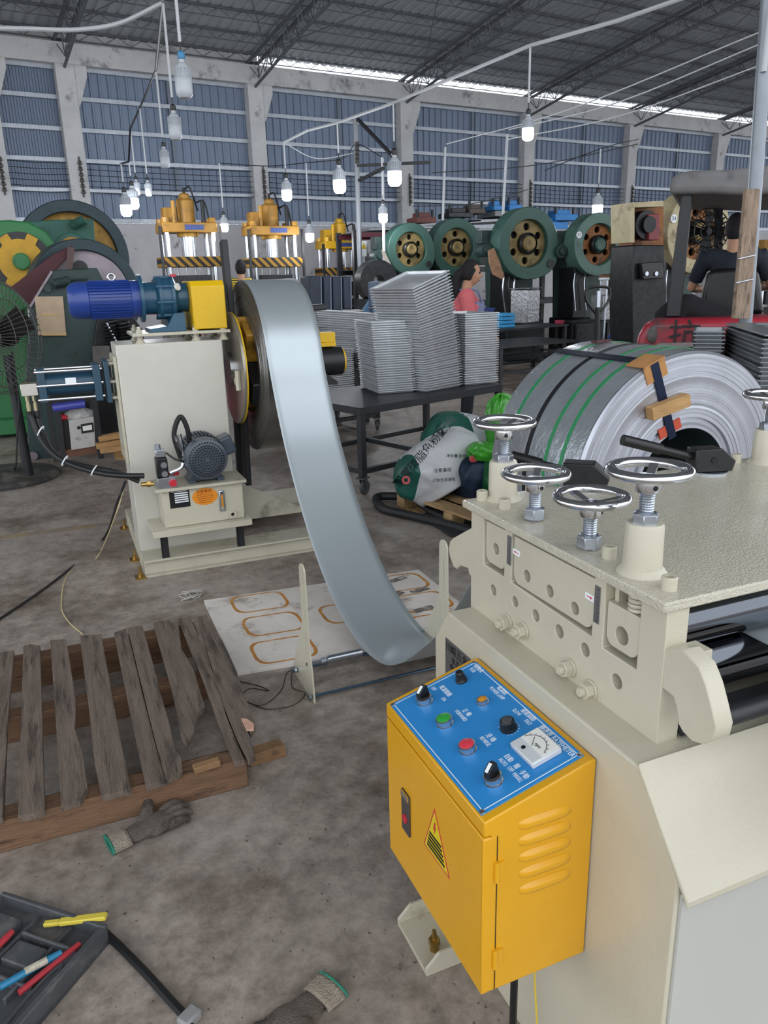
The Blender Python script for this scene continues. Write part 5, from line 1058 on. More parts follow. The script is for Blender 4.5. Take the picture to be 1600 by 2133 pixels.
# block of upright dark boxes behind the strip
DCB = mat('dark_navy_box', '#343b4c', 0.55, var=0.2, scale=5)
for i, (x0, x1, y0, y1) in enumerate(((645, 672, 575, 650), (674, 692, 575, 652), (693, 714, 576, 648), (715, 734, 576, 645))):
    m = MB(); pixpoly(m, [(x0, y0), (x1, y0 - 1), (x1 + 1, y1), (x0 + 1, y1)], 9.5, 0.4); b_ = m.build('upright_box', DCB, None, bevel=0.02)
    m = MB(); pixpoly(m, [(x1 - 4, y0 + 2), (x1 - 2, y0 + 2), (x1 - 1, y1 - 2), (x1 - 3, y1 - 2)], 9.49, 0.01); m.build('seam', mat('pale_seam%d' % i, '#7d8597', 0.6), b_)
    tag(b_, ['leftmost of four upright dark navy boxes behind the coil', 'second from left of four upright dark navy boxes behind the coil', 'third from left of four upright dark navy boxes behind the coil', 'rightmost of four upright dark navy boxes behind the coil'][i], 'box', 'upright navy boxes')
def bench(name, label, FLp, FRp, z, dep, cat='table', rail=True, wheels=False, m_=None, under=0.0):
    """table given by the pixels of its front corners and height"""
    A, B = at_z(*FLp, z), at_z(*FRp, z); u = xy(B - A); W = u.length; u.normalize(); v = Vector((-u.y, u.x, 0)); R_ = Matrix((u, v, Vector((0, 0, 1)))).transposed(); mm = m_ or CARTM
    t = thing(name, label, cat, (A.x, A.y, 0))
    def bx_(a0, a1, b0, b1, z0, z1, n_): m = MB(); m.box(xy(A) + u * (a0 + a1) / 2 + v * (b0 + b1) / 2 + Vector((0, 0, (z0 + z1) / 2)), (a1 - a0, b1 - b0, z1 - z0), R_); return m.build(n_, mm, t)
    bx_(0, W, 0, dep, z - 0.03, z, 'table_top'); zb = 0.14 if wheels else 0.0
    for a in (0.02, W - 0.07):
        for b in (0.02, dep - 0.07):
            bx_(a, a + 0.05, b, b + 0.05, zb, z - 0.03, 'leg')
            if wheels: castor(t, xy(A) + u * (a + 0.025) + v * (b + 0.025), 0.06, 0.3)
    if rail:
        for b in (0.02, dep - 0.06): bx_(0.07, W - 0.07, b, b + 0.04, z * 0.35, z * 0.35 + 0.04, 'lower_rail')
        for a in (0.02, W - 0.06): bx_(a, a + 0.04, 0.07, dep - 0.07, z * 0.35, z * 0.35 + 0.04, 'lower_rail')
    if under: bx_(0.05, W - 0.05, 0.05, dep - 0.05, under, under + 0.02, 'lower_shelf')
    return t, A, u, v, W
qz = at_y(690, 651, 9.45).z; bench('box_stand', 'dark stand behind the coil holding four navy boxes', (635, 652), (760, 648), qz, 0.7, 'stand')
# stack of trays behind that stand, bright
q = at_y(690, 720, 8.3); stack(TR5, Vector((q.x - 0.15, q.y, 0.80)), Vector((1, -0.12, 0)), 20, 0.024, 'bright tray in the wide stack behind the yellow bracket', 'trays in the wide rear stack', lambda t: (0, 0, 0.1))
t_, *_ = bench('stack_stand', 'black stand under the wide rear stack of bright trays', (672, 740), (770, 735), 0.79, 0.7, 'stand')
# ================================================================== BAGS ON A LIGHT PALLET
NEWW = mat('new_pine', '#a98b63', 0.75, var=0.25, scale=5, bump=0.3, bscale=30, dirt='#6d573c', damt=0.35, stretch=(6, 1, 6))
A = at_z(828, 1025, 0.12); B = at_z(1000, 1085, 0.12); u = xy(B - A).normalized(); v = Vector((-u.y, u.x, 0))
if v.y < 0: v = -v
p_ = thing('wooden_pallet', 'light pine pallet under the feed bags, behind the leveller', 'pallet', (A.x, A.y, 0)); Rp_ = Matrix((u, v, Vector((0, 0, 1)))).transposed()
LP = 1.15
for k in range(6):
    b = 0.0 + k * 0.19; m = MB(); m.box(xy(A) + u * LP / 2 + v * (b + 0.06) + Vector((0, 0, 0.11)), (LP, 0.13, 0.02), Rp_); m.build('deck_board', NEWW, p_, bevel=0.002)
for a in (0.05, LP / 2, LP - 0.05):
    m = MB(); m.box(xy(A) + u * a + v * 0.53 + Vector((0, 0, 0.06)), (0.09, 1.08, 0.08), Rp_); m.build('stringer', NEWW, p_, bevel=0.002)
for b in (0.06, 0.53, 1.0): m = MB(); m.box(xy(A) + u * LP / 2 + v * b + Vector((0, 0, 0.01)), (LP, 0.1, 0.02), Rp_); m.build('bottom_board', NEWW, p_)
def bag(name, label, c, dims, rz, seed, tilt=(0, 0), tops=True, m_=None, wr=0.035):
    rnd = random.Random(seed); ph = [rnd.uniform(0, 6.28) for _ in range(12)]
    t = thing(name, label, 'bag', (c.x, c.y, c.z - dims[2]))
    R_ = (Matrix.Rotation(rz, 3, 'Z') @ Matrix.Rotation(tilt[0], 3, 'X') @ Matrix.Rotation(tilt[1], 3, 'Y'))
    m = MB(); nu, nv = 40, 26; vs = []; 
    def f(u_, v_):
        a = 2 * pi * u_; b = -pi / 2 + pi * v_
        ca, sa = cos(a), sin(a); e = 0.55
        x = abs(ca) ** e * (1 if ca > 0 else -1); y = abs(sa) ** e * (1 if sa > 0 else -1); cb = abs(cos(b)) ** 0.6; z = sin(b)
        w = wr * (sin(5 * a + ph[0] + 3 * z) + 0.7 * sin(9 * a + ph[1] - 4 * z) + 0.6 * sin(7 * z + ph[2] + 3 * a) + 0.5 * sin(15 * a + 6 * z + ph[3]))
        p = Vector((x * cb * dims[0] * (1 + w), y * cb * dims[1] * (1 + w), z * dims[2] * (1 + 0.6 * w)))
        if z < -0.7: p.z = -dims[2]
        return c + R_ @ p
    m.grid(f, nu, nv); return t, m.build('sack', m_, t, smooth=70, sub=1)
def bagmat(name, a, b, split, axis, w_=0.02, c3=None):
    """two printed colour zones on the sack, split along an object axis"""
    M_ = mat(name, a, 0.38, bump=0.5, bscale=14); nt = M_.node_tree; N, L = nt.nodes, nt.links
    tc = next(n for n in N if n.type == 'TEX_COORD'); sp = N.new('ShaderNodeSeparateXYZ'); L.new(tc.outputs['Object'], sp.inputs[0])
    mr = N.new('ShaderNodeMath'); mr.operation = 'GREATER_THAN'; L.new(sp.outputs[axis], mr.inputs[0]); mr.inputs[1].default_value = split
    mx = N.new('ShaderNodeMix'); mx.data_type = 'RGBA'; L.new(mr.outputs[0], mx.inputs[0]); mx.inputs[6].default_value = (*lin(a), 1); mx.inputs[7].default_value = (*lin(b), 1)
    L.new(mx.outputs[2], N['Principled BSDF'].inputs['Base Color']); return M_
c = at_y(915, 955, 4.75); c.z = 0.12 + 0.20
t_, sk = bag('feed_bag', 'crumpled white printed feed bag with a green edge on the pine pallet', c, (0.36, 0.22, 0.20), radians(20), 3, (radians(-30), radians(-12)), m_=bagmat('white_green_bag', '#1d5b50', '#c9cbce', -0.27, 0), wr=0.03)
DKP = mat('bag_black_print', '#2b3438', 0.5); GRS = mat('bag_green_print', '#22443f', 0.5)
for body, x, y, sz, mt, ang in (('肌胃磷脂鱼粉配合', 885, 942, 0.075, DKP, 0.72), ('注意事项', 922, 980, 0.03, DKP, -0.1), ('贮存方法请按', 925, 1000, 0.026, DKP, -0.1), ('净含量 配合料', 955, 950, 0.026, DKP, -0.15)):
    p = at_y(x, y, 4.42); d = Vector((cos(ang), 0.10, sin(ang))); n_ = ray(x, y).normalized() * -1; d = (d - n_ * d.dot(n_)).normalized(); up_ = n_.cross(d)
    o = text(body, p, d, up_, sz, mt, sk, ext=0.0003); sw = o.modifiers.new('wrap', 'SHRINKWRAP'); sw.target = sk; sw.wrap_method = 'PROJECT'; sw.use_negative_direction = True; sw.use_positive_direction = True; sw.use_project_z = True; sw.offset = 0.003
m = MB(); P = [at_y(x, y, 4.6) for x, y in ((868, 1005), (886, 975), (905, 955), (925, 930))]
sk2 = at_y(846, 1000, 4.5); m = MB(); m.ring(sk2, ray(846, 1000), 0.028, 0.014, 0.01, 20); m.build('bag_seal', mat('red_seal', '#b83a40', 0.4), t_)
c = at_y(960, 925, 5.15); c.z = 0.12 + 0.22
t_, sk = bag('feed_bag', 'green and white plastic feed bag standing behind the crumpled white one', c, (0.30, 0.2, 0.24), radians(-15), 5, (radians(-10), radians(14)), m_=bagmat('green_white_bag', '#1c5a4c', '#c9ccd2', 0.02, 0), wr=0.05)
q = at_y(928, 912, 4.93); m = MB(); m.sphere(q, 0.045, 14, 10, (1.2, 0.3, 0.7)); m.build('red_emblem', mat('red_seal2', '#a83233', 0.4), t_)
c = at_y(992, 985, 4.6); c.z = 0.12 + 0.14
t_, sk = bag('feed_bag', 'dark navy blue sack between the white bag and the leveller', c, (0.2, 0.15, 0.14), radians(10), 8, (0, 0), m_=mat('navy_sack', '#16283f', 0.5, var=0.2, scale=9, bump=0.5, bscale=12), wr=0.04)
q = at_y(988, 955, 4.47); m = MB(); m.sphere(q, 0.04, 14, 10, (1.0, 0.25, 0.7)); m.build('red_white_emblem', mat('red_stripe_print', '#c04a50', 0.4, var=0.5, scale=18, stretch=(0.2, 1, 4)), t_)
LIME = mat('lime_green_foil', '#3f9b2c', 0.25, var=0.3, scale=20, bump=0.6, bscale=25, coat=0.3); DGB = mat('dark_green_sack', '#1f5a33', 0.35, var=0.3, scale=14, bump=0.5, bscale=25)
c = at_y(1030, 970, 4.5); c.z = 0.12 + 0.13
bag('green_bag', 'dark green knotted sack at the pallet edge behind the leveller corner', c, (0.13, 0.12, 0.15), 0.3, 11, m_=DGB, wr=0.05)
c = at_y(1015, 940, 4.5); t_, sk = bag('green_bag', 'shiny lime green packet lying level with the handwheel spindle', c, (0.14, 0.09, 0.06), -0.1, 12, (0, 0.15), m_=LIME, wr=0.06)
c = at_y(1042, 880, 4.8); bag('green_bag', 'shiny lime green packet standing up behind the leftmost handwheel', c, (0.1, 0.08, 0.2), 0.2, 13, m_=LIME, wr=0.08)
# black sleeve and sheet on the floor
FAB = mat('black_tarpaulin', '#232427', 0.55, var=0.3, scale=8, bump=0.5, bscale=15)
P = [Vector((*at_z(x, y)[:2], 0.035)) for x, y in ((910, 1040), (870, 1045), (800, 1043), (784, 1050), (800, 1070), (860, 1085), (920, 1100), (985, 1118), (1030, 1135))]
m = MB(); m.tube(spl(P, 6), 0.032, 8); o = m.build('black_sleeve', FAB, None); tag(o, 'long black fabric sleeve bent double on the floor before the pine pallet', 'sleeve')
P = [Vector((*at_z(x, y)[:2], 0.03)) for x, y in ((868, 1052), (900, 1075), (945, 1092), (985, 1092))]
m = MB(); m.tube(spl(P, 6), [0.03] * 19, 8); o = m.build('black_sleeve', FAB, None); tag(o, 'short black fabric strip inside the bend of the long black sleeve', 'sleeve')
q = at_z(960, 1090); rn = random.Random(4)
m = MB(); m.grid(lambda u_, v_: (q.x - 0.2 + 0.55 * u_, q.y - 0.25 + 0.5 * v_, 0.01 + 0.05 * abs(sin(7 * u_ + 3 * v_) * sin(5 * v_ + 2 * u_)) * (1 - (2 * u_ - 1) ** 4)), 24, 20); tag(m.build('black_sheet', FAB, None, smooth=70, solid=0.004), 'crumpled black plastic sheet on the floor beside the leveller hook', 'sheet')
# ================================================================== LARGE WRAPPED COIL
WRAP = mat('film_wrapped_steel', '#aab0b6', 0.25, 0.55, var=0.1, scale=6, bump=0.6, bscale=28, coat=0.4)
COILF = mat('coil_face', '#b9bcc6', 0.36, 0.8, var=0.1, scale=4)
bigc = Vector((2.70, 2.75, 0.62)); BR_, BRi, BLn = 0.62, 0.262, 0.74
big = thing('wrapped_coil', 'large film wrapped steel coil with green bands lying behind the leveller', 'steel coil', (bigc.x, bigc.y, 0)); 
bax = Vector((0.0, 1.0, 0.0)); bc = Vector((bigc.x, bigc.y, BR_))
m = MB(); pr = [(BRi, 0.0)]
for i in range(34):
    r0 = BRi + (BR_ - 0.012 - BRi) * i / 34; r1 = BRi + (BR_ - 0.012 - BRi) * (i + 1) / 34; d = 0.004 * random.random()
    if i in (3, 4): d = -0.012
    pr += [(r0 + 0.0005, -d), (r1 - 0.0007, -d)]
pr += [(BR_ - 0.012, 0.0), (BR_, 0.012), (BR_, BLn), (BRi, BLn)]
m.lathe(pr, bc, bax, 120, True); m.build('coil_body', COILF, big, smooth=25)
m = MB(); m.lathe([(BR_ + 0.001, 0.02), (BR_ + 0.004, 0.05), (BR_ + 0.004, BLn - 0.05), (BR_ + 0.001, BLn)], bc, bax, 120); m.f = [f for f in m.f if len(f) == 4]; m.build('film_wrap', WRAP, big, smooth=60)
GRB = mat('green_strap', '#2f8a58', 0.4)
def hoop(y, w_, mt, n_, rr=0.0055): m = MB(); m.ring(bc + bax * y, bax, BR_ + rr + 0.0015, BR_ + rr - 0.001, w_, 96); m.build(n_, mt, big)
for y in (0.14, 0.26, 0.60): hoop(y, 0.022, GRB, 'green_strap')
hoop(0.42, 0.03, mat('dark_steel_strap', '#3a3b40', 0.35, 0.7), 'steel_strap')
# radial strap over the face, with edge protectors
BLUS = mat('blued_steel_strap', '#26304a', 0.25, 0.8)
aa = radians(112); rd_ = Vector((cos(aa), 0, sin(aa))); td = Vector((-sin(aa), 0, cos(aa)))
m = MB(); m.bar(bc + rd_ * (BRi - 0.02) - bax * 0.008, bc + rd_ * (BR_ + 0.008) - bax * 0.008, 0.045, 0.003, bax); m.bar(bc + rd_ * (BR_ + 0.01) - bax * 0.008, bc + rd_ * (BR_ + 0.01) + bax * BLn, 0.045, 0.003, rd_); m.build('face_strap', BLUS, big)
KRF = mat('kraft_card', '#b07f4c', 0.8, var=0.1, scale=8)
m = MB(); m.box(bc + rd_ * (BR_ + 0.012) + bax * 0.05, (0.12, 0.13, 0.006), Matrix((td, bax, rd_)).transposed()); m.box(bc + rd_ * (BR_ - 0.03) - bax * 0.004, (0.12, 0.006, 0.09), Matrix((td, bax, rd_)).transposed()); m.build('edge_protector', KRF, big)
m = MB(); m.box(bc + rd_ * (BRi + 0.03) - bax * 0.004, (0.13, 0.006, 0.05), Matrix((td, bax, rd_)).transposed()); m.build('edge_protector', mat('red_card', '#b8482f', 0.7), big)
m = MB(); m.box(bc + rd_ * (BRi + 0.15) - bax * 0.03, (0.22, 0.05, 0.06), Matrix((Vector((0.97, 0, 0.22)), bax, Vector((-0.22, 0, 0.97)))).transposed()); m.build('timber_packer', RAWW, big, bevel=0.003)
m = MB(); m.box(bc + Vector((-0.05, 0.6, BR_ + 0.01)), (0.12, 0.04, 0.012), Matrix.Rotation(0.2, 3, 'Z')); m.build('strap_seal', OXRED, big)
m = MB(); m.lathe([(BRi - 0.004, 0.0), (BRi - 0.004, BLn)], bc, bax, 64); m.f = [f for f in m.f if len(f) == 4]; m.build('dark_liner', mat('dark_liner', '#27363a', 0.5), big)
for sx in (-1, 1): m = MB(); m.prism([(0, 0), (0.16 * sx, 0), (0.16 * sx, 0.10), (0.12 * sx, 0.09)], (bc.x + 0.28 * sx, bc.y + 0.1, 0), XV, ZV, (0, 0.7, 0)); m.build('floor_wedge', OLDW2, big)
# ================================================================== TRAY STACKS AT THE RIGHT EDGE
GTRAY = mat('dull_grey_tray', '#8d9196', 0.4, 0.6, var=0.12, scale=10)
ZTP = 1.25; c0 = at_z(1508, 670, ZTP); cN = at_z(1591, 694, ZTP); ZB = 0.62
TRG = Rep(pan(xy(cN - c0).length, 0.45, 0.03), 'grey_tray', GTRAY, smooth=0); g_ax = xy(cN - c0).normalized(); GL = xy(cN - c0).length
stack(TRG, Vector((c0.x, c0.y, ZB)), g_ax, 24, 0.0248, 'dull grey tray in near stack behind the wrapped coil', 'grey trays in the near right stack', jit=0.003)
zt = ZB + 23 * 0.0248 * 1.01 + 0.034
ayg = Vector((-g_ax.y, g_ax.x, 0)); Rg = Matrix((g_ax, ayg, Vector((0, 0, 1)))).transposed()
m = MB(); m.box(Vector((c0.x, c0.y, 0)) + g_ax * GL / 2 + ayg * 0.225 + Vector((0, 0, zt + 0.006)), (GL - 0.02, 0.43, 0.012), Rg); lidt = m.build('pressed_cover', GTRAY, None, bevel=0.004); tag(lidt, 'grey cover with pressed round cups on top of the near right stack', 'cover')
for i in range(4):
    m = MB(); q = Vector((c0.x, c0.y, 0)) + g_ax * (GL * (0.16 + 0.23 * i)) + ayg * 0.2 + Vector((0, 0, zt + 0.014)); m.ring(q, (0, 0, 1), 0.05, 0.034, 0.006, 20); m.cyl(q - Vector((0, 0, 0.003)), q + Vector((0, 0, 0.002)), 0.014, None, 10); m.build('pressed_cup', GTRAY, lidt)
d0, d1 = at_z(1446, 684, ZTP - 0.02), at_z(1504, 682, ZTP - 0.02); TRH = Rep(pan(xy(d1 - d0).length, 0.4, 0.03), 'grey_tray', GTRAY, smooth=0)
fh_ = ray(1475, 600); fh_.z = 0; fh_.normalize(); stack(TRH, Vector((d0.x, d0.y, ZB)), Vector((fh_.y, -fh_.x, 0)), 24, 0.0248, 'dull grey tray in the shorter left stack by the forklift', 'grey trays in the left stack', jit=0.003)
tb_ = thing('tray_table', 'dark table under the grey tray stacks, mostly hidden by the wrapped coil', 'table', (c0.x, c0.y, 0))
m = MB(); m.box(Vector((c0.x, c0.y, ZB - 0.02)) + ayg * 0.5, (1.5, 1.3, 0.03), Rg); m.build('table_top', CARTM, tb_)
for sx in (-0.65, 0.65):
    for sy in (-0.5, 0.55): m = MB(); m.box(Vector((c0.x, c0.y, (ZB - 0.035) / 2)) + g_ax * sx + ayg * (0.5 + sy), (0.05, 0.05, ZB - 0.035), Rg); m.build('leg', CARTM, tb_)
# ================================================================== PEOPLE
SKIN = mat('skin', '#b98a6e', 0.55, var=0.06, scale=12); HAIR = mat('black_hair', '#17141a', 0.75, bump=0.8, bscale=90)
def person(label, loc, rz, J, shirt, trousers, hair='short', apron=None, sleeve=None, scale=1.0, vox=0.012, bare=True, part=True):
    """J: joints in metres, person faces local +x, y = left"""
    t = thing('person', label, 'person', loc, rz, world=False)
    D = dict(pelvis=(0, 0, 0.95), waist=(0, 0, 1.08), chest=(0, 0, 1.28), neck=(0.0, 0, 1.44), head=(0.03, 0, 1.58), look=(1, 0, 0),
             ls=(0, 0.17, 1.38), le=(0.02, 0.22, 1.12), lh=(0.18, 0.2, 0.95), rs=(0, -0.17, 1.38), re=(0.02, -0.22, 1.12), rh=(0.18, -0.2, 0.95),
             lk=(0.03, 0.1, 0.5), lf=(0, 0.1, 0.05), rk=(0.03, -0.1, 0.5), rf=(0, -0.1, 0.05)); D.update(J)
    V_ = {k: Vector(q) * scale for k, q in D.items()}; look = Vector(D['look']).normalized(); sidev = Vector((0, 0, 1)).cross(look).normalized(); upv = look.cross(sidev)
    H = V_['head']; s = scale
    RH = Matrix((look, sidev, upv)).transposed()
    def hv(x, y, z): return H + RH @ (Vector((x, y, z)) * s)
    m = MB()
    o_ = MB(); o_.sphere((0, 0, 0), 1, 18, 12); hd = [hv(0.092 * q.x + (0.008 if q.z < 0 else 0), 0.074 * q.y * (1 - 0.18 * max(0, -q.z)), 0.118 * q.z) for q in o_.v]; m.add(hd, o_.f)
    m.tube([hv(0.09, 0, 0.015), hv(0.112, 0, -0.02), hv(0.088, 0, -0.028)], [0.010 * s, 0.013 * s, 0.011 * s], 8)   # nose
    m.tube([hv(0.075, -0.02, -0.062), hv(0.09, 0, -0.06), hv(0.075, 0.02, -0.062)], 0.009 * s, 6)
    for sy in (-1, 1): m.tube([hv(-0.005, 0.072 * sy, 0.02), hv(-0.012, 0.082 * sy, 0.0), hv(0.0, 0.074 * sy, -0.025)], 0.012 * s, 6)
    m.tube([hv(-0.02, 0, -0.07), V_['neck'], V_['chest']], [0.052 * s, 0.056 * s, 0.09 * s], 12)
    for a in 'lr':
        sh, el, hn = V_[a + 's'], V_[a + 'e'], V_[a + 'h']
        m.tube([V_['chest'].lerp(sh, 0.6), sh, sh.lerp(el, 0.5), el, el.lerp(hn, 0.35), hn], [0.06 * s, 0.055 * s, 0.047 * s, 0.04 * s, 0.038 * s, 0.027 * s], 10)
        d = (hn - el).normalized(); sd = d.cross(Vector((0, 0, 1)));
        sd = sd.normalized() if sd.length > 0.1 else Vector((0, 1, 0)); nn_ = sd.cross(d)
        m.tube([hn, hn + d * 0.05 * s, hn + d * 0.09 * s], [0.028 * s, 0.036 * s, 0.03 * s], 8)
        for k, l in enumerate((0.068, 0.078, 0.074, 0.058)):
            o2 = (k - 1.5) * 0.019 * s; b0 = hn + d * 0.085 * s + sd * o2; m.tube([b0, b0 + d * l * 0.5 * s - nn_ * 0.008 * s, b0 + d * l * 0.85 * s - nn_ * 0.03 * s], [0.0095 * s, 0.009 * s, 0.0075 * s], 6)
        m.tube([hn + d * 0.03 * s, hn + d * 0.05 * s + sd * 0.045 * s, hn + d * 0.085 * s + sd * 0.052 * s - nn_ * 0.01 * s], [0.014 * s, 0.011 * s, 0.009 * s], 6)
        hp = V_['pelvis'] + Vector((0, 0.09 if a == 'l' else -0.09, -0.02)) * s
        m.tube([hp, hp.lerp(V_[a + 'k'], 0.5), V_[a + 'k'], V_[a + 'k'].lerp(V_[a + 'f'], 0.4), V_[a + 'f']], [0.085 * s, 0.075 * s, 0.056 * s, 0.05 * s, 0.036 * s], 10)
        m.tube([V_[a + 'f'] + Vector((-0.05, 0, -0.01)) * s, V_[a + 'f'] + Vector((0.06, 0, -0.015)) * s, V_[a + 'f'] + Vector((0.16, 0, -0.025)) * s], [0.04 * s, 0.04 * s, 0.028 * s], 8)
    m.tube([V_['pelvis'] + Vector((0, 0, -0.04)) * s, V_['pelvis'], V_['waist'], V_['chest'], V_['chest'].lerp(V_['neck'], 0.6)], [0.11 * s, 0.14 * s, 0.12 * s, 0.145 * s, 0.09 * s], 14)
    def fuse(o, v=vox, it=2):
        r = o.modifiers.new('fuse', 'REMESH'); r.mode = 'VOXEL'; r.voxel_size = v; r.use_smooth_shade = True; sm = o.modifiers.new('soft', 'SMOOTH'); sm.factor = 0.5; sm.iterations = it; return o
    body = fuse(m.build('body', SKIN, t, local=True), vox * 0.8)
    m = MB(); m.tube([V_['pelvis'] + Vector((0, 0, -0.08)) * s, V_['pelvis'], V_['waist'], V_['chest'], V_['chest'].lerp(V_['neck'], 0.75)], [0.15 * s, 0.162 * s, 0.145 * s, 0.168 * s, 0.085 * s], 16)
    m.tube([V_['ls'], V_['chest'].lerp(V_['neck'], 0.3), V_['rs']], [0.085 * s, 0.11 * s, 0.085 * s], 12)
    for a in 'lr': m.tube([V_['chest'].lerp(V_[a + 's'], 0.5), V_[a + 's'], V_[a + 's'].lerp(V_[a + 'e'], 0.75)], [0.09 * s, 0.082 * s, 0.066 * s], 12)
    fuse(m.build('shirt', shirt, t, local=True), vox, 3)
    m = MB()
    for a in 'lr':
        hp = V_['pelvis'] + Vector((0, 0.09 if a == 'l' else -0.09, -0.02)) * s
        m.tube([V_['pelvis'] + Vector((0, 0, 0.04)) * s, hp, hp.lerp(V_[a + 'k'], 0.5), V_[a + 'k'], V_[a + 'k'].lerp(V_[a + 'f'], 0.93)], [0.13 * s, 0.108 * s, 0.094 * s, 0.077 * s, 0.06 * s], 12)
    fuse(m.build('trousers', trousers, t, local=True), vox, 2)
    m = MB()
    for a in 'lr': f_ = V_[a + 'f']; m.tube([f_ + Vector((-0.06, 0, -0.005)) * s, f_ + Vector((0.06, 0, -0.01)) * s, f_ + Vector((0.18, 0, -0.02)) * s], [0.045 * s, 0.046 * s, 0.03 * s], 8); 
    fuse(m.build('shoes', BLACKP, t, local=True))
    # hair: cap over crown and back
    m = MB(); o_ = MB(); o_.sphere((0, 0, 0), 1, 20, 14)
    m.add([hv(0.1 * q.x - 0.014, 0.084 * q.y, 0.116 * q.z + 0.02 + (0.012 if q.z > 0 else 0)) if not (q.x > 0.35 and q.z < 0.45) else hv(0.035 * max(0.35, q.x), 0.08 * q.y, 0.116 * max(q.z, 0.1) + 0.02) for q in o_.v], o_.f)
    if hair == 'tail':
        m.tube([hv(-0.08, 0, 0.03), hv(-0.14, 0, -0.03), hv(-0.15, 0, -0.13), hv(-0.12, 0.0, -0.22), hv(-0.11, 0, -0.30)], [0.05 * s, 0.055 * s, 0.05 * s, 0.04 * s, 0.012 * s], 10)
        for sy in (-1, 1): m.tube([hv(0.03, 0.074 * sy, 0.05), hv(0.0, 0.083 * sy, 0.0), hv(-0.03, 0.078 * sy, -0.06)], [0.018 * s, 0.022 * s, 0.018 * s], 8)
    fuse(m.build('hair', HAIR, t, local=True), vox * 0.8)
    for nm, y in (('eye', 0.03), ('eye', -0.03)):
        m = MB(); m.sphere(hv(0.083, y, 0.012), 0.0105 * s, 10, 8); m.build(nm, HAIR, body, local=True)
        m = MB(); m.tube([hv(0.086, y - 0.016, 0.032), hv(0.09, y, 0.036), hv(0.083, y + 0.016, 0.032)], 0.004 * s, 5); m.build('eyebrow', HAIR, body, local=True)
    m = MB(); m.tube([hv(0.086, -0.022, -0.06), hv(0.096, 0, -0.058), hv(0.086, 0.022, -0.06)], 0.005 * s, 6); m.build('mouth', mat('lip' + str(len(XF)), '#93564d', 0.5), body, local=True)
    if apron:
        m = MB(); c_ = V_['chest']; p_ = V_['pelvis']
        m.grid(lambda u_, v_: c_.lerp(p_ + Vector((0, 0, -0.35)) * s, v_) + Vector((0.175 * cos((u_ - 0.5) * 2.2) * s + 0.01, 0.175 * sin((u_ - 0.5) * 2.2) * s * (0.75 + 0.4 * v_), 0.04 * s)), 12, 14); m.build('apron', apron, t, local=True, smooth=70, solid=0.006)
        m = MB(); m.tube(spl([c_ + Vector((0.165, 0.08, 0.03)) * s, c_ + Vector((0.10, 0.075, 0.15)) * s, V_['neck'] + Vector((-0.06, 0.03, 0.0)) * s, V_['neck'] + Vector((-0.06, -0.03, 0.0)) * s, c_ + Vector((0.10, -0.075, 0.15)) * s, c_ + Vector((0.165, -0.08, 0.03)) * s], 5), 0.012 * s, 6); m.build('apron_strap', apron, t, local=True)
    if sleeve:
        for a in 'lr': m = MB(); m.tube([V_[a + 's'].lerp(V_[a + 'e'], 0.72), V_[a + 'e'], V_[a + 'e'].lerp(V_[a + 'h'], 0.85)], [0.064 * s, 0.058 * s, 0.046 * s], 14); m.build('oversleeve', sleeve, t, local=True, smooth=70)
    return t
def stripes(name, a, b, freq, axis=2, thr=0.5):
    M_ = mat(name, a, 0.8); nt = M_.node_tree; N, L = nt.nodes, nt.links
    tc = N.new('ShaderNodeTexCoord'); sp = N.new('ShaderNodeSeparateXYZ'); L.new(tc.outputs['Object'], sp.inputs[0]); mm = N.new('ShaderNodeMath'); mm.operation = 'MULTIPLY'; mm.inputs[1].default_value = freq; L.new(sp.outputs[axis], mm.inputs[0])
    fr = N.new('ShaderNodeMath'); fr.operation = 'FRACT'; L.new(mm.outputs[0], fr.inputs[0]); gt = N.new('ShaderNodeMath'); gt.operation = 'GREATER_THAN'; gt.inputs[1].default_value = thr; L.new(fr.outputs[0], gt.inputs[0])
    mx = N.new('ShaderNodeMix'); mx.data_type = 'RGBA'; mx.inputs[6].default_value = (*lin(a), 1); mx.inputs[7].default_value = (*lin(b), 1); L.new(gt.outputs[0], mx.inputs[0]); L.new(mx.outputs[2], N['Principled BSDF'].inputs['Base Color']); return M_
PINK = mat('pink_tshirt', '#d86c72', 0.85, var=0.08, scale=8); NAVYC = mat('navy_cloth', '#1c222e', 0.85, var=0.2, scale=9); JEAN = mat('dark_trousers', '#23262e', 0.85); APR = mat('lilac_blue_apron', '#7d86a8', 0.85, var=0.15, scale=20); PLAID = stripes('plaid_sleeve', '#2a2431', '#7d3f52', 28, 2, 0.62)
BLUET = mat('steel_blue_tshirt', '#5c7fa3', 0.85, var=0.08, scale=8)
def stand_at(px_, py_, depth): q = CP + ray(px_, py_) * depth; return q
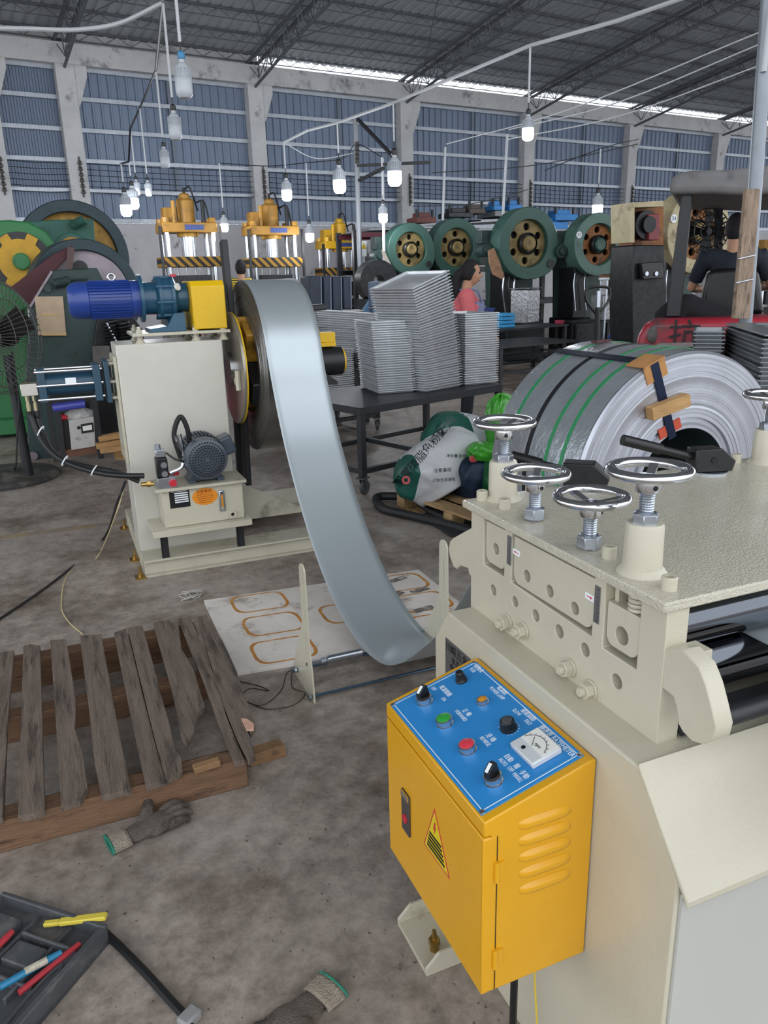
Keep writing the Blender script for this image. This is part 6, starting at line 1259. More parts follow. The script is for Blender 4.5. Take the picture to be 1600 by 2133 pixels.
# woman in pink: head at (970,568), looking right
q = stand_at(972, 570, 8.0); sc_ = q.z / 1.6
person('person in pink shirt, lilac apron and plaid sleeves standing before the presses', (q.x, q.y, 0), radians(-28), dict(head=(0.05, 0, 1.6), look=(1, 0.0, -0.1), le=(0.06, 0.23, 1.12), lh=(0.24, 0.12, 1.0), re=(0.03, -0.24, 1.12), rh=(0.22, -0.12, 0.98)), PINK, JEAN, 'tail', APR, PLAID, sc_, 0.011)
q = stand_at(501, 561, 13.2); sc_ = q.z / 1.58
person('person in yellow and black striped shirt seen from behind near the yellow presses', (q.x, q.y, 0), radians(62), dict(), stripes('yellow_stripe_shirt', '#d8b93a', '#2c2a20', 26, 2, 0.62), JEAN, 'short', None, None, sc_, 0.014)
q = stand_at(788, 592, 11.5)
person('person in blue shirt bending over a bench beside the dark flywheel', (q.x - 0.2, q.y, 0), radians(-15), dict(waist=(0.06, 0, 1.05), chest=(0.2, 0, 1.2), neck=(0.3, 0, 1.3), head=(0.38, 0, 1.4), look=(0.8, 0, -0.6), ls=(0.22, 0.17, 1.26), rs=(0.22, -0.17, 1.26), le=(0.3, 0.2, 1.0), re=(0.32, -0.2, 1.0), lh=(0.45, 0.15, 0.82), rh=(0.46, -0.15, 0.82)), BLUET, JEAN, 'short', None, None, 1.02, 0.014)
q = at_y(392, 712, 6.6)
person('person in pink top crouching behind the decoiler, glimpsed below the motor plate', (q.x - 0.1, q.y, 0), radians(20), dict(pelvis=(-0.25, 0, 0.5), waist=(-0.12, 0, 0.68), chest=(0.02, 0, 0.9), neck=(0.1, 0, 1.02), head=(0.17, 0, 1.12), look=(1, 0, -0.3), ls=(0.03, 0.17, 0.95), rs=(0.03, -0.17, 0.95), le=(0.2, 0.22, 0.8), re=(0.2, -0.22, 0.8), lh=(0.4, 0.15, 0.85), rh=(0.4, -0.15, 0.85), lk=(0.18, 0.14, 0.52), rk=(0.18, -0.14, 0.52), lf=(-0.05, 0.14, 0.05), rf=(-0.05, -0.14, 0.05)), mat('magenta_top', '#d23a6a', 0.85), JEAN, 'short', None, None, 1.0, 0.014)
# ================================================================== FORKLIFT AND DRIVER
FRED = mat('chipped_red_paint', '#a8283a', 0.4, var=0.15, scale=5, dirt='#4b3a3c', damt=0.4, dscale=3.5, coat=0.2)
fh = ray(1490, 600); fh.z = 0; fh.normalize()
def at_h(x, y, D): r = ray(x, y); return CP + r * (D / r.dot(fh))
def hpoly(m, pix, D, t):
    P = [at_h(x, y, D) for x, y in pix]; n = len(P); T_ = fh * t
    m.add(P + [q + T_ for q in P], [tuple(range(n - 1, -1, -1)), tuple(range(n, 2 * n))] + [(i, (i + 1) % n, n + (i + 1) % n, n + i) for i in range(n)]); return m
fsd = Vector((fh.y, -fh.x, 0))
fk = thing('forklift', 'red forklift seen from behind with black guard posts and grey canopy', 'forklift', tuple(xy(at_h(1450, 720, 6.9))))
m = MB(); hpoly(m, [(1316, 800), (1320, 742), (1328, 700), (1342, 676), (1366, 665), (1512, 663), (1640, 660), (1640, 800)], 6.6, 0.55); m.build('counterweight', FRED, fk, bevel=0.06, seg=4)
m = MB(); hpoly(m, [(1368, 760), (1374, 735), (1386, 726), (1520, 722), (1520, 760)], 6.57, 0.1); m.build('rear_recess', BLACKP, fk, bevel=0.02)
m = MB(); hpoly(m, [(1350, 760), (1356, 728), (1372, 715), (1520, 712), (1520, 722), (1386, 726), (1374, 735), (1368, 760)], 6.55, 0.1); m.build('recess_lip', mat('worn_grey_red', '#8a7f80', 0.5, var=0.2, scale=12), fk, bevel=0.01)
m = MB(); c = at_h(1352, 697, 6.6); m.sphere(c + fsd * 0.04, 0.09, 14, 8, (0.8, 0.2, 0.8)); m.build('scuffed_lamp', mat('scuff', '#55504e', 0.6, var=0.5, scale=20), fk)
p = at_h(1425, 701, 6.585); text('抗', p, fsd, (0, 0, 1), 0.24, mat('charred_black', '#221d20', 0.6), fk, ext=0.008)
m = MB(); hpoly(m, [(1360, 668), (1640, 660), (1640, 800), (1360, 800)], 7.15, 1.5); m.build('chassis', BLACKM, fk, bevel=0.03)
POSTB = mat('black_guard_post', '#1b1d22', 0.4)
m = MB(); hpoly(m, [(1420, 404), (1443, 404), (1418, 660), (1386, 660)], 6.8, 0.08); m.build('guard_post', POSTB, fk, bevel=0.008)
m = MB(); hpoly(m, [(1486, 400), (1506, 400), (1506, 560), (1488, 560)], 8.3, 0.08); m.build('guard_post', POSTB, fk, bevel=0.008)
m = MB(); hpoly(m, [(1620, 404), (1645, 404), (1630, 660), (1600, 660)], 6.8, 0.08); m.build('guard_post', POSTB, fk, bevel=0.008)
CANV = mat('dusty_grey_tarpaulin', '#7d7b7c', 0.85, var=0.15, scale=3, bump=0.4, bscale=5, dirt='#4f4e50', damt=0.3, dscale=2)
m = MB(); hpoly(m, [(1392, 404), (1398, 372), (1408, 360), (1440, 354), (1520, 352), (1650, 338), (1650, 400), (1560, 406), (1480, 402)], 6.7, 1.9); m.build('canopy', CANV, fk, bevel=0.05, seg=3)
SEATM = mat('black_vinyl', '#121417', 0.35)
m = MB(); hpoly(m, [(1456, 655), (1464, 600), (1472, 570), (1484, 560), (1556, 556), (1580, 562), (1586, 600), (1592, 655)], 7.3, 0.14); st_ = m.build('seat_back', SEATM, fk, bevel=0.04, seg=3)
m = MB(); hpoly(m, [(1470, 640), (1590, 640), (1590, 668), (1470, 668)], 7.42, 0.5); m.build('seat_cushion', SEATM, fk, bevel=0.03)
fnc = at_h(1474, 482, 8.2); fdn = Vector((-0.45, -1, 0)).normalized(); fx, fy, _ = MB.frame(fdn)
m = MB()
for i in range(28): a = 2 * pi * i / 28; r_ = fx * cos(a) + fy * sin(a); m.tube([fnc + r_ * 0.03 + fdn * 0.05, fnc + r_ * 0.14 + fdn * 0.045, fnc + r_ * 0.2, fnc + r_ * 0.14 - fdn * 0.05], 0.004, 4, False)
for rr in (0.08, 0.14, 0.2): m.torus(fnc + fdn * (0.048 if rr < 0.2 else 0), fdn, rr, 0.005, 28, 5)
fanc = m.build('cab_fan_cage', BLACKP, fk)
m = MB(); m.cyl(fnc - fdn * 0.1, fnc + fdn * 0.045, 0.05, None, 14); m.build('cab_fan_motor', BLACKP, fanc)
for k in range(4): a = k * pi / 2; m = MB(); e1 = fx * cos(a) + fy * sin(a); e2 = -fx * sin(a) + fy * cos(a); m.prism([(0.03, -0.02), (0.17, -0.07), (0.18, 0.05), (0.03, 0.02)], fnc, e1, (e2 + fdn * 0.3).normalized(), fdn * 0.003); m.build('cab_fan_blade', BLACKP, fanc)
rr_ = random.Random(2); m = MB(); P0 = [at_h(x, y, 6.95) for x, y in ((1366, 664), (1400, 655), (1430, 640), (1465, 650), (1500, 658), (1540, 660))]
m.tube(spl(P0, 5), [0.05, 0.07, 0.09, 0.1, 0.11, 0.12, 0.13, 0.13, 0.12, 0.12, 0.11, 0.11, 0.1, 0.1, 0.1, 0.09, 0.09, 0.08, 0.08, 0.08, 0.07, 0.07, 0.06, 0.06, 0.05, 0.05], 10); cb_ = m.build('jacket', mat('black_jacket', '#1c1b20', 0.9, var=0.3, scale=8, bump=1.0, bscale=9), None, smooth=80); tag(cb_, 'black jacket bundled on the red forklift counterweight', 'jacket')
q = at_h(1532, 480, 7.75); hz = q.z
person('person in dark navy shirt driving the forklift, seen from behind', (q.x, q.y, 0), atan2(fh.y, fh.x), dict(pelvis=(0.0, 0, hz - 0.68), waist=(0, 0, hz - 0.55), chest=(0, 0, hz - 0.33), neck=(0, 0, hz - 0.15), head=(0.02, 0, hz), ls=(0, 0.22, hz - 0.22), rs=(0, -0.22, hz - 0.22), le=(0.1, 0.32, hz - 0.48), re=(0.1, -0.34, hz - 0.46), lh=(0.35, 0.2, hz - 0.5), rh=(0.38, -0.26, hz - 0.5), lk=(0.42, 0.12, hz - 0.66), rk=(0.42, -0.12, hz - 0.66), lf=(0.46, 0.12, hz - 1.1), rf=(0.46, -0.12, hz - 1.1)), NAVYC, JEAN, 'short', None, None, 1.0, 0.013)
# steel post with a strapped board
PYp = at_h(1568, 400, 6.05).y; post = thing('steel_post', 'grey steel pipe post with a weathered board strapped to it at right', 'post', (at_y(1550, 600, PYp).x, PYp, 0))
a = at_y(1596, -40, PYp); b = at_y(1568, 395, PYp); d = (b - a).normalized(); e = b + d * ((b.z - 0.0) / -d.z)
m = MB(); m.cyl(a + Vector((0, 0, 0.6)), e, 0.045, None, 16); m.build('pipe', mat('grey_pipe', '#8c929a', 0.4, 0.5, var=0.15, scale=4), post)
m = MB(); m.cyl(a + Vector((0.035, -0.03, 0.6)), at_y(1590, 150, PYp - 0.04), 0.02, None, 10); m.build('conduit', mat('pale_conduit', '#b9bcc2', 0.4), post)
m = MB(); pixpoly(m, [(1556, 393), (1584, 393), (1562, 664), (1530, 664)], PYp - 0.08, 0.03); bw = m.build('board', mat('weathered_board', '#8f7c6b', 0.8, var=0.3, scale=5, dirt='#5b4a3c', damt=0.45, dscale=7, stretch=(6, 1, 1.2)), post, bevel=0.003)
for y in (535, 585): m = MB(); a = at_y(1538 - (y - 535) * 0.1, y + 4, PYp - 0.09); b = at_y(1574 - (y - 535) * 0.1, y - 4, PYp - 0.09); m.tube([a, b], 0.005, 5); m.build('binding_wire', ZINC, bw)
# ================================================================== HYDRAULIC PRESSES BY THE WALL
HAZ = stripes('hazard_stripes', '#8f6a22', '#201d1b', 5, 0)
def _diag():
    N, L = HAZ.node_tree.nodes, HAZ.node_tree.links; sp = next(n for n in N if n.type == 'SEPXYZ'); mm = next(n for n in N if n.type == 'MATH' and n.operation == 'MULTIPLY')
    ad = N.new('ShaderNodeMath'); ad.operation = 'ADD'; L.new(sp.outputs[0], ad.inputs[0]); L.new(sp.outputs[2], ad.inputs[1]); L.new(ad.outputs[0], mm.inputs[0])
_diag()
HYEL = mat('worn_press_yellow', '#a5782c', 0.5, var=0.2, scale=4, dirt='#6b4d1c', damt=0.35, dscale=3)
def hpress(name, label, loc, rz, sc, newer=False):
    t = thing(name, label, 'press', loc, rz, 'yellow hydraulic presses along the wall', world=False); Y_ = mat('press_yellow_new', '#d0a01c', 0.45, var=0.12, scale=4, dirt='#8a661c', damt=0.25) if newer else HYEL
    m = MB(); m.box2((-0.62, -0.38, 2.82), (0.62, 0.38, 3.03)); m.build('crown', Y_, t, local=True, bevel=0.02)
    m = MB(); m.lathe([(0.2, 3.03), (0.2, 3.5), (0.17, 3.54), (0.12, 3.54), (0.12, 3.62), (0.09, 3.66), (0, 3.66)], (0.02, 0, 0), (0, 0, 1), 24); cy = m.build('main_cylinder', Y_, t, local=True)
    m = MB(); m.cyl((0.02, 0, 3.66), (0.02, 0, 3.78), 0.03, None, 8); m.tube(spl([(0.02, 0, 3.74), (0.15, 0, 3.8), (0.22, 0, 3.6), (0.3, 0, 3.3)], 5), 0.02, 6); m.tube(spl([(0.22, -0.1, 3.45), (0.42, -0.1, 3.5), (0.5, -0.1, 3.2), (0.52, -0.1, 3.03)], 5), 0.022, 6); m.build('hoses', RUBBER, cy, local=True)
    m = MB(); m.box2((-0.48, -0.05, 3.03), (-0.2, 0.3, 3.36)); m.build('oil_tank', Y_, t, local=True, bevel=0.01)
    for x in (-0.32, 0.34): m = MB(); m.cyl((x, -0.3, 3.03), (x, -0.3, 3.48), 0.045, None, 12); m.build('side_cylinder', Y_ if x < 0 else DARKMETAL, t, local=True)
    for x in (-0.52, 0.52):
        for y in (-0.3, 0.3):
            m = MB(); m.cyl((x, y, 0.6), (x, y, 2.82), 0.06, None, 16); m.build('column', STEEL, t, local=True)
            m = MB(); m.cyl((x, y, 3.03), (x, y, 3.13), 0.085, None, 8); m.build('column_nut', Y_, t, local=True)
    m = MB(); m.cyl((0.02, 0, 2.3), (0.02, 0, 2.82), 0.16, None, 24); m.build('ram', STEEL, t, local=True)
    m = MB(); m.lathe([(0.24, 2.74), (0.24, 2.82), (0, 2.82)], (0.02, 0, 0), (0, 0, 1), 24); m.build('gland', YELD, t, local=True)
    m = MB(); m.box2((-0.66, -0.4, 2.08), (0.66, 0.4, 2.3)); m.build('moving_platen', HAZ, t, local=True, bevel=0.01)
    for x in (-0.3, -0.1, 0.1, 0.3): m = MB(); m.cyl((x, -0.1, 1.9), (x, -0.1, 2.08), 0.02, None, 8); m.build('guide_pin', STEEL, t, local=True)
    m = MB(); m.box2((-0.4, -0.32, 1.5), (0.4, 0.32, 1.9)); m.build('upper_die', DARKMETAL, t, local=True, bevel=0.01)
    m = MB(); m.box2((-0.45, -0.34, 1.12), (0.45, 0.34, 1.4)); m.build('lower_die', DARKMETAL, t, local=True, bevel=0.01)
    m = MB(); m.box2((-0.7, -0.45, 0.0), (0.7, 0.45, 1.1)); m.build('bed', mat('grimy_bed', '#6e675f', 0.7, var=0.3, scale=5, dirt='#2e2c2a', damt=0.5), t, local=True, bevel=0.02)
    for x in (-0.68, 0.68): m = MB(); m.box2((x - 0.025, -0.42, 1.1), (x + 0.025, -0.36, 2.95)); m.build('guard_rail', BLACKM, t, local=True)
    m = MB(); m.box2((-0.12, -0.39, 2.87), (0.3, -0.38, 2.98)); m.build('maker_sign', mat('sign_blue%d' % len(XF), '#3a4c86', 0.5, var=0.4, scale=30), t, local=True)
    t.scale = (sc, sc, sc); return t
for i, (x, Y, s, lab, nw) in enumerate(((396, 17.3, 0.915, 'leftmost yellow hydraulic press with striped platen by the white wall', False), (568, 17.6, 0.90, 'middle yellow hydraulic press with striped platen by the white wall', False), (709, 18.0, 0.80, 'rightmost and smallest yellow hydraulic press by the white wall', True))):
    q = at_y(x, 560, Y); hpress('hydraulic_press', lab, (q.x, q.y, 0), radians(4), s, nw)
q = at_y(1622, 520, 11.0); hpress('hydraulic_press', 'orange hydraulic press cut off by the right edge, behind the driver', (q.x, q.y, 0), radians(-20), 0.62)
# ================================================================== FLYWHEEL PRESSES
FGRN = mat('press_green_grey', '#33564d', 0.45, var=0.12, scale=4, dirt='#263b36', damt=0.3, dscale=4); FTAN = mat('worn_tan_web', '#8a7648', 0.55, var=0.3, scale=6, dirt='#4d3a20', damt=0.45, dscale=5)
FORN = mat('rusty_orange_web', '#8c5524', 0.6, var=0.35, scale=6, dirt='#3b2a1b', damt=0.45, dscale=5); FCRM = mat('greasy_cream_guard', '#b3a683', 0.5, var=0.15, scale=4, dirt='#6e5f44', damt=0.35, dscale=3)
def fpress(label, cx, cy, depth, R, rim, web, hub, rz=0.0, tag_no=None, spoke=6):
    q = CP + ray(cx, cy) * depth; zc = q.z; t = thing('flywheel_press', label, 'press', (q.x, q.y, 0), rz, 'flywheel presses in the middle row', world=False); O_ = Vector((0, 0, zc)); ax_ = Vector((0, -1, 0))
    out = [(R * cos(a) * (1 + 0.13 * max(0, cos(a + 0.65)) ** 8), R * sin(a) * (1 + 0.13 * max(0, cos(a + 0.65)) ** 8)) for a in [2 * pi * i / 56 for i in range(56)]]
    inn = [(R * 0.66 * cos(2 * pi * i / 40), R * 0.66 * sin(2 * pi * i / 40)) for i in range(40)]
    m = MB(); m.plate(out, [inn], O_ + Vector((0, -0.16, 0)), (1, 0, 0), (0, 0, 1), (0, 0.36, 0)); m.build('wheel_guard', rim, t, local=True, bevel=0.012, smooth=40)
    hl = [[(R * 0.47 * cos(b) + R * 0.105 * cos(2 * pi * i / 14), R * 0.47 * sin(b) + R * 0.105 * sin(2 * pi * i / 14)) for i in range(14)] for b in [2 * pi * k / spoke + 0.5 for k in range(spoke)]]
    m = MB(); m.plate([(R * 0.655 * cos(2 * pi * i / 40), R * 0.655 * sin(2 * pi * i / 40)) for i in range(40)], hl, O_ + Vector((0, -0.05, 0)), (1, 0, 0), (0, 0, 1), (0, 0.05, 0)); fw_ = m.build('flywheel', web, t, local=True, smooth=40)
    m = MB(); m.cyl(O_ + Vector((0, 0.05, 0)), O_ + Vector((0, 0.1, 0)), R * 0.66, None, 32); m.build('guard_back', BLACKP, t, local=True)
    m = MB(); m.lathe([(R * 0.3, 0.0), (R * 0.3, 0.1), (R * 0.26, 0.12), (R * 0.26, 0.08), (0.0, 0.08)], O_ + Vector((0, -0.05, 0)), ax_, 28); m.build('wheel_hub', DARKMETAL, fw_, local=True)
    m = MB(); m.lathe([(R * 0.22, 0.0), (R * 0.21, 0.14), (R * 0.17, 0.16), (0, 0.15)], O_ + Vector((0, -0.05, 0)), ax_, 24); m.build('shaft_end', hub, fw_, local=True)
    m = MB(); m.cyl(O_ + Vector((R * 0.95 * cos(-0.65), -0.18, R * 0.95 * sin(-0.65))), O_ + Vector((R * 0.95 * cos(-0.65), -0.15, R * 0.95 * sin(-0.65))), R * 0.12, None, 16); m.build('guard_boss', BLACKM, t, local=True)
    m = MB(); m.prism([(-0.33, 0), (0.4, 0), (0.38, zc - 0.35), (0.3, zc + 0.1), (-0.25, zc + 0.15), (-0.4, zc - 0.3)], (0, 0.25, 0), (1, 0, 0), (0, 0, 1), (0, 0.5, 0)); m.build('frame', DGREEN, t, local=True, bevel=0.02)
    m = MB(); m.box2((-0.4, -0.1, 0.0), (0.42, 0.8, 0.75)); m.build('bed', DARKMETAL, t, local=True, bevel=0.02)
    m = MB(); m.box2((-0.42, 0.0, 0.76), (-0.12, 0.5, zc - R * 0.7)); m.build('slide', DARKMETAL, t, local=True, bevel=0.01)
    m = MB(); m.cyl((-R * 1.15, 0.1, zc - 0.1), (-R * 1.15, 0.35, zc - 0.1), 0.12, None, 18); m.cyl((-R * 1.15, 0.04, zc - 0.1), (-R * 1.15, 0.1, zc - 0.1), 0.07, None, 18); m.build('clutch_housing', DGREEN, t, local=True)
    m = MB(); m.box2((-R * 1.25, 0.2, zc + 0.02), (-R * 0.85, 0.45, zc + 0.25)); m.build('gear_cover', DGREEN, t, local=True, bevel=0.01)
    for k in range(3): m = MB(); a = -0.45 + 0.12 * k; m.tube(spl([(a, -0.05, zc - R * 0.9), (a - 0.05, -0.1, zc - R * 1.3), (a + 0.02, -0.1, 0.9)], 4), 0.012, 5); m.build('control_rod', DARKMETAL if k % 2 else ZINC, t, local=True)
    if tag_no: q_ = O_ + Vector((-R * 0.86, -0.17, R * 0.3)); m = MB(); m.cyl(q_, q_ + Vector((0, -0.01, 0)), 0.06, None, 18); d_ = m.build('number_disc', WHITE, t, local=True); tt = text(tag_no, q_ + Vector((0, -0.012, 0)), (1, 0, 0), (0, 0, 1), 0.08, BLACKP, d_)
    return t
LGRN = mat('pale_green_guard', '#4f6f66', 0.45, var=0.12, scale=4, dirt='#33473f', damt=0.3)
fpress('leftmost and farthest green flywheel press beside the bending person', 850, 520, 14.9, 0.483, FGRN, FTAN, FTAN)
fpress('second green flywheel press from the left, behind the person in pink', 945, 516, 15.4, 0.55, FGRN, FTAN, FTAN)
fpress('largest green flywheel press, right of the person in pink', 1092, 508, 14.2, 0.63, FGRN, FTAN, FTAN)
fpress('pale green flywheel press with rusty orange web, second from the right', 1238, 510, 14.4, 0.56, LGRN, FORN, FGRN, tag_no='55')
fpress('cream flywheel press behind the forklift posts', 1440, 484, 11.6, 0.60, FCRM, FORN, FTAN, tag_no='54')
og = thing('open_press', 'rusty orange press with open cream housing left of the cream flywheel', 'press', (at_y(1345, 560, 8.9).x, 8.9, 0))
m = MB(); pixpoly(m, [(1313, 428), (1322, 428), (1322, 505), (1313, 505)], 8.9, 0.4); m.build('housing_side', FCRM, og); m = MB(); pixpoly(m, [(1313, 422), (1382, 418), (1382, 430), (1313, 432)], 8.9, 0.4); m.build('housing_top', FCRM, og); m = MB(); pixpoly(m, [(1318, 425), (1382, 425), (1382, 520), (1318, 520)], 9.25, 0.3); m.build('housing_back', FORN, og)
c = at_y(1348, 468, 9.0); m = MB(); m.cyl(c, c + Vector((0, 0.3, 0)), 0.19, None, 28); m.cyl(c + Vector((0, -0.06, 0)), c, 0.11, None, 20); m.build('motor_drum', DARKMETAL, og)
m = MB(); pixpoly(m, [(1352, 446), (1374, 446), (1374, 500), (1352, 500)], 8.95, 0.2); m.build('red_gearbox', mat('greasy_red', '#7b2f35', 0.5, var=0.3, scale=9), og, bevel=0.01)
m = MB(); pixpoly(m, [(1322, 510), (1384, 510), (1390, 600), (1392, 800), (1318, 800), (1316, 600)], 8.95, 0.5); m.build('frame', DARKMETAL, og, bevel=0.02)
m = MB(); pixpoly(m, [(1338, 548), (1380, 545), (1382, 580), (1340, 582)], 8.85, 0.08); pb = m.build('switch_panel', BLACKP, og, bevel=0.01)
for x in (1348, 1368): m = MB(); c = at_y(x, 570, 8.83); m.cyl(c, c + Vector((0, 0.03, 0)), 0.03, None, 12); m.build('switch_knob', ZINC, pb)
# ================================================================== DIE RACK BEHIND THE PRESSES
rk = thing('die_rack', 'long dark red steel rack loaded with plates behind the flywheel presses', 'rack', (at_y(950, 560, 15.5).x, 16.0, 0))
MAR = mat('maroon_beam', '#5d2330', 0.5, var=0.15, scale=3); PLG = mat('grey_plate_steel', '#8b8e93', 0.4, 0.5, var=0.2, scale=5)
a, b = at_y(765, 492, 15.2), at_y(1140, 448, 15.2); zr = (at_y(850, 478, 15.2).z, at_y(1100, 452, 15.2).z)
X0, X1 = a.x, at_y(1320, 500, 15.2).x
for x in [X0 + (X1 - X0) * k / 5 for k in range(6)]:
    for y in (15.9, 16.9): m = MB(); m.box2((x - 0.05, y - 0.05, 0), (x + 0.05, y + 0.05, 2.55)); m.build('upright', BLACKM, rk)
for z in (1.0, 1.75, 2.5):
    for y in (15.9, 16.9): m = MB(); m.box2((X0, y - 0.06, z - 0.09), (X1, y + 0.06, z)); m.build('beam', MAR if z > 2 else BLACKM, rk)
    m = MB(); m.box2((X0, 15.9, z), (X1, 16.9, z + 0.02)); m.build('shelf', BLACKM, rk)
def rk_item(x0, x1, z, h, d0, d1, mt, label, name='steel_plate', cat='plate', tilt=0.0, group='plates and dies on the rack', knob=False):
    d0 += 0.68; d1 += 0.62; z += 0.04; A_ = at_y(x0, 470, 16).x; B_ = at_y(x1, 470, 16).x; t = thing(name, label, cat, ((A_ + B_) / 2, 16.4, z), 0, group)
    m = MB(); m.box(((A_ + B_) / 2, (d0 + d1) / 2, z + h / 2), (B_ - A_, d1 - d0, h), Matrix.Rotation(tilt, 3, 'Y')); m.build('slab', mt, t, bevel=0.01)
    if knob:
        m = MB(); m.box(((A_ + B_) / 2, (d0 + d1) / 2, z + h + 0.05), ((B_ - A_) * 0.6, (d1 - d0) * 0.6, 0.1)); m.build('die_block', mt, t, bevel=0.01)
        for sx in (-0.4, 0.4):
            m = MB(); m.cyl(((A_ + B_) / 2 + (B_ - A_) * sx, d0 + 0.1, z + h), ((A_ + B_) / 2 + (B_ - A_) * sx, d0 + 0.1, z + h + 0.16), 0.03, None, 8); m.build('guide_post', DARKMETAL, t)
    return t
DBLU = mat('die_blue', '#2f7cc0', 0.5, var=0.15, scale=6); DBRN = mat('die_brown', '#6b3f38', 0.6, var=0.25, scale=6)
rk_item(768, 900, 2.52, 0.06, 15.25, 16.3, PLG, 'long grey steel plate at the left end of the rack top', tilt=-0.03); rk_item(845, 1000, 2.62, 0.06, 15.25, 16.3, PLG, 'grey steel plate sloping over the middle of the rack top', tilt=-0.07)
rk_item(930, 1128, 2.68, 0.07, 15.25, 16.3, PLG, 'grey steel plate in the middle right of the rack top', tilt=-0.04); rk_item(1030, 1132, 2.80, 0.12, 15.3, 16.2, mat('striped_plate', '#77797d', 0.5, 0.3, var=0.3, scale=12, stretch=(1, 1, 9)), 'bundle of grey plates at the right of the maroon rack')
rk_item(868, 908, 2.66, 0.12, 15.3, 15.9, DBRN, 'brown press die on the rack top', 'press_die', 'die', knob=True); rk_item(935, 985, 2.78, 0.1, 15.3, 15.9, DARKMETAL, 'dark press die on the rack above the second green press', 'press_die', 'die', knob=True)
rk_item(978, 1010, 2.86, 0.1, 15.3, 15.9, mat('die_grey_brown', '#4d443f', 0.6), 'grey brown press die left of the small blue die', 'press_die', 'die', knob=True); rk_item(1028, 1048, 2.93, 0.1, 15.3, 15.8, DBLU, 'small blue press die on the rack top', 'press_die', 'die', knob=True); rk_item(1060, 1086, 2.93, 0.12, 15.3, 15.9, DBLU, 'blue press die with posts at the right of the rack top', 'press_die', 'die', knob=True)
rk_item(1122, 1180, 2.52, 0.16, 15.25, 16.2, DBLU, 'wide blue press die standing between the two right green presses', 'press_die', 'die', knob=True); rk_item(1156, 1202, 2.72, 0.14, 15.3, 16.0, DBLU, 'blue press die with upper block near the pale green press', 'press_die', 'die', knob=True)
rk_item(1132, 1240, 2.48, 0.05, 15.22, 16.3, PLG, 'grey plate under the blue dies'); rk_item(1210, 1320, 2.52, 0.08, 15.25, 16.3, PLG, 'grey plates at the far right of the rack')
for i, (x0, x1) in enumerate(((790, 835), (880, 925), (985, 1030), (1140, 1190), (1260, 1310))): rk_item(x0, x1, 1.77, 0.3, 15.3, 16.2, (DARKMETAL, PLG, DARKMETAL, DBLU, PLG)[i], ['dark die block on the middle shelf, left end of the rack', 'grey die block on the middle shelf behind the first green press', 'dark die block on the middle shelf behind the person in pink', 'blue die block on the middle shelf near the pale green press', 'grey die block on the middle shelf, right end of the rack'][i], 'die_block', 'die')
q = at_y(757, 500, 15); m = MB(); pixpoly(m, [(752, 502), (764, 502), (764, 534), (752, 534)], 15.8, 0.02); ws = m.build('warning_sign', WHITE, rk)
m = MB(); pixpoly(m, [(758, 505), (763, 518), (753, 518)], 15.78, 0.01); m.build('warning_triangle', mat('sign_yellow', '#c9a91e', 0.5), ws)
# ================================================================== BENCHES AND CLUTTER ON THE RIGHT
t_, A_, u_, v_, W_ = bench('work_table', 'low dark steel table on castors behind the bright tray stacks', (1042, 722), (1206, 708), 0.62, 1.0, 'table', True, True)
bench('work_bench', 'dark bench carrying the foil wrapped box', (1030, 688), (1185, 675), 0.74, 0.6, 'bench')
bench('work_bench', 'dark bench in front of the largest green press', (930, 668), (1022, 660), 0.90, 0.6, 'bench'); bench('work_bench', 'dark bench between pallet truck and pale green press', (1190, 672), (1310, 666), 0.76, 0.6, 'bench', True, False, DARKMETAL, 0.3)
FOIL = mat('crinkled_foil_wrap', '#a6a7aa', 0.3, 0.5, var=0.3, scale=20, bump=1.0, bscale=22)
q = at_z(1098, 674, 0.745)
fb2 = thing('wrapped_box', 'box wrapped in crinkled clear film on the dark bench', 'box', (q.x, q.y, 0.745), radians(25), world=False)
hb = at_y(1098, 604, q.y).z - 0.745; m = MB(); m.box2((0, 0, 0), (0.42, 0.36, hb)); m.build('carton', FOIL, fb2, local=True, bevel=0.02, seg=3)
m = MB(); m.grid(lambda a_, b_: (-0.02 + 0.46 * a_, -0.02 + 0.40 * b_, hb + 0.01 + 0.02 * abs(sin(9 * a_ + 4 * b_))), 14, 14); m.build('loose_film', FOIL, fb2, local=True, solid=0.004, smooth=70)
q = at_z(1166, 674, 0.745); m = MB(); m.lathe([(0.07, 0), (0.09, 0.05), (0.085, 0.055), (0, 0.055)], q, (0, 0, 1), 16); tag(m.build('pink_dish', mat('pink_foil', '#c04a62', 0.4, var=0.4, scale=25), None), 'pink foil dish beside the film wrapped box', 'dish')
BIN = mat('blue_bin_plastic', '#2272bd', 0.4); LBL = mat('light_blue_bin', '#3fa0d8', 0.4)
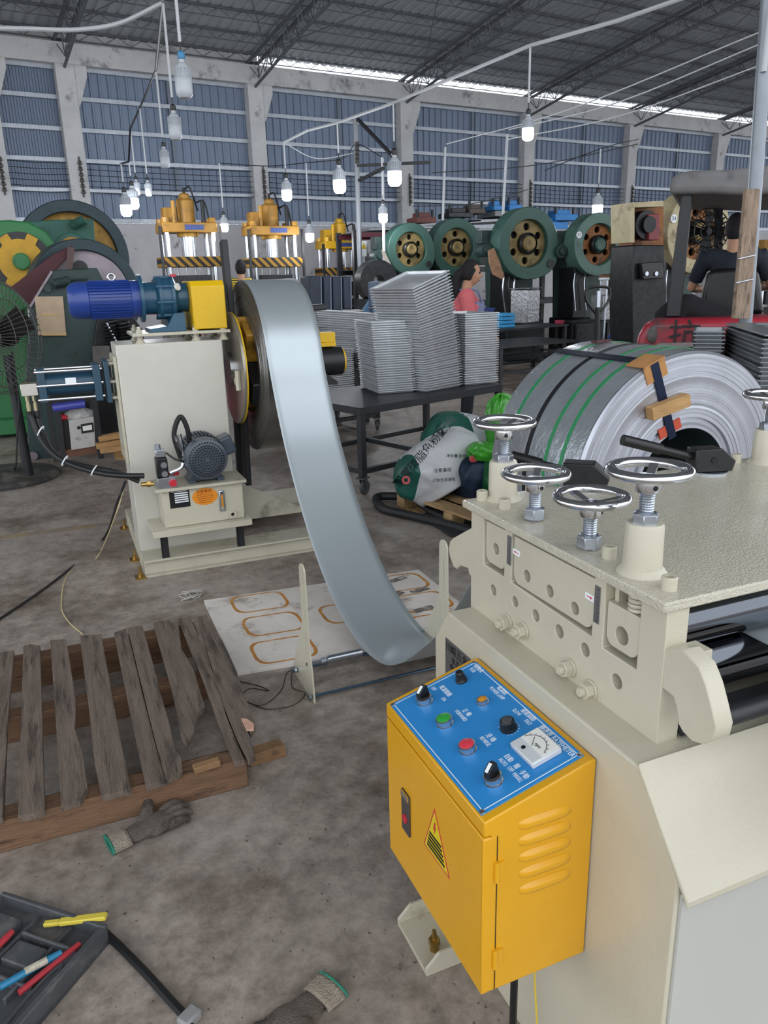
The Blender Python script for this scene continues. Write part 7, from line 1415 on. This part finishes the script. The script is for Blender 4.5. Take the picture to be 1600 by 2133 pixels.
def crate(name, label, p, rz, sx, sy, h, mt, cat='crate'):
    t = thing(name, label, cat, tuple(p), rz, world=False); th = 0.012
    for n_, a0, b0 in (('side', (-sx / 2, -sy / 2, 0), (sx / 2, -sy / 2 + th, h)), ('side', (-sx / 2, sy / 2 - th, 0), (sx / 2, sy / 2, h)), ('side', (-sx / 2, -sy / 2, 0), (-sx / 2 + th, sy / 2, h)), ('side', (sx / 2 - th, -sy / 2, 0), (sx / 2, sy / 2, h)), ('bottom', (-sx / 2, -sy / 2, 0), (sx / 2, sy / 2, th))):
        m = MB(); m.box2(a0, b0); m.build(n_, mt, t, local=True)
    m = MB(); m.box2((-sx / 2 - 0.015, -sy / 2 - 0.015, h - 0.02), (sx / 2 + 0.015, -sy / 2, h)); m.box2((-sx / 2 - 0.015, sy / 2, h - 0.02), (sx / 2 + 0.015, sy / 2 + 0.015, h)); m.box2((-sx / 2 - 0.015, -sy / 2, h - 0.02), (-sx / 2, sy / 2, h)); m.box2((sx / 2, -sy / 2, h - 0.02), (sx / 2 + 0.015, sy / 2, h)); m.build('rim', mt, t, local=True)
    for k in range(7): x = -sx / 2 + sx * (k + 0.5) / 7; m = MB(); m.box2((x - 0.006, -sy / 2 - 0.012, 0.02), (x + 0.006, -sy / 2, h - 0.02)); m.build('rib', mt, t, local=True)
    return t
q = at_z(1284, 738, 0.4); crate('plastic_crate', 'bright blue plastic crate left of the red forklift', (q.x, q.y, 0.32), radians(20), 0.62, 0.42, 0.26, BIN)
q2 = at_z(1330, 728, 0.4); crate('plastic_crate', 'blue plastic crate behind the front one, touching the forklift', (q2.x + 0.15, q2.y + 0.35, 0.32), radians(10), 0.6, 0.42, 0.28, BIN)
bench('crate_stand', 'low stand under the two blue crates', (1240, 752), (1360, 740), 0.31, 1.2, 'stand', False)
q = at_z(1006, 660, 0.905); crate('parts_bin', 'dark blue parts bin on the bench beside the person in pink', (q.x, q.y + 0.2, 0.905), radians(-10), 0.5, 0.35, 0.14, mat('navy_bin', '#1f3a7a', 0.4), 'bin'); m = MB(); m.box((q.x - 0.05, q.y + 0.45, 1.04), (0.28, 0.03, 0.26), Matrix.Rotation(0.2, 3, 'Z')); tag(m.build('blue_card', LBL, None), 'light blue upright card behind the navy parts bin', 'card')
q = at_z(1066, 682, 0.745)
for k in range(4): m = MB(); m.box((q.x, q.y + 0.25, 0.765 + k * 0.06), (0.26, 0.3, 0.05)); tag(m.build('blue_box', LBL, None, bevel=0.006), ['lowest light blue flat box left of the wrapped box', 'second lowest light blue flat box left of the wrapped box', 'second highest light blue flat box left of the wrapped box', 'topmost light blue flat box left of the wrapped box'][k], 'box', 'stack of light blue boxes')
# pallet truck
pj = thing('pallet_truck', 'hand pallet truck with black loop handle standing among the benches', 'pallet truck', (at_z(1246, 823).x, at_z(1246, 823).y, 0)); Yj = at_z(1246, 823).y
hp = [at_y(x, y, Yj) for x, y in ((1240, 652), (1222, 628), (1220, 608), (1228, 599), (1262, 598), (1270, 606), (1268, 625), (1250, 652))]
m = MB(); m.tube(spl(hp, 5), 0.018, 8); m.build('loop_handle', BLACKP, pj)
m = MB(); m.cyl(at_y(1245, 640, Yj), Vector((at_y(1243, 760, Yj).x, Yj, 0.22)), 0.035, None, 12); m.build('drawbar', BLACKM, pj)
m = MB(); a = at_y(1247, 606, Yj); b = at_y(1246, 640, Yj); m.bar(a, b, 0.05, 0.02, (0, 1, 0)); m.build('release_lever', ZINC, pj)
bx0 = at_y(1243, 760, Yj); m = MB(); m.cyl((bx0.x - 0.08, Yj, 0.09), (bx0.x + 0.08, Yj, 0.09), 0.09, None, 20); m.build('steer_wheel', RUBBER, pj); m = MB(); m.box2((bx0.x - 0.14, Yj + 0.05, 0.1), (bx0.x + 0.14, Yj + 0.25, 0.4)); m.build('pump_body', FRED, pj)
for sx in (-0.19, 0.19): m = MB(); m.box2((bx0.x + sx - 0.075, Yj + 0.25, 0.06), (bx0.x + sx + 0.075, Yj + 1.3, 0.1)); m.build('fork', FRED, pj)
# stool with film wrapped parts
bq = at_z(1277, 668, 0.76); sq = at_y(1272, 574, bq.y - 0.35); sl = thing('stool', 'tall stool with round brown seat behind the pallet truck', 'stool', (sq.x, sq.y, 0))
m = MB(); m.lathe([(0.17, -0.03), (0.19, -0.02), (0.19, 0.01), (0.15, 0.025), (0, 0.025)], sq, (0, 0, 1), 24); m.build('seat', mat('brown_seat', '#6f4a35', 0.7), sl); m = MB(); m.torus(sq - Vector((0, 0, 0.05)), (0, 0, 1), 0.17, 0.025, 24, 8); m.build('taped_rim', WHITE, sl)
for k in range(4): a = k * pi / 2 + 0.6; m = MB(); m.cyl(sq + Vector((0.15 * cos(a), 0.15 * sin(a), -0.06)), Vector((sq.x + 0.2 * cos(a), sq.y + 0.2 * sin(a), 0)), 0.015, None, 8); m.build('leg', ZINC, sl)
q = bq; m = MB(); m.box2((q.x - 0.16, q.y + 0.08, 0.762), (q.x + 0.2, q.y + 0.45, 1.2)); o = m.build('film_wrapped_stack', FOIL, None, bevel=0.02); tag(o, 'film wrapped stack of parts below the brown stool', 'parts stack')
q = at_z(1168, 632, 0.95); m = MB(); m.prism([(0, 0), (0.09, 0.02), (0.16, 0.10), (0.14, 0.11), (0.08, 0.035), (0, 0.015)], q, (1, 0.4, 0), (0, 0, 1), (-0.05, 0.2, 0)); 
# grey plastic chair back near the bending person
cg_ = at_y(782, 640, 10.6); ch = thing('plastic_chair', 'blue grey plastic chair back in front of the bending person', 'chair', (cg_.x, 10.6, 0))
m = MB(); pixpoly(m, [(768, 588), (790, 584), (796, 636), (770, 640)], 10.6, 0.05); m.build('backrest', mat('blue_grey_plastic', '#5b6b80', 0.5), ch, bevel=0.02)
a = at_y(768, 640, 10.6); b = at_y(796, 638, 10.6); m = MB(); m.box2((a.x, 10.2, a.z - 0.03), (b.x + 0.1, 10.62, a.z)); m.build('seat', MATS['blue_grey_plastic'], ch, bevel=0.01)
for x in (a.x + 0.02, b.x + 0.08):
    for y in (10.24, 10.58): m = MB(); m.box2((x - 0.015, y - 0.015, 0), (x + 0.015, y + 0.015, a.z - 0.03)); m.build('leg', MATS['blue_grey_plastic'], ch)
# reel on the floor near the left end of the rack
c = at_y(783, 585, 13.0); rl = thing('dark_reel', 'dark round reel behind the bending person', 'reel', (c.x, c.y, 0)); m = MB(); m.ring(c, (0, 1, 0), 0.35, 0.1, 0.3, 36); m.build('reel_drum', DARKMETAL, rl); m = MB(); m.box2((c.x - 0.3, c.y - 0.2, 0), (c.x + 0.3, c.y + 0.2, c.z - 0.3)); m.build('reel_stand', DARKMETAL, rl)
# ================================================================== LAMPS, RODS, CONDUITS
LAMPW = mat('lamp_white_plastic', '#b9bec6', 0.35); DOME = mat('lamp_dome', '#c3c8d0', 0.3); LIT = mat('lit_lamp_dome', '#ffffff', 0.3, emit='#f2f6ff', estr=14.0); CONDU = mat('white_conduit', '#c9ccd0', 0.5); CAPB = mat('blue_lamp_cap', '#3f88b8', 0.4)
def lamp(px_, py_, depth, lit, rod_top, label, cap=None, r=0.07, power=70):
    c = CP + ray(px_, py_) * depth
    t = thing('pendant_lamp', label, 'lamp', tuple(c), 0, 'pendant bulbs', world=True); k = r / 0.07
    def L_(q): return [(a * k, b * k) for a, b in q]
    m = MB(); m.lathe(L_([(0.0, -0.135), (0.045, -0.13), (0.064, -0.11), (0.07, -0.08), (0.07, 0.0), (0.068, 0.003)]), c, (0, 0, 1), 24); m.build('dome', LIT if lit else DOME, t)
    m = MB(); m.lathe(L_([(0.0, 0.0), (0.07, 0.003), (0.071, 0.012), (0.062, 0.02), (0.058, 0.09), (0.035, 0.125), (0.024, 0.13), (0.024, 0.16), (0, 0.16)]), c, (0, 0, 1), 24); bd_ = m.build('housing', LAMPW, t)
    m = MB()
    for i in range(18): a = 2 * pi * i / 18; m.box(c + Vector((0.064 * k * cos(a), 0.064 * k * sin(a), 0.055 * k)), (0.012 * k, 0.004 * k, 0.07 * k), Matrix.Rotation(a, 3, 'Z'))
    m.build('fins', LAMPW, bd_)
    m = MB(); m.lathe(L_([(0.026, 0.155), (0.03, 0.16), (0.03, 0.2), (0.015, 0.215), (0, 0.215)]), c, (0, 0, 1), 14); m.build('socket', cap or BLACKP, t)
    top = CP + ray(*rod_top) * depth; top = Vector((c.x, c.y, top.z)); m = MB(); m.cyl(c + Vector((0, 0, 0.205 * k)), c + Vector((0, 0, 0.3 * k)), 0.006, None, 6); m.build('cord', BLACKP, t)
    m = MB(); m.cyl(c + Vector((0, 0, 0.28 * k)), top, 0.013, None, 8); m.build('hanging_rod', CONDU, t)
    if lit:
        ld = bpy.data.lights.new('bulb_light', 'POINT'); ld.energy = power; ld.shadow_soft_size = 0.09; ld.color = (0.93, 0.97, 1.0); lo_ = bpy.data.objects.new('bulb_light', ld); COL.objects.link(lo_); lo_.parent = t; lo_.location = (0, 0, -0.2 * k)
    return top
T = {}
for nm, a in dict(a=(382, 168, 6.3, 0, (365, -60), 'large unlit pendant bulb with blue cap, nearest the camera', CAPB, 0.07), b=(364, 264, 8.2, 0, (334, 30), 'unlit pendant bulb hanging just below the blue capped one', None, 0.07), c=(343, 330, 11.2, 0, (313, 160), 'third unlit pendant bulb of the receding row', None, 0.07),
                  d=(285, 392, 15, 0, (276, 275), 'small unlit pendant bulb, left of the farthest pair', None, 0.07), e=(309, 394, 15, 0, (296, 235), 'small unlit pendant bulb, right of the farthest pair', None, 0.07), f=(262, 428, 14, 1, (252, 345), 'lit pendant bulb at the far left, the lower of two glowing together', None, 0.1), g=(277, 414, 14.5, 1, (268, 340), 'lit pendant bulb at the far left, the upper of two glowing together', None, 0.1),
                  h=(467, 467, 16, 1, (457, 345), 'lit pendant bulb between the two left yellow presses', None, 0.08), i=(597, 397, 13.5, 1, (592, 302), 'lit pendant bulb above the middle yellow press', None, 0.09), j=(645, 487, 16.5, 1, (641, 345), 'lit pendant bulb low between middle and right yellow presses', None, 0.09), k=(707, 376, 12.2, 1, (703, 262), 'bright lit pendant bulb left of the tall electric pole', None, 0.1), l=(822, 358, 11, 1, (823, 223), 'bright lit pendant bulb right of the tall electric pole', None, 0.1),
                  m=(798, 446, 14, 1, (797, 332), 'lit pendant bulb above the left end of the rack', None, 0.08), n=(1100, 268, 9.3, 1, (1107, 108), 'faintly lit pendant bulb hanging from the long sloping conduit', None, 0.07), o=(1245, 428, 15, 1, (1254, 315), 'lit pendant bulb above the pale green press', None, 0.1)).items(): T[nm] = lamp(*a, power=(8 if nm == 'n' else 22))
def conduit(name, pts, r, mt, label, cat='conduit'): m = MB(); m.tube(pts, r, 7); return tag(m.build(name, mt, None), label, cat)
def D_(x, y, d): return CP + ray(x, y) * d
conduit('lamp_cable', spl([T['h'], D_(560, 346, 17), T['j'], D_(715, 330, 15.6), D_(742, 300, 14.6), T['m']], 4), 0.009, BLACKM, 'thin black cable carrying the low bulbs between the yellow presses', 'cable')
conduit('lamp_cable', spl([D_(1135, 355, 17.5), T['o'], D_(1330, 290, 18.5)], 4), 0.009, BLACKM, 'thin black cable carrying the bulb above the pale green press', 'cable')
conduit('lamp_conduit', [T['i'], D_(640, 272, 13.0), T['k'], T['l'], T['n'], D_(1290, 42, 8.0), D_(1440, -10, 7.4)], 0.022, CONDU, 'long white conduit rising to the upper right, bulbs hang from it')
conduit('lamp_conduit', spl([D_(-40, 58, 7.5), D_(60, 60, 7.8), D_(160, 62, 8.0), D_(250, 48, 8.1), T['b']], 6), 0.022, CONDU, 'white conduit drooping from the upper left corner')
conduit('lamp_cable', [D_(335, -20, 7.2), T['b'] + Vector((0, 0, 0.02)), T['c'], T['e'], T['d'], T['g'], T['f']], 0.018, BLACKM, 'black cable linking the receding row of bulbs', 'cable')
conduit('lamp_cable', spl([T['i'], D_(660, 330, 14.5), D_(742, 318, 15)], 6), 0.009, CONDU, 'thin pale cable from the conduit end to the electric pole', 'cable')
for i, (x0, y0, x1, y1, d, lab) in enumerate(((928, 307, 921, 462, 15.9, 'white conduit pole over the second green press'), (1057, 280, 1046, 456, 14.4, 'white conduit pole over the largest green press'), (797, 330, 800, 520, 14.2, 'white conduit pole beside the leftmost green press'))):
    conduit('conduit_pole', [D_(x0, y0, d), D_(x1, y1 + 30, d)], 0.026, CONDU, lab)
ep = thing('electric_pole', 'tall grey steel pole with dark slanting arms in front of the rack', 'pole', (D_(748, 620, 15).x, D_(748, 620, 15).y, 0)); a = D_(740, 243, 14.6); b = Vector((a.x, a.y, 0))
m = MB(); m.cyl(a, b, 0.05, None, 12); m.build('shaft', mat('pole_grey', '#8d9197', 0.5, 0.4), ep)
for p0, p1 in (((745, 248), (818, 325)), ((745, 345), (896, 338)), ((748, 376), (800, 350))): m = MB(); m.bar(D_(*p0, 14.55), D_(*p1, 13.6), 0.05, 0.05); m.build('arm', BLACKM, ep)
for k in range(5): m = MB(); c = D_(744, 300 + k * 9, 14.5); m.lathe([(0.02, -0.04), (0.05, -0.03), (0.03, 0.0), (0.05, 0.02), (0.02, 0.04)], c, (0, 0, 1), 10); m.build('insulator', MATS['grimy_porcelain'], ep)
for i, (p0, p1) in enumerate((((930, 300, 13.5), (1600, 60, 8)), ((1060, 270, 12), (1600, 85, 8)), ((1060, 290, 12), (1600, 130, 9)), ((900, 360, 15), (1330, 300, 15)), ((860, 430, 17), (1100, 395, 17)))):
    a, b = D_(*p0), D_(*p1); m = MB(); m.tube(spl([a, a.lerp(b, 0.5) - Vector((0, 0, 0.12)), b], 8), 0.009, 5); tag(m.build('overhead_wire', BLACKM if i > 2 else CONDU, None), ['topmost pale overhead wire running to the upper right', 'second pale overhead wire running to the upper right', 'lowest pale overhead wire running to the upper right', 'dark overhead wire sagging across the right wall bays', 'dark overhead wire low in front of the fourth pillar'][i], 'wire', 'overhead wires')

# small chips and swarf scattered on the floor
rd2 = random.Random(21); m = MB()
for k in range(260):
    x, y = rd2.uniform(-20, 1100), rd2.uniform(1020, 2150); q = at_z(x, y); sz = rd2.uniform(0.0012, 0.0042)
    m.box((q.x, q.y, sz * 0.3), (sz * rd2.uniform(0.8, 2.2), sz, sz * 0.6), Matrix.Rotation(rd2.uniform(0, 3), 3, 'Z'))
tag(m.build('floor_chips', mat('grey_chips', '#5c5550', 0.8, var=0.6, scale=9), None, smooth=0), 'tiny dark chips and grit scattered over the concrete floor', 'grit', kind='stuff')

# rags and paper hung on the presses
m = MB(); hd_ = ray(1035, 560); P = [D_(x, y, 13.9) for x, y in ((1018, 522), (1030, 516), (1042, 545), (1052, 578), (1046, 582), (1028, 572), (1020, 545))]; T3 = Vector((0, 0.05, 0)); n = len(P)
m.add(P + [q + T3 for q in P], [tuple(range(n - 1, -1, -1)), tuple(range(n, 2 * n))] + [(i, (i + 1) % n, n + (i + 1) % n, n + i) for i in range(n)]); tag(m.build('hanging_rag', mat('brown_rag', '#8d6b52', 0.9, var=0.4, scale=9, bump=0.8, bscale=12), None, bevel=0.01), 'brown and cream rag hanging at the left of the largest green press', 'rag')
m = MB(); P = [D_(x, y, 13.9) for x, y in ((795, 520), (802, 524), (812, 545), (821, 566), (806, 562), (800, 545))]; n = len(P)
m.add(P + [q + T3 * 0.3 for q in P], [tuple(range(n - 1, -1, -1)), tuple(range(n, 2 * n))] + [(i, (i + 1) % n, n + (i + 1) % n, n + i) for i in range(n)]); tag(m.build('hanging_paper', mat('creased_paper', '#b3a89c', 0.85, var=0.1, scale=9), None), 'pale creased paper hanging at the leftmost green flywheel press', 'paper')
q = at_z(398, 1243); m = MB(); rs = random.Random(5); P = [(q.x + rs.uniform(-0.06, 0.06), q.y + rs.uniform(-0.05, 0.05), 0.004 + rs.uniform(0, 0.02)) for k in range(26)]; m.tube(spl(P, 4), 0.0025, 5); tag(m.build('string_tangle', mat('pale_string', '#b9b4ae', 0.9), None), 'tangle of pale string on the floor behind the dark pallet', 'string')
